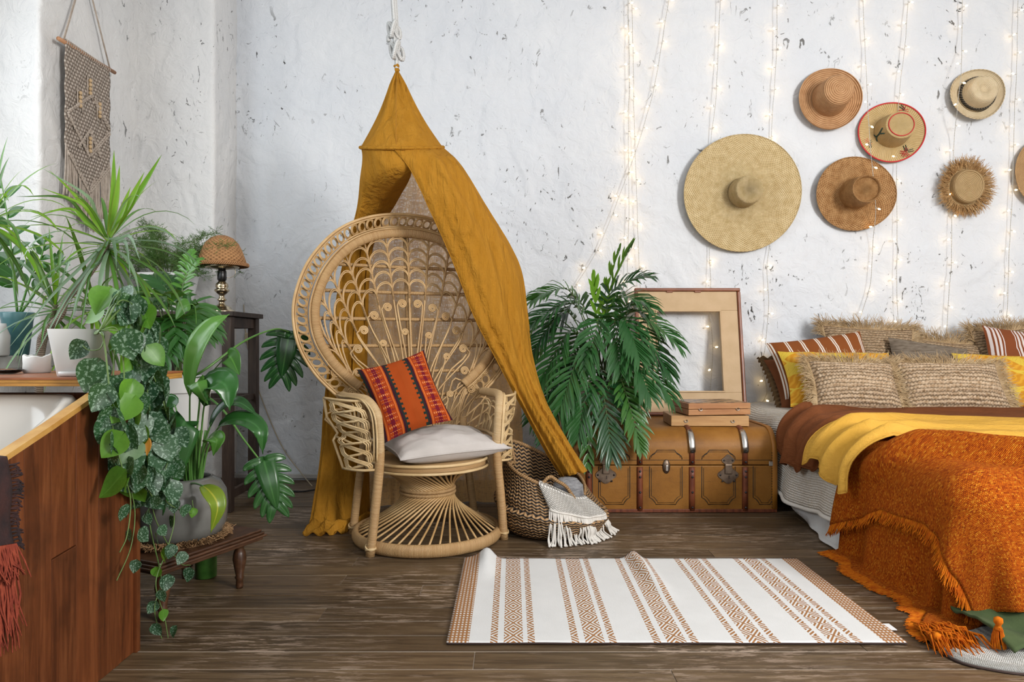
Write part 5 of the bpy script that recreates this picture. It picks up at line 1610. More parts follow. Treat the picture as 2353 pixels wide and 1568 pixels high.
# ---- brown and yellow sheets folded across the bed
BROWN = cloth_mat('brown_cotton', (0.150, 0.045, 0.013), (0.20, 0.064, 0.020), transl=0.0, wr=(2, 4, 2), wrs=2.6, wrb=0.6)
YELL = cloth_mat('yellow_cotton', (0.70, 0.385, 0.055), (0.78, 0.44, 0.075), transl=0.08, wr=(1.6, 4, 2), wrs=2.8, wrb=0.7)
def folded(name, label, mat, ya, yb, tailL, yta, ytb, off, seed, amp=0.012, spread=0.0):
    """strip across the bed whose left end droops over the side; (ya,yb) on top, (yta,ytb) at the tail"""
    P = []
    n, m = 120, 44
    for i in range(n):
        s = i / (n - 1)
        x = lerp(3.2, BCX - tailL, s)
        w = sstep(2.1, 1.45, x)
        row = []
        for j in range(m):
            v = j / (m - 1)
            y = lerp(lerp(ya, yta, w), lerp(yb, ytb, w), v)
            a = amp * (0.45 + 1.6 * w)
            f = a * (math.sin(v * 16 + seed + x * 1.2 + 1.2 * nz(x * 2 + seed, v * 2)) + 0.55 * math.sin(v * 31 - x * 2.2 + seed) + 0.9 * nz(x * 3.5, v * 5 + seed) + 1.1 * (0.35 - abs(nz(x * 2.6 + v * 3 + seed, v * 7 - x, seed))) )
            p = bed_pt(x + (0.02 * math.sin(v * 19 + seed) + 0.03 * math.sin(v * 5 + seed)) * w, y, off + max(-0.006, f) + a * 0.9, 0.16)
            edge = min(v, 1 - v)
            p.z += 0.006 * sstep(0.07, 0.0, edge) * math.sin(x * 7 + seed) - 0.030 * sstep(0.10, 0.0, v) * (1 - w)
            row.append(p)
        P.append(row)
    t = thing(name, label, 'sheet', (XE + 0.1, (ya + yb) / 2, 0.5))
    MB().grid(P).build('cloth', mat, t, solid=0.004)
    MB().tube([r[0] for r in P], 0.005, 5).tube([r[-1] for r in P], 0.005, 5).tube(P[-1], 0.004, 5).build('hem', mat, t)
    return t
folded('brown_sheet', 'brown cotton sheet folded across the bed below the pillows', BROWN, 3.45, 4.32, 0.235, 3.34, 3.84, 0.034, 1.3, 0.014)
folded('yellow_sheet', 'yellow cotton sheet folded across the bed over the brown one', YELL, 3.05, 3.62, 0.19, 2.98, 3.40, 0.058, 4.1, 0.017)

# ---- orange throw
def throw_mat():
    m, nt, out = newmat('orange_boucle_weave')
    tc = node(nt, 'ShaderNodeTexCoord')
    sep = node(nt, 'ShaderNodeSeparateXYZ', {0: tc.outputs['UV']})
    n = noisef(nt, coords(nt, 'Object'), 14, 3, 0.6)
    a = mth(nt, 'ADD', mth(nt, 'MULTIPLY', sep.outputs[0], 210.0), mth(nt, 'MULTIPLY', n, 3.0))
    b = mth(nt, 'ADD', mth(nt, 'MULTIPLY', sep.outputs[1], 150.0), mth(nt, 'MULTIPLY', n, 2.0))
    ra = node(nt, 'ShaderNodeTexWhiteNoise', {'Vector': node(nt, 'ShaderNodeCombineXYZ', {'X': mth(nt, 'FLOOR', a), 'Y': mth(nt, 'FLOOR', mth(nt, 'MULTIPLY', b, 1.0)), 'Z': 0.0}).outputs[0]}, noise_dimensions='3D').outputs['Value']
    x = mth(nt, 'ABSOLUTE', mth(nt, 'SUBTRACT', mth(nt, 'FRACT', a), 0.5))
    y = mth(nt, 'ABSOLUTE', mth(nt, 'SUBTRACT', mth(nt, 'FRACT', mth(nt, 'ADD', b, mth(nt, 'MULTIPLY', mth(nt, 'MODULO', mth(nt, 'FLOOR', a), 2.0), 0.5))), 0.5))
    h = mth(nt, 'SUBTRACT', 1.0, mth(nt, 'ADD', mth(nt, 'MULTIPLY', x, 1.3), mth(nt, 'MULTIPLY', y, 0.9)))
    c = ramp(nt, ra, [(0.0, (0.34, 0.052, 0.005)), (0.3, (0.54, 0.105, 0.007)), (0.8, (0.63, 0.150, 0.009)), (1.0, (0.80, 0.29, 0.025))])
    c = mix(nt, ramp(nt, h, [(0.0, 0.75), (0.40, 0.0)]), c, (0.16, 0.026, 0.005))
    princ(nt, out, col=c, rough=0.95, spec=0.1, nrm=bumpn(nt, h, 0.8, 0.006))
    return m
THROW = throw_mat()
FRING = pm('orange_yarn', (0.48, 0.092, 0.007), (0.68, 0.20, 0.012), rough=0.95, nscale=50, spec=0.1)
th = thing('orange_throw', 'burnt orange woven throw with fringe draped over the foot of the bed', 'blanket', (1.45, 2.7, 0))
def wr(x, y, k=1.0):
    return 0.016 * k * (nz(x * 3.2, y * 3.2, 4) + 0.5 * nz(x * 7, y * 7, 9)) + 0.024 * k * max(0, nz(x * 2.0 + y * 2.6, y * 0.8, 2))
NI, NJ = 100, 100
P = []
for i in range(NI):
    v = i / (NI - 1)
    row = []
    for j in range(NJ):
        u = j / (NJ - 1)
        yh = lerp(3.18, 3.13, u)
        y = lerp(yh, BCY - 0.47, v)
        x = lerp(3.0, BCX - 0.575, u)
        row.append(bed_pt(x, y, 0.022 + wr(x, y, 0.5), 0.13, 0.020))
    P.append(row)
low = P
MB().grid(P, uv=lambda i, j: (i / NI * 1.3, j / NJ * 2.0)).build('woven_cloth', THROW, th, solid=0.008)
P = []
for i in range(NI):
    v = i / (NI - 1)
    row = []
    y0_ = lerp(3.17, BCY - 0.45, v)
    Lm = interp([(-0.1, 0.30), (BCY - 0.20, 0.30), (2.5, 0.24), (2.8, 0.26), (3.17, 0.42)], y0_)
    for j in range(NJ):
        u = j / (NJ - 1)
        x = lerp(3.0, BCX - Lm, u)
        y = y0_
        f = wr(x + 3, y, 0.55)
        # the big soft fold that runs diagonally towards the foot
        dl = (x - 1.72) * 0.75 + (y - 2.72) * 0.66
        f += 0.085 * math.exp(-(dl / 0.07) ** 2) * sstep(3.1, 2.8, y) * sstep(1.45, 1.62, x)
        f -= 0.04 * math.exp(-((dl + 0.13) / 0.06) ** 2) * sstep(3.1, 2.8, y)
        row.append(bed_pt(x, y, 0.042 + max(-0.012, f), 0.17, 0.024))
    P.append(row)
upl = P
MB().grid(P, uv=lambda i, j: (i / NI * 1.3 + 3, j / NJ * 1.7)).build('folded_layer', THROW, th, solid=0.008)
def fringe(edge, dirs, L, n, r=0.0022, name='fringe', z0=0.006, clump=3):
    mb = MB()
    m_ = len(edge)
    for k in range(n):
        s = (k + rnd(0, 0.9)) / n * (m_ - 1.001)
        i = int(s)
        p = edge[i].lerp(edge[i + 1], s - i)
        d = dirs(p, i)
        for c_ in range(clump):
            l = L * rnd(0.7, 1.25)
            j = Vector((rnd(-1, 1), rnd(-1, 1), rnd(-0.4, 0.4))) * 0.28
            q1 = p + (d + j * 0.5).normalized() * l * 0.5
            q2 = p + (d + j).normalized() * l + Vector((0, 0, -0.004))
            q1.z = max(z0, q1.z); q2.z = max(z0, q2.z)
            mb.tube([p, q1, q2], [r, r * 0.9, r * 0.5], 3, caps=False)
    o = mb.build(name, FRING, th)
    o['kind'] = 'stuff'
    return o
left_low = [r[-1] for r in low]
fringe(left_low, lambda p, i: Vector((-0.9, -0.15, -0.15)), 0.050, 260)
foot_low = low[-1][60:]
fringe(foot_low, lambda p, i: Vector((-0.3, -0.8, -0.4)), 0.05, 90)
left_up = [r[-1] for r in upl]
fringe(left_up, lambda p, i: Vector((-0.35, -0.1, -0.9)), 0.045, 260)
# shaggy corner tail and two tassels
tail = low[-1][-1]
mb = MB()
for k in range(150):
    p = tail + Vector((rnd(-0.02, 0.12), rnd(-0.02, 0.10), rnd(0, 0.02)))
    d = Vector((rnd(-0.4, 0.3), -1, 0)).normalized() * rnd(0.06, 0.13)
    mb.tube([p, p + d * 0.5 + Vector((0, 0, 0.012)), Vector((p.x + d.x, p.y + d.y, 0.008))], [0.003, 0.003, 0.0015], 3, caps=False)
o = mb.build('corner_fringe', FRING, th); o['kind'] = 'stuff'
for pxy, dd in (((2294, 1452), 2.12), ((2153, 1488), 2.16)):
    c = W(pxy[0], pxy[1] - 8, dd)
    tl = MB().lathe([(0.004, 0.035), (0.012, 0.03), (0.013, 0.018), (0.008, 0.010), (0.007, 0.004), (0.014, -0.005)], 12, c).build('tassel', FRING, th)
    mb = MB()
    for k in range(40):
        a = rnd(0, 6.28)
        mb.tube([c + Vector((0.008 * math.cos(a), 0.008 * math.sin(a), 0.004)), c + Vector((0.016 * math.cos(a), 0.016 * math.sin(a), -0.025)), c + Vector((0.020 * math.cos(a + .3), 0.020 * math.sin(a + .3), max(0.006 - c.z, -0.058)))], 0.0022, 3, caps=False)
    o = mb.build('tassel_threads', FRING, tl); o['kind'] = 'stuff'

# ------------------------------------------------------------------ pillows
def stripe_mat(name, base, line, fn):
    m, nt, out = newmat(name)
    tc = node(nt, 'ShaderNodeTexCoord')
    sep = node(nt, 'ShaderNodeSeparateXYZ', {0: tc.outputs['UV']})
    f = fn(nt, sep.outputs[0], sep.outputs[1])
    n = noisef(nt, coords(nt, 'Object'), 7, 3)
    c = mix(nt, n, base, tuple(x * 1.25 for x in base))
    c = mix(nt, f, c, line)
    princ(nt, out, col=c, rough=0.9, spec=0.15, nrm=bumpn(nt, noisef(nt, coords(nt, 'Object'), 240, 2), 0.2, 0.002))
    return m
def two_lines(nt, u, v):
    k = mth(nt, 'FRACT', mth(nt, 'MULTIPLY', u, 1 / 0.098))
    a = mth(nt, 'MULTIPLY', mth(nt, 'GREATER_THAN', k, 0.02), mth(nt, 'LESS_THAN', k, 0.10))
    b = mth(nt, 'MULTIPLY', mth(nt, 'GREATER_THAN', k, 0.16), mth(nt, 'LESS_THAN', k, 0.24))
    return mth(nt, 'ADD', a, b)
BRST = stripe_mat('brown_ticking', (0.215, 0.065, 0.017), (0.78, 0.72, 0.64), two_lines)
def pin(nt, u, v):
    k = mth(nt, 'FRACT', mth(nt, 'MULTIPLY', u, 1 / 0.023))
    s = mth(nt, 'GREATER_THAN', k, 0.45)
    e = mth(nt, 'MULTIPLY', mth(nt, 'GREATER_THAN', u, 0.085), mth(nt, 'LESS_THAN', u, 0.155))
    return mth(nt, 'MULTIPLY', s, mth(nt, 'SUBTRACT', 1.0, e))
PINST = stripe_mat('rust_pinstripe', (0.205, 0.06, 0.022), (0.70, 0.62, 0.60), pin)
def floral_mat():
    m, nt, out = newmat('yellow_leaf_print')
    tc = node(nt, 'ShaderNodeTexCoord')
    v = node(nt, 'ShaderNodeMapping', {'Vector': tc.outputs['UV'], 'Scale': (1.0, 1.5, 1.0), 'Rotation': (0, 0, 0.5)}).outputs[0]
    vd = node(nt, 'ShaderNodeVectorMath', {0: v, 1: node(nt, 'ShaderNodeVectorMath', {0: node(nt, 'ShaderNodeTexNoise', {'Vector': v, 'Scale': 4.0, 'Detail': 1.0}).outputs['Color'], 'Scale': 0.10}, operation='SCALE').outputs[0]}, operation='ADD').outputs[0]
    vo = node(nt, 'ShaderNodeTexVoronoi', {'Vector': vd, 'Scale': 8.0}, feature='DISTANCE_TO_EDGE').outputs['Distance']
    cell = node(nt, 'ShaderNodeTexVoronoi', {'Vector': vd, 'Scale': 8.0})
    on = mth(nt, 'GREATER_THAN', node(nt, 'ShaderNodeSeparateXYZ', {0: cell.outputs['Color']}).outputs[0], 0.16)
    leaf = mth(nt, 'MULTIPLY', mth(nt, 'GREATER_THAN', vo, 0.045), on)
    w = wavef(nt, vd, 9.0, 6.0, 2.0, 1.5)
    c = mix(nt, leaf, (0.74, 0.52, 0.065), mix(nt, ramp(nt, w, [(0.3, 0.0), (0.9, 1.0)]), (0.62, 0.27, 0.02), (0.72, 0.37, 0.035)))
    th_ = mth(nt, 'MULTIPLY', mth(nt, 'LESS_THAN', mth(nt, 'ABSOLUTE', mth(nt, 'SUBTRACT', w, 0.5)), 0.035), mth(nt, 'SUBTRACT', 1.0, on))
    c = mix(nt, th_, c, (0.42, 0.18, 0.02))
    princ(nt, out, col=c, rough=0.85, spec=0.2, nrm=bumpn(nt, noisef(nt, coords(nt, 'Object'), 8, 3), 0.3, 0.01))
    return m
FLOR = floral_mat()
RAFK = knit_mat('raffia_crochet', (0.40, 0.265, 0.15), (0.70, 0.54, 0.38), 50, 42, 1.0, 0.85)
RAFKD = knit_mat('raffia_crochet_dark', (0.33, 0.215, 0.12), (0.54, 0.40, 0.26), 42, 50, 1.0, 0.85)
GREYB = pm('grey_brown_slub', (0.12, 0.088, 0.058), (0.23, 0.185, 0.14), rough=0.9, nscale=22, stretch=(1, 1, 7), bump=0.4, bscale=60)
BRPL = pm('plain_brown_cotton', (0.19, 0.058, 0.016), (0.23, 0.075, 0.022), rough=0.9, nscale=6, bump=0.25, bscale=14, bdist=0.01)
OLIVE = pm('olive_brown_frill', (0.15, 0.09, 0.035), (0.20, 0.12, 0.05), rough=0.9)
def raffia_fringe(t, rim, M, L, n, mat, back=0.0, part=(0.0, 1.0)):
    mb = MB()
    c = M.translation
    yv = M.to_3x3() @ Vector((0, 1, 0))
    N_ = len(rim)
    for k in range(n):
        s = lerp(part[0], part[1], (k + rnd(0, 1)) / n) * N_
        i = int(s) % N_
        p = rim[i].lerp(rim[(i + 1) % N_], s - int(s))
        d = (p - c); d = (d - yv * d.dot(yv)).normalized()
        j = Vector((rnd(-1, 1), rnd(-1, 1), rnd(-1, 1))) * 0.55
        l = L * rnd(0.5, 1.2)
        q1 = p + (d + j * 0.5 - yv * 0.3).normalized() * l * 0.5
        q2 = q1 + (d + j * 1.2 + Vector((0, 0, -0.25))).normalized() * l * 0.5
        mb.tube([p, q1, q2], [0.0019, 0.0018, 0.0009], 3, caps=False)
    o = mb.build('raffia_fringe', mat, t); o['kind'] = 'stuff'
RAFL = pm('pale_raffia_thread', (0.48, 0.32, 0.16), (0.68, 0.50, 0.29), rough=0.7, nscale=30)
def PM(cx, cy, d, lean=62, roll=0.0, yaw=0.0):
    """pillow matrix: lean = angle from lying flat, roll = degrees clockwise in the picture"""
    M = Matrix.Rotation(R(yaw), 4, 'Z') @ Matrix.Rotation(R(-(90 - lean)), 4, 'X') @ Matrix.Rotation(R(roll), 4, 'Y')
    M.translation = W(cx, cy, d)
    return M
# back row against the wall
for (cx, cy, w, h, roll, lab) in ((2000, 822, 0.60, 0.42, 3, 'dark raffia crochet pillow against the wall behind the brown striped pillow'), (2178, 850, 0.54, 0.40, 6, 'dark raffia crochet pillow against the wall behind the grey brown pillow'),
                                  (2325, 822, 0.46, 0.40, -3, 'dark raffia crochet pillow against the wall behind the pinstriped pillow')):
    t, rim, M = pillow('raffia_pillow', lab, PM(cx, cy, 4.60, 74, roll), w, h, 0.14, RAFKD, cat='pillow', group='raffia crochet pillows', seed=cx, n=36, rib=(15, 0.010, 'x'))
    raffia_fringe(t, rim, M, 0.095, 620, RAFL, part=(0.42, 0.80))
pillow('pinstriped_pillow', 'rust and white pinstriped pillow at the right edge of the bed', PM(2368, 835, 4.47, 68, 8), 0.56, 0.46, 0.17, PINST, cat='pillow', seed=4)
pillow('slub_pillow', 'grey brown slubbed pillow between the raffia pillows', PM(2138, 845, 4.42, 62, 10), 0.50, 0.36, 0.15, GREYB, cat='pillow', seed=8)
# ruffled brown pillow lowest at the left
t, rim, M = pillow('ruffled_pillow', 'plain brown pillow with an olive ruffle under the striped one', PM(1905, 880, 4.47, 48, -2), 0.74, 0.42, 0.16, BRPL, cat='pillow', seed=11)
P = []
N_ = len(rim)
for k in range(N_ * 5):
    s = k / 5
    p = rim[int(s) % N_].lerp(rim[(int(s) + 1) % N_], s - int(s))
    d = (p - M.translation); yv = M.to_3x3() @ Vector((0, 1, 0)); d = (d - yv * d.dot(yv)).normalized()
    w_ = math.sin(k * 0.75)
    P.append([p, p + d * 0.022 + yv * 0.008 * w_, p + d * 0.042 + yv * 0.018 * w_])
MB().grid(P, closev=True).build('ruffle', OLIVE, t, solid=0.0015)
pillow('striped_pillow', 'brown pillow with pairs of thin white stripes at the far left', PM(1892, 838, 4.40, 62, -8), 0.64, 0.40, 0.17, BRST, cat='pillow', seed=14)
pillow('floral_pillow', 'yellow leaf print pillow in front of the brown striped pillow', PM(1932, 872, 4.26, 56, 1), 0.70, 0.40, 0.17, FLOR, cat='pillow', seed=17)
pillow('floral_pillow', 'yellow leaf print pillow in front of the pinstriped pillow', PM(2345, 880, 4.26, 56, 3), 0.72, 0.40, 0.17, FLOR, cat='pillow', seed=21)
for (cx, cy, w, roll, lab) in ((1965, 886, 0.50, 2, 'light raffia crochet pillow in front, nearest the trunk'), (2186, 888, 0.62, 1, 'light raffia crochet pillow in front, wider and further right')):
    t, rim, M = pillow('raffia_pillow', lab, PM(cx, cy, 4.10, 60, roll), w, 0.31, 0.15, RAFK, cat='pillow', group='raffia crochet pillows', seed=cx * 1.3, n=40, rib=(11, 0.010, 'z'))
    raffia_fringe(t, rim, M, 0.085, 1500, RAFL)

# ------------------------------------------------------------------ rugs on the floor
def rug_mat():
    m, nt, out = newmat('striped_cotton_rug')
    tc = node(nt, 'ShaderNodeTexCoord')
    sep = node(nt, 'ShaderNodeSeparateXYZ', {0: tc.outputs['UV']})
    u, w = sep.outputs[0], sep.outputs[1]
    def band(x, a, b):
        return mth(nt, 'MULTIPLY', mth(nt, 'GREATER_THAN', x, a), mth(nt, 'LESS_THAN', x, b))
    k = mth(nt, 'MULTIPLY', mth(nt, 'FRACT', mth(nt, 'DIVIDE', mth(nt, 'SUBTRACT', u, 0.138), 0.2585)), 0.2585)
    inside = band(u, 0.10, 1.38)
    d1 = mth(nt, 'ABSOLUTE', mth(nt, 'SUBTRACT', k, 0.0735))
    dia = band(k, 0.043, 0.104)
    zg = mth(nt, 'MAXIMUM', band(k, 0.0, 0.023), band(k, 0.119, 0.142))
    yy = mth(nt, 'PINGPONG', w, 0.050)
    fd = mth(nt, 'GREATER_THAN', mth(nt, 'SINE', mth(nt, 'MULTIPLY', mth(nt, 'ADD', mth(nt, 'MULTIPLY', d1, 1.5), yy), 285.0)), -0.1)
    fz = mth(nt, 'GREATER_THAN', mth(nt, 'SINE', mth(nt, 'MULTIPLY', mth(nt, 'ADD', mth(nt, 'MULTIPLY', k, 1.0), mth(nt, 'PINGPONG', w, 0.05)), 330.0)), -0.2)
    f = mth(nt, 'ADD', mth(nt, 'MULTIPLY', dia, fd), mth(nt, 'MULTIPLY', zg, fz))
    f = mth(nt, 'MULTIPLY', f, inside)
    ends = mth(nt, 'MAXIMUM', mth(nt, 'LESS_THAN', u, 0.070), mth(nt, 'GREATER_THAN', u, 1.385))
    dots = mth(nt, 'MULTIPLY', mth(nt, 'GREATER_THAN', mth(nt, 'SINE', mth(nt, 'MULTIPLY', u, 500.0)), 0.0), mth(nt, 'GREATER_THAN', mth(nt, 'SINE', mth(nt, 'MULTIPLY', w, 340.0)), -0.1))
    f = mth(nt, 'ADD', f, mth(nt, 'MULTIPLY', ends, mth(nt, 'SUBTRACT', 1.0, mth(nt, 'MULTIPLY', dots, 0.85))))
    n = noisef(nt, coords(nt, 'Object'), 12, 4)
    base = mix(nt, n, (0.70, 0.70, 0.69), (0.78, 0.78, 0.775))
    c = mix(nt, f, base, (0.37, 0.175, 0.070))
    princ(nt, out, col=c, rough=0.95, spec=0.1, nrm=bumpn(nt, noisef(nt, coords(nt, 'Object'), 220, 2), 0.5, 0.002))
    return m
RUG = rug_mat()
rx0, rx1, ry0, ry1 = -0.207, 1.247, 2.185, 3.03
P = []
for i in range(61):
    v = i / 60
    row = []
    for j in range(121):
        u = j / 120
        x = lerp(rx0, rx1, u); y = lerp(ry0, ry1, v)
        z = 0.005 + 0.0015 * (1 + nz(x * 6, y * 6))
        z += 0.034 * math.exp(-((x - lerp(0.62, 0.53, v)) / 0.030) ** 2) * sstep(0.30, 1.0, v)
        z += 0.045 * math.exp(-((x - (rx0 + 0.10)) / 0.035) ** 2) * sstep(0.62, 1.0, v)
        z += 0.010 * math.exp(-((x - (rx0 + 0.05)) / 0.05) ** 2) * sstep(0.0, 0.9, v)
        row.append(Vector((x, y, z)))
    P.append(row)
rug = thing('striped_rug', 'white cotton rug with brown diamond stripes lying on the floor', 'rug', ((rx0 + rx1) / 2, (ry0 + ry1) / 2, 0))
MB().grid(P, uv=lambda i, j: (j / 120 * 1.454, i / 60 * 0.845)).build('rug_cloth', RUG, rug, solid=0.004)
DKB = pm('dark_rug_binding', (0.05, 0.03, 0.025), rough=0.9)
MB().tube([p + Vector((0, -0.001, -0.002)) for p in P[0]], 0.003, 5).build('rug_binding', DKB, rug)
MB().tube([p for p in P[-1]], 0.003, 5).build('rug_binding', DKB, rug)
MB().box((rx1 + 0.010, 2.31, 0.005), (0.03, 0.05, 0.002)).build('rug_label', pm('white_tag', (0.8, 0.8, 0.8), rough=0.8), rug, smooth=False)
# white rug and green blanket at the foot of the bed
WR = knit_mat('white_tufted_rug', (0.62, 0.60, 0.55), (0.76, 0.75, 0.72), 60, 60, 0.9, 0.4)
edge = [G(2138, 1474), G(2165, 1503), G(2210, 1527), G(2280, 1543), G(2353, 1553), G(2460, 1556)]
es = spline([(p.x, p.y, 0) for p in edge], 40)
P = [[Vector((p.x, p.y, 0.0)) for p in es]] + [[Vector((lerp(p.x, 2.6, t), lerp(p.y, 2.9, t) , 0.014 if t > 0 else 0.010)) for p in es] for t in (0.0, 0.03, 0.1, 0.3, 0.6, 1.0)]
wrg = thing('white_rug', 'white tufted rug partly under the foot of the bed', 'rug', (1.9, 2.4, 0))
MB().grid(P, uv=lambda i, j: (j / 40 * 1.2, i / 7 * 1.0)).build('rug_pile', WR, wrg)
MB().tube([p + Vector((0, -0.002, 0.004)) for p in es], 0.004, 5).build('rug_binding', DKB, wrg)
GREEN = pm('green_cotton_blanket', (0.035, 0.060, 0.018), (0.06, 0.09, 0.03), rough=0.95, nscale=8, bump=0.3, bscale=120)
P = []
for i in range(41):
    u = i / 40
    row = []
    for j in range(31):
        v = j / 30
        x = lerp(1.49, 2.02, u); y = lerp(2.05, 2.36, v) + 0.03 * math.sin(u * 9)
        z = 0.030 + 0.022 * (1 + math.sin(u * 14 + v * 5)) * (0.35 + v) * 0.9 + 0.02 * nz(u * 5, v * 5) * v + 0.03 * v
        row.append(Vector((x, y, max(0.020, z))))
    P.append(row)
gb = tag(MB().grid(P).build('green_blanket', GREEN, solid=0.008), 'crumpled dark green blanket on the white rug under the orange throw', 'blanket')
# ------------------------------------------------------------------ bathtub with a boarded side
PX = -1.165
def wood_mat(name, cs, stretch, sc_=3.0, rough=0.5, bump=0.15, spec=0.4, knots=True, worn=None):
    m, nt, out = newmat(name)
    oi = node(nt, 'ShaderNodeObjectInfo')
    tc = node(nt, 'ShaderNodeTexCoord')
    rv = mth(nt, 'MULTIPLY', oi.outputs['Random'], 31.0)
    v0 = node(nt, 'ShaderNodeVectorMath', {0: tc.outputs['Object'], 1: node(nt, 'ShaderNodeCombineXYZ', {'X': rv, 'Y': rv, 'Z': rv}).outputs[0]}, operation='ADD').outputs[0]
    v = node(nt, 'ShaderNodeMapping', {'Vector': v0, 'Scale': stretch}).outputs[0]
    g = noisef(nt, v, sc_, 6, 0.62, 0.9)
    c = ramp(nt, g, [(0.25, cs[0]), (0.5, cs[1]), (0.78, cs[2])])
    c = node(nt, 'ShaderNodeHueSaturation', {'Color': c, 'Value': mth(nt, 'MULTIPLY_ADD', oi.outputs['Random'], 0.3, 0.85)}).outputs[0]
    blot = noisef(nt, v0, 4.5, 4, 0.6)
    c = mix(nt, ramp(nt, blot, [(0.52, 0.0), (0.72, 0.6)]), c, tuple(x * 0.35 for x in cs[0]))
    princ(nt, out, col=c, rough=rough, spec=spec, nrm=bumpn(nt, g, bump, 0.004))
    return m
TUBW = wood_mat('red_brown_board', ((0.055, 0.014, 0.004), (0.135, 0.038, 0.011), (0.235, 0.078, 0.026)), (14, 14, 1.0), 3.0, 0.42)
EDGW = pm('ochre_board_edge', (0.48, 0.235, 0.045), (0.62, 0.36, 0.10), rough=0.6, nscale=14, bump=0.3, bscale=30)
ENAM = pm('cream_enamel', (0.80, 0.76, 0.70), rough=0.18, spec=0.5, coat=0.2)
def tubtop(y):
    return interp([(0.2, 0.60), (1.0, 0.615), (1.3, 0.635), (1.575, 0.69), (1.75, 0.745), (1.947, 0.812), (2.02, 0.826), (2.2, 0.826)], y)
tub = thing('bathtub', 'cream bathtub boxed in with red brown vertical boards', 'bathtub', (-1.5, 1.4, 0))
yy = 2.15
while yy > 0.35:
    a, b = yy - 0.0995, yy
    if abs(b - 1.853) < 0.05:                      # one board is pieced together
        segs_ = ((0.0, 0.405 + 0.0), (0.407, None))
    else:
        segs_ = ((0.0, None),)
    for z0_, z1_ in segs_:
        za, zb = (z1_, z1_) if z1_ else (tubtop(a) - 0.012, tubtop(b) - 0.012)
        if z1_:
            zb += 0.008
        zl = z0_ + (0.008 if z0_ else 0)
        dx = rnd(-0.0012, 0.0012)
        x0, x1 = PX - 0.020, PX + dx
        vs = [(x0, a, z0_), (x1, a, z0_), (x1, b, zl), (x0, b, zl), (x0, a, za), (x1, a, za), (x1, b, zb), (x0, b, zb)]
        MB().add([Vector(p) for p in vs], [(0, 3, 2, 1), (4, 5, 6, 7), (0, 1, 5, 4), (1, 2, 6, 5), (2, 3, 7, 6), (3, 0, 4, 7)]).build('board', TUBW, tub, smooth=False, bevel=0.0018)
    yy -= 0.1
ys = [0.35 + 1.8 * i / 60 for i in range(61)]
rows = [[Vector((PX - 0.030, y, tubtop(y) + dz)) for dz in (-0.012,)] + [Vector((PX - 0.030, y, tubtop(y) + 0.002)), Vector((PX + 0.002, y, tubtop(y) + 0.002)), Vector((PX + 0.002, y, tubtop(y) - 0.012))] for y in ys]
MB().grid(rows, closeu=True).build('top_edge', EDGW, tub, smooth=False)
MB().box((-1.55, 2.14, 0.40), (0.79, 0.02, 0.80)).build('end_panel', TUBW, tub, smooth=False)
# enamel shell
def rrect(cx, cy, hx, hy, r, n=48):
    pts = []
    for k in range(n):
        a = 2 * math.pi * k / n
        ca, sa = math.cos(a), math.sin(a)
        e = 0.42
        pts.append((cx + hx * math.copysign(abs(ca) ** e, ca), cy + hy * math.copysign(abs(sa) ** e, sa)))
    return pts
rows = []
for (sx, sy, dz, low_) in ((1.0, 1.0, -0.06, 0), (1.0, 1.0, -0.012, 0), (0.98, 0.99, 0.0, 0), (0.93, 0.965, -0.002, 0), (0.90, 0.95, -0.02, 0), (0.87, 0.93, 0, 0.35), (0.82, 0.88, 0, 0.72), (0.72, 0.78, 0, 0.95), (0.4, 0.4, 0, 1.0), (0.02, 0.02, 0, 1.0)):
    row = []
    for x_, y_ in rrect(-1.575, 1.20, 0.375 * sx, 0.905 * sy, 0.15):
        zr = min(tubtop(y_) - 0.022, 0.80)
        row.append(Vector((x_, y_, lerp(zr + dz, 0.24, low_))))
    rows.append(row)
MB().grid(rows, closeu=True).build('tub_shell', ENAM, tub)

# ---- plywood shelf across the tub, with candle, glass dish
SHW = wood_mat('red_varnished_ply', ((0.26, 0.075, 0.03), (0.36, 0.12, 0.05), (0.44, 0.17, 0.08)), (1.0, 10, 10), 3.0, 0.38)
PLYE = wood_mat('ply_edge', ((0.30, 0.12, 0.02), (0.50, 0.24, 0.05), (0.62, 0.34, 0.10)), (1.0, 4, 60), 3.0, 0.5)
shelf = thing('shelf_board', 'red varnished plywood board laid across the bathtub', 'shelf', (-1.6, 2.2, 0.828))
SZ = 0.855
MB().box((-1.70, 2.215, SZ - 0.003), (1.07, 0.47, 0.006)).build('top_veneer', SHW, shelf, smooth=False)
for k in range(2):
    MB().box((-1.70, 2.215, SZ - 0.011 - 0.0095 * k), (1.066, 0.468, 0.009)).build('ply_layer', PLYE, shelf, smooth=False, bevel=0.001)
WAX = pm('white_wax', (0.80, 0.78, 0.74), (0.86, 0.84, 0.81), rough=0.45, nscale=20, bump=0.2)
cd = W(85, 857, 2.28); cd.z = SZ + 0.0005
mbc = MB()
prof_ = [(0.036, 0.0), (0.040, 0.004), (0.039, 0.030), (0.040, 0.052), (0.037, 0.056), (0.033, 0.050), (0.028, 0.038), (0.001, 0.036)]
rows = []
for i, (r, z) in enumerate(prof_):
    rows.append([cd + Vector((r * math.cos(a), r * math.sin(a), z + (0.010 * nz(math.cos(a) * 1.7, math.sin(a) * 1.7, 3) + 0.006 * math.sin(a * 2 + 1)) * (1 if 3 <= i <= 5 else 0))) for a in [2 * math.pi * k / 32 for k in range(32)]])
candle = thing('pillar_candle', 'melted white pillar candle on the red plywood board', 'candle', cd)
mbc.grid(rows, closeu=True).build('wax', WAX, candle)
MB().tube([cd + Vector((0, 0, 0.036)), cd + Vector((0.002, 0, 0.046))], 0.0015, 5).build('wick', BLK, candle)
gd = W(10, 862, 2.2); gd.z = SZ + 0.0005
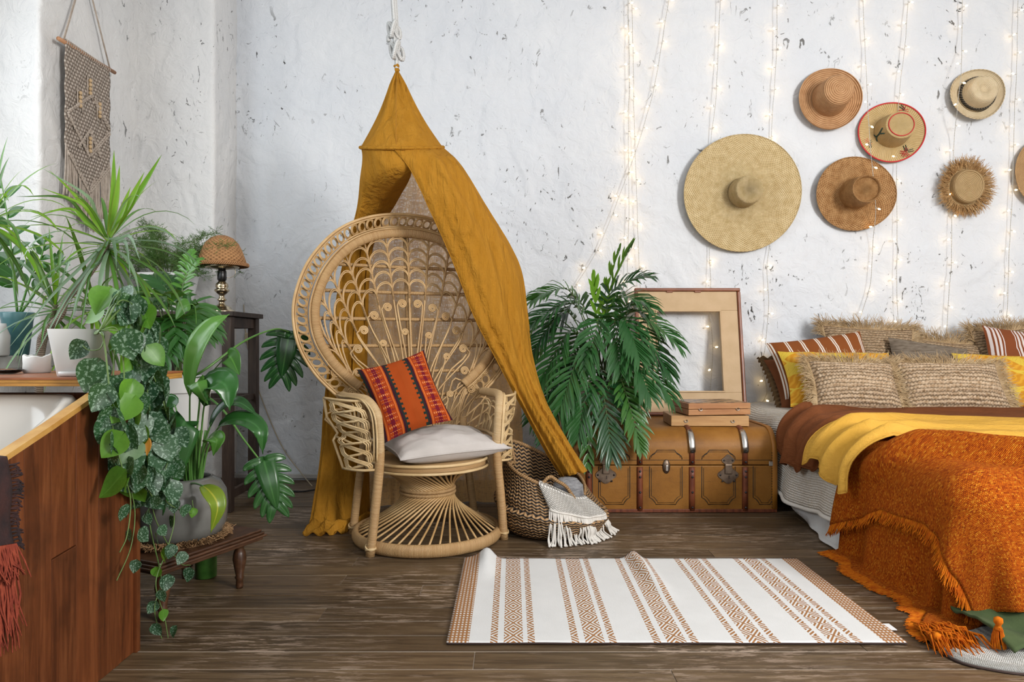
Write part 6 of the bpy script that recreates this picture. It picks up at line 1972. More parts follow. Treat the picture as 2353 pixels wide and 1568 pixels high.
tag(MB().lathe([(0.028, 0), (0.045, 0.006), (0.052, 0.014), (0.050, 0.0145), (0.043, 0.008), (0.001, 0.004)], 28, gd).build('glass_dish', glass_mat('clear_glass', (0.92, 0.97, 0.97), 0.05)), 'small clear glass dish on the red plywood board', 'dish')

# ---- fringed towel hanging over the tub side
TWL = pm('dark_red_black_weave', (0.012, 0.010, 0.012), (0.06, 0.02, 0.016), rough=0.95, nscale=12, bump=0.6, bscale=120)
TWR = pm('brick_red_yarn', (0.20, 0.030, 0.015), (0.34, 0.065, 0.03), rough=0.95, nscale=40)
tw = thing('fringed_towel', 'dark towel with brick red fringe hanging over the bathtub side', 'towel', (PX + 0.02, 1.5, 0.3))
P = [[Vector((PX + 0.016 + 0.004 * math.sin(v * 9 + u * 5), lerp(1.30, 1.578, u) + 0.012 * v, lerp(tubtop(lerp(1.30, 1.578, u)) + 0.004, lerp(0.52, 0.475, u), v))) for u in [i / 24 for i in range(25)]] for v in [k / 24 for k in range(25)]]
P.insert(0, [Vector((PX - 0.05, p.y, p.z + 0.006)) for p in P[0]])
MB().grid(P).build('towel_cloth', TWL, tw, solid=0.006)
for L0, off, n_, mat_ in ((0.085, 0.006, 150, TWR), (0.20, 0.0, 170, TWR)):
    mb = MB()
    for k in range(n_):
        u = k / n_
        i = int(u * 24)
        p = P[-1][i].lerp(P[-1][i + 1], u * 24 - i) + Vector((off, 0, 0.02 if off else 0))
        q1 = p + Vector((rnd(0, 0.012), rnd(-0.01, 0.016), -L0 * 0.5)); q2 = p + Vector((rnd(0, 0.018), rnd(-0.015, 0.035), -L0 * rnd(0.8, 1.15)))
        mb.tube([p, q1, q2], [0.0024, 0.0024, 0.0014], 4, caps=False)
    o = mb.build('fringe', mat_, tw); o['kind'] = 'stuff'
mb = MB()
for k in range(60):
    v = 0.1 + 0.9 * k / 60
    i = int(v * 24)
    p = P[min(25, i + 1)][-1]
    mb.tube([p, p + Vector((0.008, 0.012, rnd(-0.004, 0.006))), p + Vector((0.010, rnd(0.015, 0.028), rnd(-0.016, 0.004)))], 0.0022, 4, caps=False)
o = mb.build('side_fringe', TWL, tw); o['kind'] = 'stuff'

# ------------------------------------------------------------------ low bench with the grey pot
BNW = wood_mat('dark_turned_wood', ((0.030, 0.012, 0.006), (0.075, 0.032, 0.015), (0.15, 0.07, 0.035)), (3, 12, 12), 3.0, 0.30, 0.1, 0.55)
bR, bF = Vector((-1.058, 2.687, 0)), Vector((-1.197, 2.37, 0))
bdir = (bR - bF).normalized(); bprp = Vector((-bdir.y, bdir.x, 0))
BLn = (bR - bF).length; BWd = 0.29
bc = (bR + bF) / 2 + bprp * BWd / 2
bang = math.atan2(bdir.y, bdir.x)
bn = thing('low_bench', 'small dark wooden bench with turned legs under the grey pot', 'bench', bc, bang)
BZ = 0.222
def bench_slab(z0_, z1_, ox, name):
    MB().box((0, 0, (z0_ + z1_) / 2), (BLn + 2 * ox, BWd + 2 * ox, z1_ - z0_)).build(name, BNW, bn, smooth=False, world=False, bevel=0.004)
bench_slab(0.212, BZ, 0.058, 'top_board')
bench_slab(0.202, 0.212, 0.066, 'moulding')
bench_slab(0.192, 0.202, 0.072, 'moulding')
bench_slab(0.180, 0.192, 0.062, 'moulding')
legp = [(0.012, 0.0), (0.014, 0.01), (0.013, 0.035), (0.018, 0.042), (0.014, 0.05), (0.022, 0.09), (0.026, 0.115), (0.022, 0.14), (0.015, 0.158), (0.021, 0.165), (0.024, 0.18)]
for sx in (-1, 1):
    for sy in (-1, 1):
        MB().lathe(legp, 16, (sx * BLn / 2, sy * BWd / 2, 0)).build('leg', BNW, bn, world=False)
mat_t = thing('raffia_mat', 'shaggy brown raffia mat between the bench and the grey pot', 'mat', bc + Vector((0, 0, BZ)))
MB().lathe([(0.001, 0.0), (0.17, 0.0), (0.172, 0.005), (0.001, 0.006)], 32, bc + Vector((0, 0, BZ + 0.0005))).build('mat_base', pm('raffia_mat_base', (0.20, 0.11, 0.05), rough=0.9), mat_t)
mb = MB()
RFB = pm('curly_brown_raffia', (0.22, 0.115, 0.045), (0.42, 0.25, 0.12), rough=0.8, nscale=40)
for k in range(900):
    a = rnd(0, 6.2832); r0 = rnd(0.135, 0.175)
    p = bc + Vector((r0 * math.cos(a), r0 * math.sin(a), BZ + 0.006))
    l = rnd(0.02, 0.045); b_ = a + rnd(-0.9, 0.9)
    q1 = p + Vector((math.cos(b_) * l * 0.5, math.sin(b_) * l * 0.5, rnd(0.002, 0.02))); q2 = p + Vector((math.cos(b_) * l, math.sin(b_) * l, rnd(0.0, 0.022)))
    mb.tube([p, q1, q2], [0.0022, 0.0022, 0.0012], 3, caps=False)
o = mb.build('raffia_curls', RFB, mat_t); o['kind'] = 'stuff'
GRP = Vector((W(415, 0, 2.60).x, 2.60, BZ + 0.008))
GLZ = pm('grey_glazed_ceramic', (0.10, 0.10, 0.093), (0.18, 0.18, 0.165), rough=0.16, nscale=5, stretch=(1, 1, 0.3), bump=0.05, spec=0.6)
lily = thing('potted_lily', 'broad leaved green plant in a round grey glazed pot on the bench', 'plant', GRP)
MB().lathe([(0.12, 0.0), (0.145, 0.006), (0.162, 0.05), (0.166, 0.115), (0.160, 0.165), (0.140, 0.200), (0.118, 0.214), (0.108, 0.222), (0.104, 0.218), (0.106, 0.20), (0.13, 0.18)], 48, GRP, cap1=False).build('glazed_pot', GLZ, lily)
MB().lathe([(0.001, 0.188), (0.13, 0.186)], 24, GRP).build('soil', SOIL, lily)
LILY = leaf_mat('glossy_lily_leaf', (0.016, 0.075, 0.016), (0.035, 0.14, 0.028), rib=(0.06, 0.19, 0.05), rough=0.22, transl=0.15)
LILYL = leaf_mat('light_lily_leaf', (0.06, 0.20, 0.03), (0.12, 0.30, 0.05), rib=(0.16, 0.34, 0.08), rough=0.22, transl=0.22)
YELF = leaf_mat('yellowing_leaf', (0.16, 0.27, 0.02), (0.34, 0.38, 0.02), rib=(0.5, 0.48, 0.05), rough=0.3, transl=0.2)
LST = pm('lily_stalk', (0.07, 0.20, 0.035), (0.12, 0.27, 0.06), rough=0.4)
def leaf_path(parent, pts, wpx, mat, d=None, stem_frac=0.45, up=(0.3, -1, 0.4), fold=0.25, wave=0.0, name='leaf', stalk=LST, sr=0.005, shape=None, n=26):
    """pts (px,py,depth) from the root to the tip; the first stem_frac is a stalk"""
    S = spline([W(*p) for p in pts], 60)
    k = int(60 * stem_frac)
    dd = pts[-1][2]
    wd_ = px(wpx, dd) / 2
    sh = shape or (lambda t: (math.sin(math.pi * min(1, t * 1.02) ** 0.72) ** 0.85) if 0 < t < 1 else 0.02)
    blade = [S[min(59, k + int(round((59 - k) * i / (n - 1))))] for i in range(n)]
    # drop duplicate points
    bl = [blade[0]] + [b for a, b in zip(blade, blade[1:]) if (b - a).length > 1e-6]
    o = MB().blade(bl, lambda t: max(0.0006, wd_ * sh(t)), up=up, fold=fold, wave=wave, cols=4).build(name, mat, parent, solid=0.0008)
    if k > 2:
        MB().tube(S[:k + 3], [lerp(sr, sr * 0.55, i / (k + 2)) for i in range(k + 3)], 6).build('stalk', stalk, o)
    return o
leaf_path(lily, [(438, 1110, 2.60), (436, 1000, 2.58), (438, 880, 2.55), (455, 800, 2.50), (488, 748, 2.50), (528, 722, 2.53)], 62, LILYL, stem_frac=0.34, up=(-0.4, -1, 0.3))
leaf_path(lily, [(452, 1110, 2.60), (462, 1000, 2.56), (472, 920, 2.52), (495, 880, 2.48), (520, 890, 2.45), (528, 945, 2.44)], 84, LILY, stem_frac=0.36, up=(0.2, -0.8, 0.8))
leaf_path(lily, [(448, 1110, 2.60), (452, 1000, 2.56), (460, 900, 2.54), (452, 880, 2.50), (478, 930, 2.46)], 44, LILYL, stem_frac=0.55, up=(0.2, -1, 0.3))
leaf_path(lily, [(458, 1110, 2.60), (470, 1020, 2.58), (500, 950, 2.56), (545, 925, 2.55), (592, 955, 2.54)], 44, LILY, stem_frac=0.38, up=(0, -0.6, 1))
leaf_path(lily, [(462, 1110, 2.60), (478, 1030, 2.58), (510, 975, 2.54), (560, 965, 2.52), (598, 990, 2.50), (604, 1045, 2.50)], 52, LILY, stem_frac=0.34, up=(0.1, -0.7, 1))
leaf_path(lily, [(455, 1110, 2.60), (465, 1050, 2.55), (480, 1008, 2.50), (498, 1012, 2.46), (490, 1048, 2.45)], 44, LILYL, stem_frac=0.42, up=(0.1, -0.7, 1))
leaf_path(lily, [(436, 1110, 2.60), (432, 1030, 2.52), (428, 968, 2.44), (408, 1010, 2.40), (390, 1090, 2.39), (374, 1185, 2.40)], 78, LILY, stem_frac=0.30, up=(0.3, -1, 0.2))
leaf_path(lily, [(430, 1112, 2.60), (424, 1050, 2.55), (412, 980, 2.48), (395, 1000, 2.44), (372, 1060, 2.42)], 60, LILYL, stem_frac=0.36, up=(0.1, -1, 0.3))
leaf_path(lily, [(420, 1116, 2.58), (450, 1112, 2.48), (480, 1128, 2.42), (500, 1165, 2.40), (484, 1226, 2.40)], 44, YELF, stem_frac=0.36, up=(0.7, -0.7, 0.4))
leaf_path(lily, [(430, 1110, 2.62), (415, 1000, 2.70), (400, 930, 2.75), (380, 960, 2.76), (365, 1020, 2.76)], 60, LILY, stem_frac=0.45, up=(0, -1, 0.4))
for k in range(7):
    x_ = 425 + k * 6
    MB().tube(spline([W(x_, 1118, 2.60), W(x_ + rnd(-4, 4), 1060, 2.59), W(x_ + rnd(-6, 14), 990, 2.58)], 8), 0.007, 6).build('stalk', LST, lily)
# green glazed tube standing behind the bench
gt = G(462, 1335) + Vector((0, 0.045, 0))
GRG = pm('mottled_green_paint', (0.035, 0.115, 0.018), (0.06, 0.17, 0.03), rough=0.35, nscale=30)
tag(MB().lathe([(0.036, 0.0), (0.041, 0.004), (0.042, 0.15), (0.041, 0.172), (0.036, 0.175), (0.035, 0.05), (0.001, 0.05)], 28, gt).build('green_vase', GRG), 'plain green cylinder vase on the floor behind the low bench', 'vase')

# ------------------------------------------------------------------ dark plant stand with lamp and fern
STW = wood_mat('dark_stand_wood', ((0.018, 0.010, 0.007), (0.045, 0.027, 0.018), (0.09, 0.058, 0.042)), (10, 10, 1.5), 3.0, 0.55)
sx0, sx1, sy0, sy1, sz = -2.14, -1.565, 3.86, 4.30, 1.126
st = thing('plant_stand', 'tall dark wooden stand carrying the wicker lamp and the fern', 'stand', ((sx0 + sx1) / 2, (sy0 + sy1) / 2, 0))
MB().box(((sx0 + sx1) / 2, (sy0 + sy1) / 2, sz - 0.014), (sx1 - sx0 + 0.03, sy1 - sy0 + 0.03, 0.028)).build('top', STW, st, smooth=False, bevel=0.004)
for x_ in (sx0 + 0.03, sx1 - 0.03):
    for y_ in (sy0 + 0.03, sy1 - 0.03):
        MB().box((x_, y_, (sz - 0.028) / 2), (0.052, 0.052, sz - 0.028)).build('leg', STW, st, smooth=False, bevel=0.003)
for z_, h_ in ((sz - 0.06, 0.06), (0.09, 0.05), (0.62, 0.035)):
    for y_ in (sy0 + 0.03, sy1 - 0.03):
        MB().box(((sx0 + sx1) / 2, y_, z_), (sx1 - sx0 - 0.11, 0.025, h_)).build('rail', STW, st, smooth=False, bevel=0.002)
    for x_ in (sx0 + 0.03, sx1 - 0.03):
        MB().box((x_, (sy0 + sy1) / 2, z_), (0.025, sy1 - sy0 - 0.11, h_)).build('rail', STW, st, smooth=False, bevel=0.002)
# lamp
BRS = pm('aged_brass', (0.38, 0.30, 0.19), (0.58, 0.50, 0.36), rough=0.22, metal=1.0, nscale=20)
LC = Vector((W(510, 0, 4.05).x, 4.05, sz))
lamp = thing('table_lamp', 'brass table lamp with a domed wicker shade on the dark stand', 'lamp', LC)
MB().lathe([(0.070, 0.0), (0.074, 0.006), (0.070, 0.014), (0.055, 0.020), (0.050, 0.032), (0.030, 0.042), (0.018, 0.052), (0.016, 0.066), (0.027, 0.074), (0.018, 0.084), (0.014, 0.10), (0.030, 0.116), (0.042, 0.128), (0.040, 0.136), (0.030, 0.14), (0.036, 0.152), (0.034, 0.168), (0.022, 0.180), (0.018, 0.19)], 32, LC).build('lamp_base', BRS, lamp)
MB().lathe([(0.022, 0.188), (0.026, 0.195), (0.025, 0.24), (0.020, 0.250)], 20, LC).build('lamp_socket', pm('black_bakelite', (0.01, 0.01, 0.011), rough=0.3), lamp)
MB().lathe([(0.020, 0.250), (0.092, 0.262), (0.096, 0.268), (0.095, 0.278), (0.088, 0.276), (0.02, 0.266)], 32, LC).build('gallery_ring', BRS, lamp)
MB().tube(spline([LC + Vector((0.075, 0, 0.262)), LC + Vector((0.078, 0, 0.225)), LC + Vector((0.05, 0, 0.205)), LC + Vector((0.024, 0, 0.205))], 14), 0.0016, 5).build('lamp_wire', BRS, lamp)
WICK = straw_mat('wicker_shade', (0.34, 0.16, 0.06), (0.56, 0.30, 0.13), 50, 26, 1.0, gap=(0.07, 0.03, 0.012))
MB().lathe([(0.001, 0.452), (0.03, 0.450), (0.062, 0.436), (0.092, 0.405), (0.112, 0.365), (0.126, 0.325), (0.138, 0.285), (0.134, 0.283), (0.122, 0.322), (0.10, 0.385), (0.05, 0.435)], 48, LC).build('lamp_shade', WICK, lamp)
for k in range(3):
    MB().tube([LC + Vector(((0.143 + 0.004 * math.cos(a * 26 + k * 2.09)) * math.cos(a), (0.143 + 0.004 * math.cos(a * 26 + k * 2.09)) * math.sin(a), 0.280 + 0.008 * math.sin(a * 26 + k * 2.09))) for a in [2 * math.pi * i / 260 for i in range(260)]], 0.0042, 5, closed=True).build('braided_rim', pm('wicker_strand', (0.36, 0.17, 0.065), (0.46, 0.24, 0.10), rough=0.6), lamp)
# fern
FC = Vector((W(388, 0, 4.06).x, 4.06, sz))
fern = thing('potted_fern', 'feathery asparagus fern in a white square pot on the dark stand', 'plant', FC)
WPOT = pm('white_plastic_pot', (0.78, 0.77, 0.75), rough=0.35)
def square_pot(c, w0, w1, h, mat, parent, name='pot', rim=0.006, e=0.30, rot=0.0):
    rows = []
    for (w, z) in ((w0 * 0.96, 0.0), (w0, 0.004), (lerp(w0, w1, 0.5), h * 0.5), (w1, h - 0.004), (w1, h), (w1 - rim, h), (w1 - rim * 1.2, h - 0.02), (w1 * 0.9, h * 0.75)):
        row = []
        for k in range(56):
            a = 2 * math.pi * k / 56
            ca, sa = math.cos(a), math.sin(a)
            x_, y_ = w * math.copysign(abs(ca) ** e, ca), w * math.copysign(abs(sa) ** e, sa)
            row.append(c + Matrix.Rotation(rot, 3, 'Z') @ Vector((x_, y_, z)))
        rows.append(row)
    mb = MB().grid(rows, closeu=True)
    mb.add(rows[0], [list(range(56))[::-1]])
    o = mb.build(name, mat, parent, angle=60)
    MB().add([p + Vector((0, 0, 0.01)) for p in rows[-1]], [list(range(56))]).build('soil', SOIL, parent)
    return o
square_pot(FC, 0.095, 0.135, 0.225, WPOT, fern)
FERN = leaf_mat('asparagus_fern', (0.035, 0.10, 0.015), (0.10, 0.20, 0.04), rough=0.5, transl=0.2)
FST = pm('fern_stem', (0.10, 0.16, 0.04), (0.20, 0.20, 0.07), rough=0.6)
mb_all = MB()
for k in range(46):
    a = rnd(0, 6.2832); l = rnd(0.22, 0.52); e_ = rnd(0.15, 1.25)
    root = FC + Vector((0.06 * math.cos(a), 0.06 * math.sin(a), 0.21))
    tip = root + Vector((math.cos(a) * math.cos(e_), 0.55 * math.sin(a) * math.cos(e_), math.sin(e_) * 0.85)) * l
    if tip.y > 4.33:
        tip.y = 4.33 - rnd(0, 0.05)
    if tip.x < XL + 0.05:
        tip.x = XL + rnd(0.05, 0.1)
    midp = root.lerp(tip, 0.5) + Vector((0, 0, 0.05))
    tip.z -= 0.05
    S = spline([root, midp, tip], 16)
    MB().tube(S, [lerp(0.0022, 0.0008, i / 15) for i in range(16)], 4).build('stem', FST, fern)
    for i in range(4, 16):
        for s in range(5):
            b = S[i]
            d1 = Vector((rnd(-1, 1), rnd(-0.8, 0.8), rnd(-0.5, 0.8))).normalized()
            e1 = b + d1 * rnd(0.03, 0.065)
            mb_all.tube([b, e1], [0.0008, 0.0005], 3, caps=False)
            for r_ in range(7):
                f = b.lerp(e1, rnd(0.25, 1.0))
                d2 = (d1 * 0.5 + Vector((rnd(-1, 1), rnd(-1, 1), rnd(-1, 1)))).normalized() * rnd(0.010, 0.020)
                sd = d2.cross(Vector((0.3, 1, 0.2))).normalized() * 0.0011
                mb_all.add([f - sd, f + sd, f + d2], [(0, 1, 2)], [[(0.4, 0), (0.6, 0), (0.5, 1)]])
o = mb_all.build('needle_foliage', FERN, fern, smooth=False); o['kind'] = 'stuff'

# ------------------------------------------------------------------ tall white planter with palm and monstera on a stool
TPC = Vector((W(416, 0, 3.02).x, 3.02, 0))
stool = thing('wooden_stool', 'dark wooden stool hidden behind the leaves under the white planter', 'stool', TPC)
MB().lathe([(0.12, 0.475), (0.125, 0.48), (0.125, 0.498), (0.12, 0.50)], 28, TPC).build('seat', STW, stool)
for a in (0.8, 2.4, 4.0, 5.5):
    MB().tube([TPC + Vector((0.075 * math.cos(a), 0.075 * math.sin(a), 0.48)), TPC + Vector((0.10 * math.cos(a), 0.10 * math.sin(a), 0.0))], 0.013, 8).build('leg', STW, stool)
PB = TPC + Vector((0, 0, 0.501))
mon = thing('potted_monstera', 'mixed palm and monstera plant in a tall white planter', 'plant', PB)
MB().lathe([(0.095, 0.0), (0.10, 0.01), (0.118, 0.22), (0.122, 0.235), (0.134, 0.24), (0.137, 0.302), (0.130, 0.304), (0.126, 0.28)], 40, PB, cap1=False).build('planter', WPOT, mon, angle=50)
MB().lathe([(0.001, 0.282), (0.128, 0.28)], 24, PB).build('soil', SOIL, mon)
KEN = leaf_mat('kentia_green', (0.020, 0.085, 0.018), (0.05, 0.17, 0.03), rough=0.28, transl=0.2)
root = PB + Vector((0, 0, 0.28))
def kfrond(tip, via, mat=KEN, L=0.15, n=13, w=0.013, **k):
    b = root + Vector((rnd(-0.05, 0.05), rnd(-0.05, 0.05), 0))
    frond(mon, [b, b.lerp(W(*via), 0.55), W(*via), W(*via).lerp(W(*tip), 0.6) + Vector((0, 0, 0.02)), W(*tip)], mat, L, n, 0.4, w, t0=0.45, up=(0, -0.4, 1), **k)
for tip, via in (((330, 700, 2.8), (385, 690, 2.95)), ((310, 790, 2.75), (370, 740, 2.9)), ((455, 600, 3.2), (420, 660, 3.1)), ((440, 580, 3.3), (415, 680, 3.15)), ((345, 640, 3.2), (390, 680, 3.1)), ((300, 740, 3.1), (360, 700, 3.05)),
                 ((375, 830, 2.7), (395, 740, 2.85)), ((430, 800, 2.75), (420, 730, 2.9)), ((470, 760, 3.0), (440, 700, 3.0)), ((330, 850, 2.8), (370, 770, 2.9)), ((400, 640, 3.3), (405, 700, 3.1)), ((290, 690, 3.2), (350, 670, 3.1))):
    kfrond(tip, via, LILYL if tip[1] < 620 else KEN, L=0.075 if tip[1] < 620 else 0.14, w=0.008 if tip[1] < 620 else 0.013)
MON = leaf_mat('monstera_green', (0.012, 0.060, 0.014), (0.03, 0.11, 0.024), rib=(0.07, 0.2, 0.05), rough=0.25, transl=0.15, vein=0.12)
def monstera_leaf(parent, stalk, c, L, Wd, down, nrm, side=None):
    """split leaf: fingers cut between the veins"""
    down = Vector(down).normalized(); nrm = Vector(nrm).normalized(); sd = down.cross(nrm).normalized()
    mb = MB()
    mb.blade([c + down * L * t + nrm * 0.02 * math.sin(3 * t) for t in [i / 12 for i in range(13)]], lambda t: Wd * 0.48 * (1 - t ** 2.5) + 0.001, up=nrm, fold=0.1, cols=2)
    for i in range(6):
        t = 0.02 + i * 0.155
        for s in (-1, 1):
            a = R(lerp(92, 30, i / 5))
            l = Wd * (0.60 + 0.55 * math.sin(math.pi * min(1, (t + 0.30) * 0.75)))
            d0 = down * math.cos(a) + sd * s * math.sin(a)
            p = c + down * L * t
            q_ = [p, p + d0 * l * 0.5 + nrm * 0.006, p + d0 * l * 0.85 + down * l * 0.10, p + d0 * l + down * l * 0.22]
            mb.blade(spline(q_, 8), lambda u: L * 0.088 * (1.08 - 1.0 * u ** 2.2) + 0.0006, up=nrm, fold=0.12, cols=2)
    o = mb.build('leaf', MON, parent, solid=0.0008)
    MB().tube(spline(stalk, 30), [lerp(0.0065, 0.0035, i / 29) for i in range(30)], 6).build('stalk', LST, o)
    return o
monstera_leaf(mon, [root, W(470, 850, 3.0), W(560, 785, 3.15), W(630, 757, 3.40), W(664, 763, 3.50)], W(664, 768, 3.50), 0.23, 0.11, (-0.18, 0.02, -1), (0.35, -1, 0.25))
monstera_leaf(mon, [root, W(500, 930, 2.9), W(560, 1010, 2.85), W(600, 1062, 2.82)], W(606, 1058, 2.80), 0.21, 0.085, (0.28, -0.05, -1), (0.4, -1, 0.2))
HEART = leaf_mat('heart_leaf_green', (0.04, 0.15, 0.02), (0.09, 0.26, 0.03), rib=(0.12, 0.32, 0.05), rough=0.3, transl=0.2)
hs = lambda t: (math.sin(math.pi * t ** 0.55)) ** 0.8 if 0 < t < 1 else 0.03
leaf_path(mon, [(440, 870, 2.95), (480, 860, 2.9), (515, 825, 2.85), (530, 822, 2.83), (550, 862, 2.82)], 46, HEART, stem_frac=0.62, up=(0.2, -1, 0.2), shape=hs, sr=0.003)
leaf_path(mon, [(445, 850, 2.95), (450, 760, 2.85), (447, 705, 2.80), (425, 705, 2.78), (404, 735, 2.78)], 40, LILYL, stem_frac=0.62, up=(-0.3, -1, 0.3), shape=hs, sr=0.003)
leaf_path(mon, [(400, 865, 2.95), (360, 830, 2.8), (340, 820, 2.75), (350, 835, 2.74), (372, 846, 2.74)], 34, HEART, stem_frac=0.5, up=(0, -1, 0.4), shape=hs, sr=0.003)

# ------------------------------------------------------------------ white pot with trailing satin pothos
PT = Vector((W(184, 0, 2.085).x, 2.085, SZ + 0.0005))
pot = thing('trailing_pothos', 'satin pothos trailing from a white square pot down the bathtub side', 'plant', PT)
square_pot(PT, 0.050, 0.070, 0.140, WPOT, pot, 'pot', 0.004, 0.40, R(8))
MB().lathe([(0.053, 0.0), (0.057, 0.002), (0.059, 0.014), (0.056, 0.015), (0.053, 0.004)], 40, PT, rfun=lambda a, t: 1 + 0.06 * abs(math.sin(2 * (a - R(12)))) ** 2).build('saucer', WPOT, pot)
SAT = leaf_mat('satin_pothos', (0.012, 0.050, 0.020), (0.028, 0.095, 0.034), rough=0.45, transl=0.10, spots=(0.28, 0.40, 0.30))
SATL = leaf_mat('young_pothos', (0.07, 0.22, 0.02), (0.15, 0.36, 0.04), rough=0.35, transl=0.35, rib=(0.15, 0.35, 0.05))
SATU = leaf_mat('pothos_underside', (0.14, 0.24, 0.12), (0.22, 0.33, 0.18), rough=0.5, transl=0.2)
VST = pm('vine_stem', (0.09, 0.17, 0.045), (0.15, 0.24, 0.07), rough=0.5)
def heart_mesh(mat, seed, curl=0.15):
    rows = []
    for i in range(11):
        t = i / 10
        w = 0.52 * math.sin(math.pi * t ** 0.56) ** 0.85 if 0 < t < 1 else 0.01
        back = 0.16 * (1 - t) ** 3
        rows.append([Vector((w * u, -curl * (u * u) * w * 1.2 + 0.10 * math.sin(3 * t + seed) * t, -t + back * abs(u) * 1.5)) for u in (-1, -0.6, -0.25, 0, 0.25, 0.6, 1)])
    o = MB().grid(rows)
    return o
heart_src = {}
def vine_leaf(p, size, mat, az, tilt, roll):
    key = (mat.name, int(abs(az * 10)) % 3)
    M = Matrix.Translation(p - PT) @ Matrix.Rotation(az, 4, 'Z') @ Matrix.Rotation(tilt, 4, 'X') @ Matrix.Rotation(roll, 4, 'Y') @ Matrix.Scale(size, 4)
    if key not in heart_src:
        o = heart_mesh(mat, key[1] * 1.9, 0.1 + 0.12 * key[1]).build('leaf', mat, pot, world=False)
        heart_src[key] = o
        o.matrix_local = M
        return o
    return inst('leaf', heart_src[key], pot, M)
def vx(x, y, off=0.0):
    """a point hanging just outside the boarded side"""
    X = PX + 0.035 + off
    d = max(1.9, min(2.45, X * F / (x - CX)))
    return W(x, y, d)
vines = [
    [(228, 762), (250, 720), (270, 740), (262, 830), (262, 930), (288, 1030), (298, 1110), (310, 1180), (300, 1260), (268, 1335)],
    [(230, 760), (262, 700), (300, 730), (300, 840), (312, 960), (330, 1060), (345, 1130), (360, 1200), (410, 1290), (438, 1300)],
    [(232, 758), (280, 690), (330, 740), (335, 860), (350, 980), (372, 1080), (380, 1150), (440, 1180), (442, 1150)],
    [(230, 764), (240, 790), (250, 880), (262, 1000), (282, 1080), (300, 1150), (292, 1230), (275, 1270)],
    [(234, 756), (290, 720), (320, 800), (325, 900), (318, 1000), (340, 1100), (345, 1210), (370, 1330), (355, 1400), (372, 1470), (384, 1518)],
    [(234, 756), (300, 700), (352, 780), (360, 880), (352, 1000), (365, 1080), (400, 1180), (385, 1260), (358, 1340), (378, 1420), (390, 1490)],
    [(232, 760), (270, 760), (285, 860), (278, 960), (300, 1040), (325, 1100), (355, 1150)],
    [(232, 760), (290, 770), (345, 850), (380, 940), (395, 1020), (380, 1080)],
    [(232, 758), (265, 680), (300, 690), (320, 760), (300, 850)],
]
rl = random.Random(12)
for vi, v in enumerate(vines):
    off = 0.018 * (vi % 4)
    pts = [PT + Vector((0.04, 0.0, 0.125))] + [vx(x, y, off) for x, y in v]
    S = spline(pts, 12 * len(pts))
    MB().tube(S, [lerp(0.0030, 0.0016, i / (len(S) - 1)) for i in range(len(S))], 5).build('vine', VST, pot)
    n_ = len(S)
    acc_ = 0.0
    for i in range(6, n_):
        acc_ += (S[i] - S[i - 1]).length
        y_img = CY - (S[i].z - H) * F / S[i].y
        gap = 0.026 if y_img < 1120 else 0.075
        if acc_ > gap and not ((S[i].x * F / S[i].y + CX) < 286 and y_img < 880):
            acc_ = 0.0
            size = rl.uniform(0.052, 0.085) * (1.0 if y_img < 1120 else 0.55)
            az = rl.uniform(-1.1, 1.3); tilt = rl.uniform(-0.5, 0.35); roll = rl.uniform(-0.7, 0.7)
            m_ = SAT if rl.random() < (0.86 if y_img > 760 else 0.62) else (SATL if rl.random() < 0.85 else SATU)
            p = S[i] + Vector((rl.uniform(-0.015, 0.03), rl.uniform(-0.03, 0.01), rl.uniform(-0.01, 0.02)))
            o = vine_leaf(p, size, m_, az, tilt, roll)
vine_leaf(W(250, 672, 2.0), 0.078, SATL, 0.2, -0.5, 0.3)
vine_leaf(W(232, 712, 2.0), 0.060, SATL, -0.3, -0.4, 0.8)
vine_leaf(W(262, 730, 1.98), 0.07, SATL, 0.5, -0.3, -0.4)
vine_leaf(W(192, 792, 1.97), 0.055, SAT, 0.1, 0.1, 0.7)
vine_leaf(W(222, 838, 1.95), 0.085, SAT, 0.6, 0.1, 0.35)
MB().tube(spline([PT + Vector((0.05, -0.03, 0.13)), W(238, 765, 2.0), W(232, 800, 1.96), W(205, 805, 1.96), W(190, 795, 1.96)], 14), 0.0018, 5).build('vine', VST, pot)
leaf_path(pot, [(320, 1010, 2.05), (335, 1020, 2.04), (338, 1048, 2.04)], 26, pm('ochre_dead_leaf', (0.45, 0.20, 0.02), rough=0.6), stem_frac=0.05, up=(0.4, -1, 0.2))

# ------------------------------------------------------------------ dracaenas
DRA = leaf_mat('dracaena_strap', (0.030, 0.10, 0.018), (0.09, 0.24, 0.035), rough=0.30, transl=0.30, edge=(0.16, 0.05, 0.03), rib=(0.13, 0.30, 0.05), ribw=0.10)
DRB = leaf_mat('dracaena_bright', (0.13, 0.34, 0.02), (0.24, 0.46, 0.04), rough=0.30, transl=0.40, edge=(0.25, 0.12, 0.04), ribw=0.10)
DRP = leaf_mat('dracaena_silvery', (0.10, 0.18, 0.10), (0.22, 0.32, 0.20), rough=0.30, transl=0.25)
BARK = wrap_mat('ringed_grey_bark', (0.20, 0.15, 0.11), (0.30, 0.235, 0.18), 130, 0.7, gap=(0.08, 0.055, 0.04))
def strap(parent, root_, dirv, L, w, droop, mat):
    d = Vector(dirv).normalized()
    pts = [root_]
    v = d.copy()
    p = root_.copy()
    for i in range(9):
        p = p + v * (L / 9)
        v = (v + Vector((0, 0, -droop * (0.05 + 0.045 * i)))).normalized()
        if p.x < XL + 0.03 and p.y > YW:
            p.x = XL + 0.03
        pts.append(p.copy())
    return MB().blade(pts, lambda t: w * (0.55 + 0.9 * t * (1.35 - t)) * (1 - t ** 3.5) + 0.0003, up=(0, -0.5, 1), fold=0.25, cols=1).build('leaf', mat, parent)
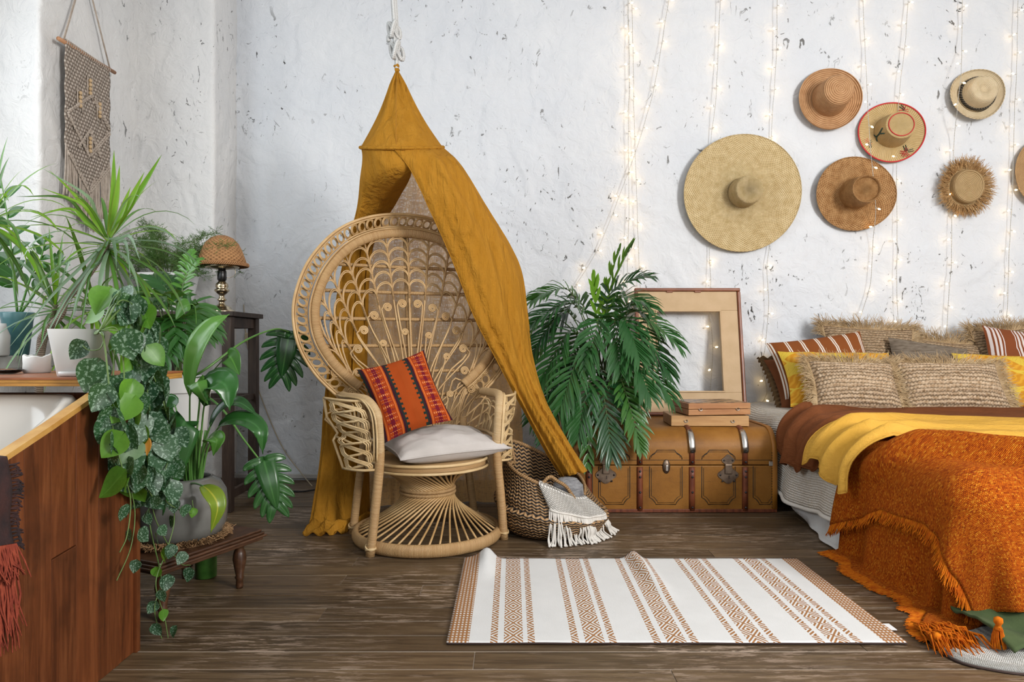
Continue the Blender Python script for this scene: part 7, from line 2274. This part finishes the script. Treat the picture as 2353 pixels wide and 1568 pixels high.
def crown(parent, c, n, L, seed, up0=-0.3, up1=1.4, spread=6.2832, a0=0.0, w=0.0085, mats=(DRA, DRA, DRB, DRP)):
    r_ = random.Random(seed)
    for k in range(n):
        a = a0 + spread * (k * 0.618 % 1.0)
        e = lerp(up0, up1, (k / n))
        d = (math.cos(a) * math.cos(e), 0.8 * math.sin(a) * math.cos(e), math.sin(e))
        strap(parent, c + Vector((0, 0, -0.06 * (1 - k / n))), d, L * r_.uniform(0.75, 1.15) * (0.85 if e > 1.1 else 1), w * r_.uniform(0.8, 1.2), (0.9 if e < 0.9 else 0.35) * r_.uniform(0.5, 1.3), r_.choice(mats))
DP = Vector((W(88, 0, 2.72).x, 2.72, 0))
TERR = pm('dark_planter', (0.10, 0.085, 0.075), rough=0.5)
dra = thing('dracaena', 'dracaena with a leaning ringed trunk and spiky crowns by the window', 'plant', DP)
MB().lathe([(0.10, 0.0), (0.11, 0.01), (0.135, 0.60), (0.14, 0.62), (0.13, 0.62), (0.125, 0.58)], 28, DP, cap1=False).build('planter', TERR, dra)
MB().lathe([(0.001, 0.585), (0.126, 0.58)], 20, DP).build('soil', SOIL, dra)
trunk_pts = [DP + Vector((0, 0, 0.57)), W(92, 810, 2.70), W(103, 765, 2.68), W(140, 725, 2.66), W(152, 690, 2.66), W(190, 650, 2.66), W(235, 585, 2.68), W(250, 550, 2.68)]
MB().tube(spline(trunk_pts, 40), [lerp(0.015, 0.011, i / 39) for i in range(40)], 9).build('trunk', BARK, dra)
crown(dra, W(250, 548, 2.68), 44, 0.36, 3, -0.9, 1.0)
for tip in ((262, 345), (372, 355), (332, 395), (300, 430), (275, 380)):
    b = W(252, 545, 2.66); T = W(tip[0], tip[1], 2.62)
    MB().blade(spline([b, b.lerp(T, 0.5) + Vector((0.012, -0.01, 0)), T], 12), lambda t: 0.014 * (0.6 + 0.8 * t * (1.2 - t)) * (1 - t ** 3) + 0.0003, up=(0.2, -1, 0.1), fold=0.3, cols=1).build('leaf', DRB, dra)
for tip, via in (((100, 388), (200, 450)), ((95, 432), (190, 470)), ((38, 452), (150, 455)), ((70, 500), (160, 480)), ((70, 840), (150, 690)), ((130, 830), (190, 660)), ((20, 800), (120, 680)), ((172, 850), (205, 640)), ((300, 640), (290, 560)), ((322, 600), (300, 545))):
    b = W(250, 552, 2.66)
    MB().blade(spline([b, b.lerp(W(*via, 2.62), 0.55), W(*via, 2.60), W(*tip, 2.55)], 16), lambda t: 0.0085 * (0.7 + 0.6 * t * (1.2 - t)) * (1 - t ** 3) + 0.0003, up=(0, -1, 0.3), fold=0.3, cols=1).build('leaf', random.choice((DRA, DRB, DRP)), dra)
# second stem with a lower crown
MB().tube(spline([DP + Vector((-0.05, 0.03, 0.57)), W(100, 800, 2.78), W(118, 740, 2.80), W(128, 700, 2.80)], 20), 0.009, 8).build('trunk', BARK, dra)
crown(dra, W(128, 695, 2.80), 34, 0.32, 5, -0.8, 1.5)
crown(dra, W(215, 690, 2.80), 20, 0.32, 15, -1.0, 1.2, mats=(DRA, DRB, DRB))
# third dracaena, mostly outside the frame on the left
D3 = Vector((W(-60, 0, 2.55).x, 2.55, 0))
dr3 = thing('dracaena', 'spiky bright green dracaena reaching in from the left frame edge', 'plant', D3)
MB().lathe([(0.09, 0.0), (0.10, 0.01), (0.12, 0.60), (0.125, 0.62), (0.118, 0.62), (0.11, 0.58)], 24, D3, cap1=False).build('planter', TERR, dr3)
MB().lathe([(0.001, 0.585), (0.112, 0.58)], 20, D3).build('soil', SOIL, dr3)
MB().tube(spline([D3 + Vector((0, 0, 0.57)), W(-50, 650, 2.55), W(-22, 500, 2.55)], 20), 0.011, 8).build('trunk', BARK, dr3)
crown(dr3, W(-18, 490, 2.53), 40, 0.31, 9, -0.9, 1.5, mats=(DRB, DRB, DRA))
# zz plant in a teal pot on the sill
TEAL = pm('teal_glaze', (0.055, 0.16, 0.17), (0.10, 0.24, 0.25), rough=0.3, nscale=14)
ZC_ = Vector((W(40, 0, 3.22).x, 3.22, 0.8935))
zz = thing('zz_plant', 'glossy dark leaved plant in a teal pot on the window sill', 'plant', ZC_)
MB().lathe([(0.042, 0.0), (0.046, 0.004), (0.062, 0.16), (0.070, 0.195), (0.068, 0.20), (0.062, 0.198), (0.058, 0.17)], 32, ZC_, cap1=False).build('pot', TEAL, zz)
MB().lathe([(0.001, 0.178), (0.060, 0.176)], 20, ZC_).build('soil', SOIL, zz)
ZZL = leaf_mat('zz_leaf', (0.014, 0.065, 0.012), (0.035, 0.13, 0.022), rough=0.2, transl=0.15, rib=(0.06, 0.17, 0.04))
def zz_shoot(pts, n, size):
    S = spline([W(*p) for p in pts], 30)
    o = MB().tube(S, [lerp(0.006, 0.0025, i / 29) for i in range(30)], 6).build('shoot', LST, zz)
    for k in range(n):
        i = 8 + int(21 * k / n)
        tg = (S[min(29, i + 1)] - S[i - 1]).normalized()
        sd = tg.cross(Vector((0.2, -1, 0.2))).normalized() * (1 if k % 2 else -1)
        d = (tg * 0.7 + sd + Vector((0, rnd(-.5, .3), 0))).normalized()
        e = S[i] + d * size * rnd(0.85, 1.15)
        MB().blade(spline([S[i], S[i].lerp(e, 0.5) + Vector((0, 0, 0.006)), e], 9), lambda t: size * 0.24 * math.sin(math.pi * min(1, t) ** 0.8) ** 0.9 + 0.0004, up=(0.1, -1, 0.5), fold=0.25, cols=2).build('leaf', ZZL, o)
zz_shoot([(40, 720, 3.22), (30, 620, 3.2), (20, 520, 3.18), (2, 410, 3.15)], 11, 0.10)
zz_shoot([(45, 720, 3.22), (70, 640, 3.2), (95, 590, 3.18), (105, 540, 3.16)], 10, 0.065)
zz_shoot([(40, 720, 3.22), (30, 650, 3.24), (10, 600, 3.24), (-20, 560, 3.22)], 9, 0.09)
zz_shoot([(48, 720, 3.22), (90, 660, 3.2), (120, 620, 3.2), (150, 590, 3.2)], 9, 0.06)
jr = Vector((W(-4, 0, 3.08).x, 3.08, 0.8935))
tag(MB().lathe([(0.035, 0.0), (0.042, 0.006), (0.045, 0.09), (0.032, 0.125), (0.030, 0.145), (0.027, 0.145), (0.028, 0.12), (0.001, 0.1)], 28, jr).build('white_jar', WPOT), 'white jar on the window sill beside the teal pot', 'jar')

# ------------------------------------------------------------------ macrame wall hanging on the left wall
MBG = knot_mat('beige_macrame_knots', (0.25, 0.195, 0.155), (0.60, 0.52, 0.445), 44, 50)
CBG = pm('beige_cotton_cord', (0.42, 0.35, 0.29), (0.54, 0.46, 0.39), rough=0.95, nscale=40, bump=0.4, bscale=260, bdist=0.002, spec=0.1)
ROD = pm('turned_beech_rod', (0.36, 0.16, 0.07), (0.46, 0.23, 0.11), rough=0.5, nscale=8)
BEAD = pm('wooden_bead', (0.62, 0.44, 0.25), rough=0.5)
mx = XL + 0.045
ma = thing('macrame_hanging', 'beige macrame wall hanging with wooden beads on a rod', 'wall hanging', (mx, 3.82, 1.58))
MB().tube([Vector((mx, 3.575, 2.525)), Vector((mx, 4.085, 2.545))], 0.0105, 10).build('rod', ROD, ma)
for y_ in (3.62, 4.04):
    for k in (-0.004, 0.004):
        MB().tube([Vector((mx, y_ + k, 2.54)), Vector((mx - 0.015, 3.82 + k, 3.02))], 0.003, 6).build('hanging_cord', CBG, ma)
my0, my1 = 3.625, 4.025
def mbot(u):
    return lerp(1.99, 1.80, 1 - abs(u - 0.5) * 2)
P = []
for i in range(41):
    v = i / 40
    P.append([Vector((mx + 0.004 + 0.003 * math.sin(u * 30 + v * 25), lerp(my0, my1, u), lerp(2.528, mbot(u), v))) for u in [j / 32 for j in range(33)]])
MB().grid(P, uv=lambda i, j: (j / 32 * 0.40, lerp(2.528, mbot(j / 32), i / 40))).build('knotted_panel', MBG, ma, solid=0.006)
for k in range(24):
    y_ = lerp(my0, my1, (k + 0.5) / 24)
    MB().tube([Vector((mx + 0.0125 * math.cos(a), y_, 2.533 + 0.0125 * math.sin(a))) for a in [2 * math.pi * i / 12 for i in range(12)]], 0.0035, 5, closed=True).build('lark_knot', CBG, ma)
# raised diagonal ridges of knots
def ridge_(u0, z0_, u1, z1_, n_):
    mb = MB()
    for s in (0, 1):
        mb.tube([Vector((mx + 0.012 + 0.003 * math.sin(t * n_ * 6.28 + s * 3.14), lerp(my0, my1, lerp(u0, u1, t)), lerp(z0_, z1_, t) + s * 0.012 + 0.003 * math.cos(t * n_ * 6.28))) for t in [i / (n_ * 6) for i in range(n_ * 6 + 1)]], 0.0055, 5)
    mb.build('knot_ridge', CBG, ma)
for dz in (0.0, 0.20):
    ridge_(0.03, 2.15 - dz, 0.5, 1.97 - dz, 12); ridge_(0.97, 2.16 - dz, 0.5, 1.98 - dz, 12)
ridge_(0.03, 2.16, 0.55, 2.32, 12); ridge_(0.97, 2.18, 0.60, 2.30, 9); ridge_(0.25, 2.0, 0.5, 2.12, 8); ridge_(0.75, 2.0, 0.5, 2.12, 8)
for u, z_ in ((0.50, 2.40), (0.28, 2.30), (0.72, 2.30), (0.50, 2.08)):
    for s in range(4):
        MB().lathe([(0.003, -0.011), (0.0095, -0.006), (0.0095, 0.006), (0.003, 0.011)], 10, (mx + 0.014, lerp(my0, my1, u), z_ - 0.023 * s)).build('bead', BEAD, ma)
    for o_ in (-0.022, 0.022):
        MB().tube([Vector((mx + 0.012, lerp(my0, my1, u) + o_, z_ + 0.02)), Vector((mx + 0.012, lerp(my0, my1, u) + o_, z_ - 0.10))], 0.004, 5).build('float_cord', CBG, ma)
rr = random.Random(4)
for k in range(58):
    u = (k + 0.5) / 58
    y_ = lerp(my0, my1, u)
    zt_ = mbot(u) + 0.015
    zb_ = lerp(1.735, 1.575, max(0, 1 - abs(u - 0.55) * 2.1)) + rr.uniform(-0.02, 0.02)
    pts = [Vector((mx + 0.005, y_, zt_)), Vector((mx + 0.006 + rr.uniform(-.004, .006), y_ + rr.uniform(-.006, .006), lerp(zt_, zb_, 0.5))), Vector((mx + rr.uniform(-0.004, .012), y_ + rr.uniform(-.010, .012), zb_))]
    MB().tube(spline(pts, 8), [0.0036] * 6 + [0.0046, 0.0052], 5).build('fringe_cord', CBG, ma)

# ------------------------------------------------------------------ wall socket and cords
skt = W(566, 776, YB - 0.012)
so = thing('light_switch', 'small cream inline switch on a cord along the wall', 'switch', skt)
MB().box(skt, (0.022, 0.016, 0.065)).build('switch_body', pm('cream_plastic', (0.66, 0.58, 0.42), rough=0.4), so, smooth=False, bevel=0.005)
MB().tube(spline([W(560, 700, YB - 0.012), W(562, 740, YB - 0.012), skt, W(580, 850, YB - 0.012), W(610, 940, YB - 0.012), W(650, 1030, YB - 0.02), W(690, 1085, YB - 0.06), Vector((W(722, 1110, 4.6).x, 4.55, 0.006))], 50), 0.0035, 6).build('cord', pm('cream_cord', (0.50, 0.42, 0.30), rough=0.6), so)
bkc = [G(608, 1150), G(612, 1140), G(640, 1130), G(690, 1132), G(730, 1126), G(760, 1118)]
tag(MB().tube(spline([Vector((p.x, p.y, 0.005)) for p in bkc], 40), 0.0045, 6).build('black_cable', pm('black_rubber', (0.008, 0.008, 0.009), rough=0.5)), 'black cable on the floor behind the mustard drape', 'cable')
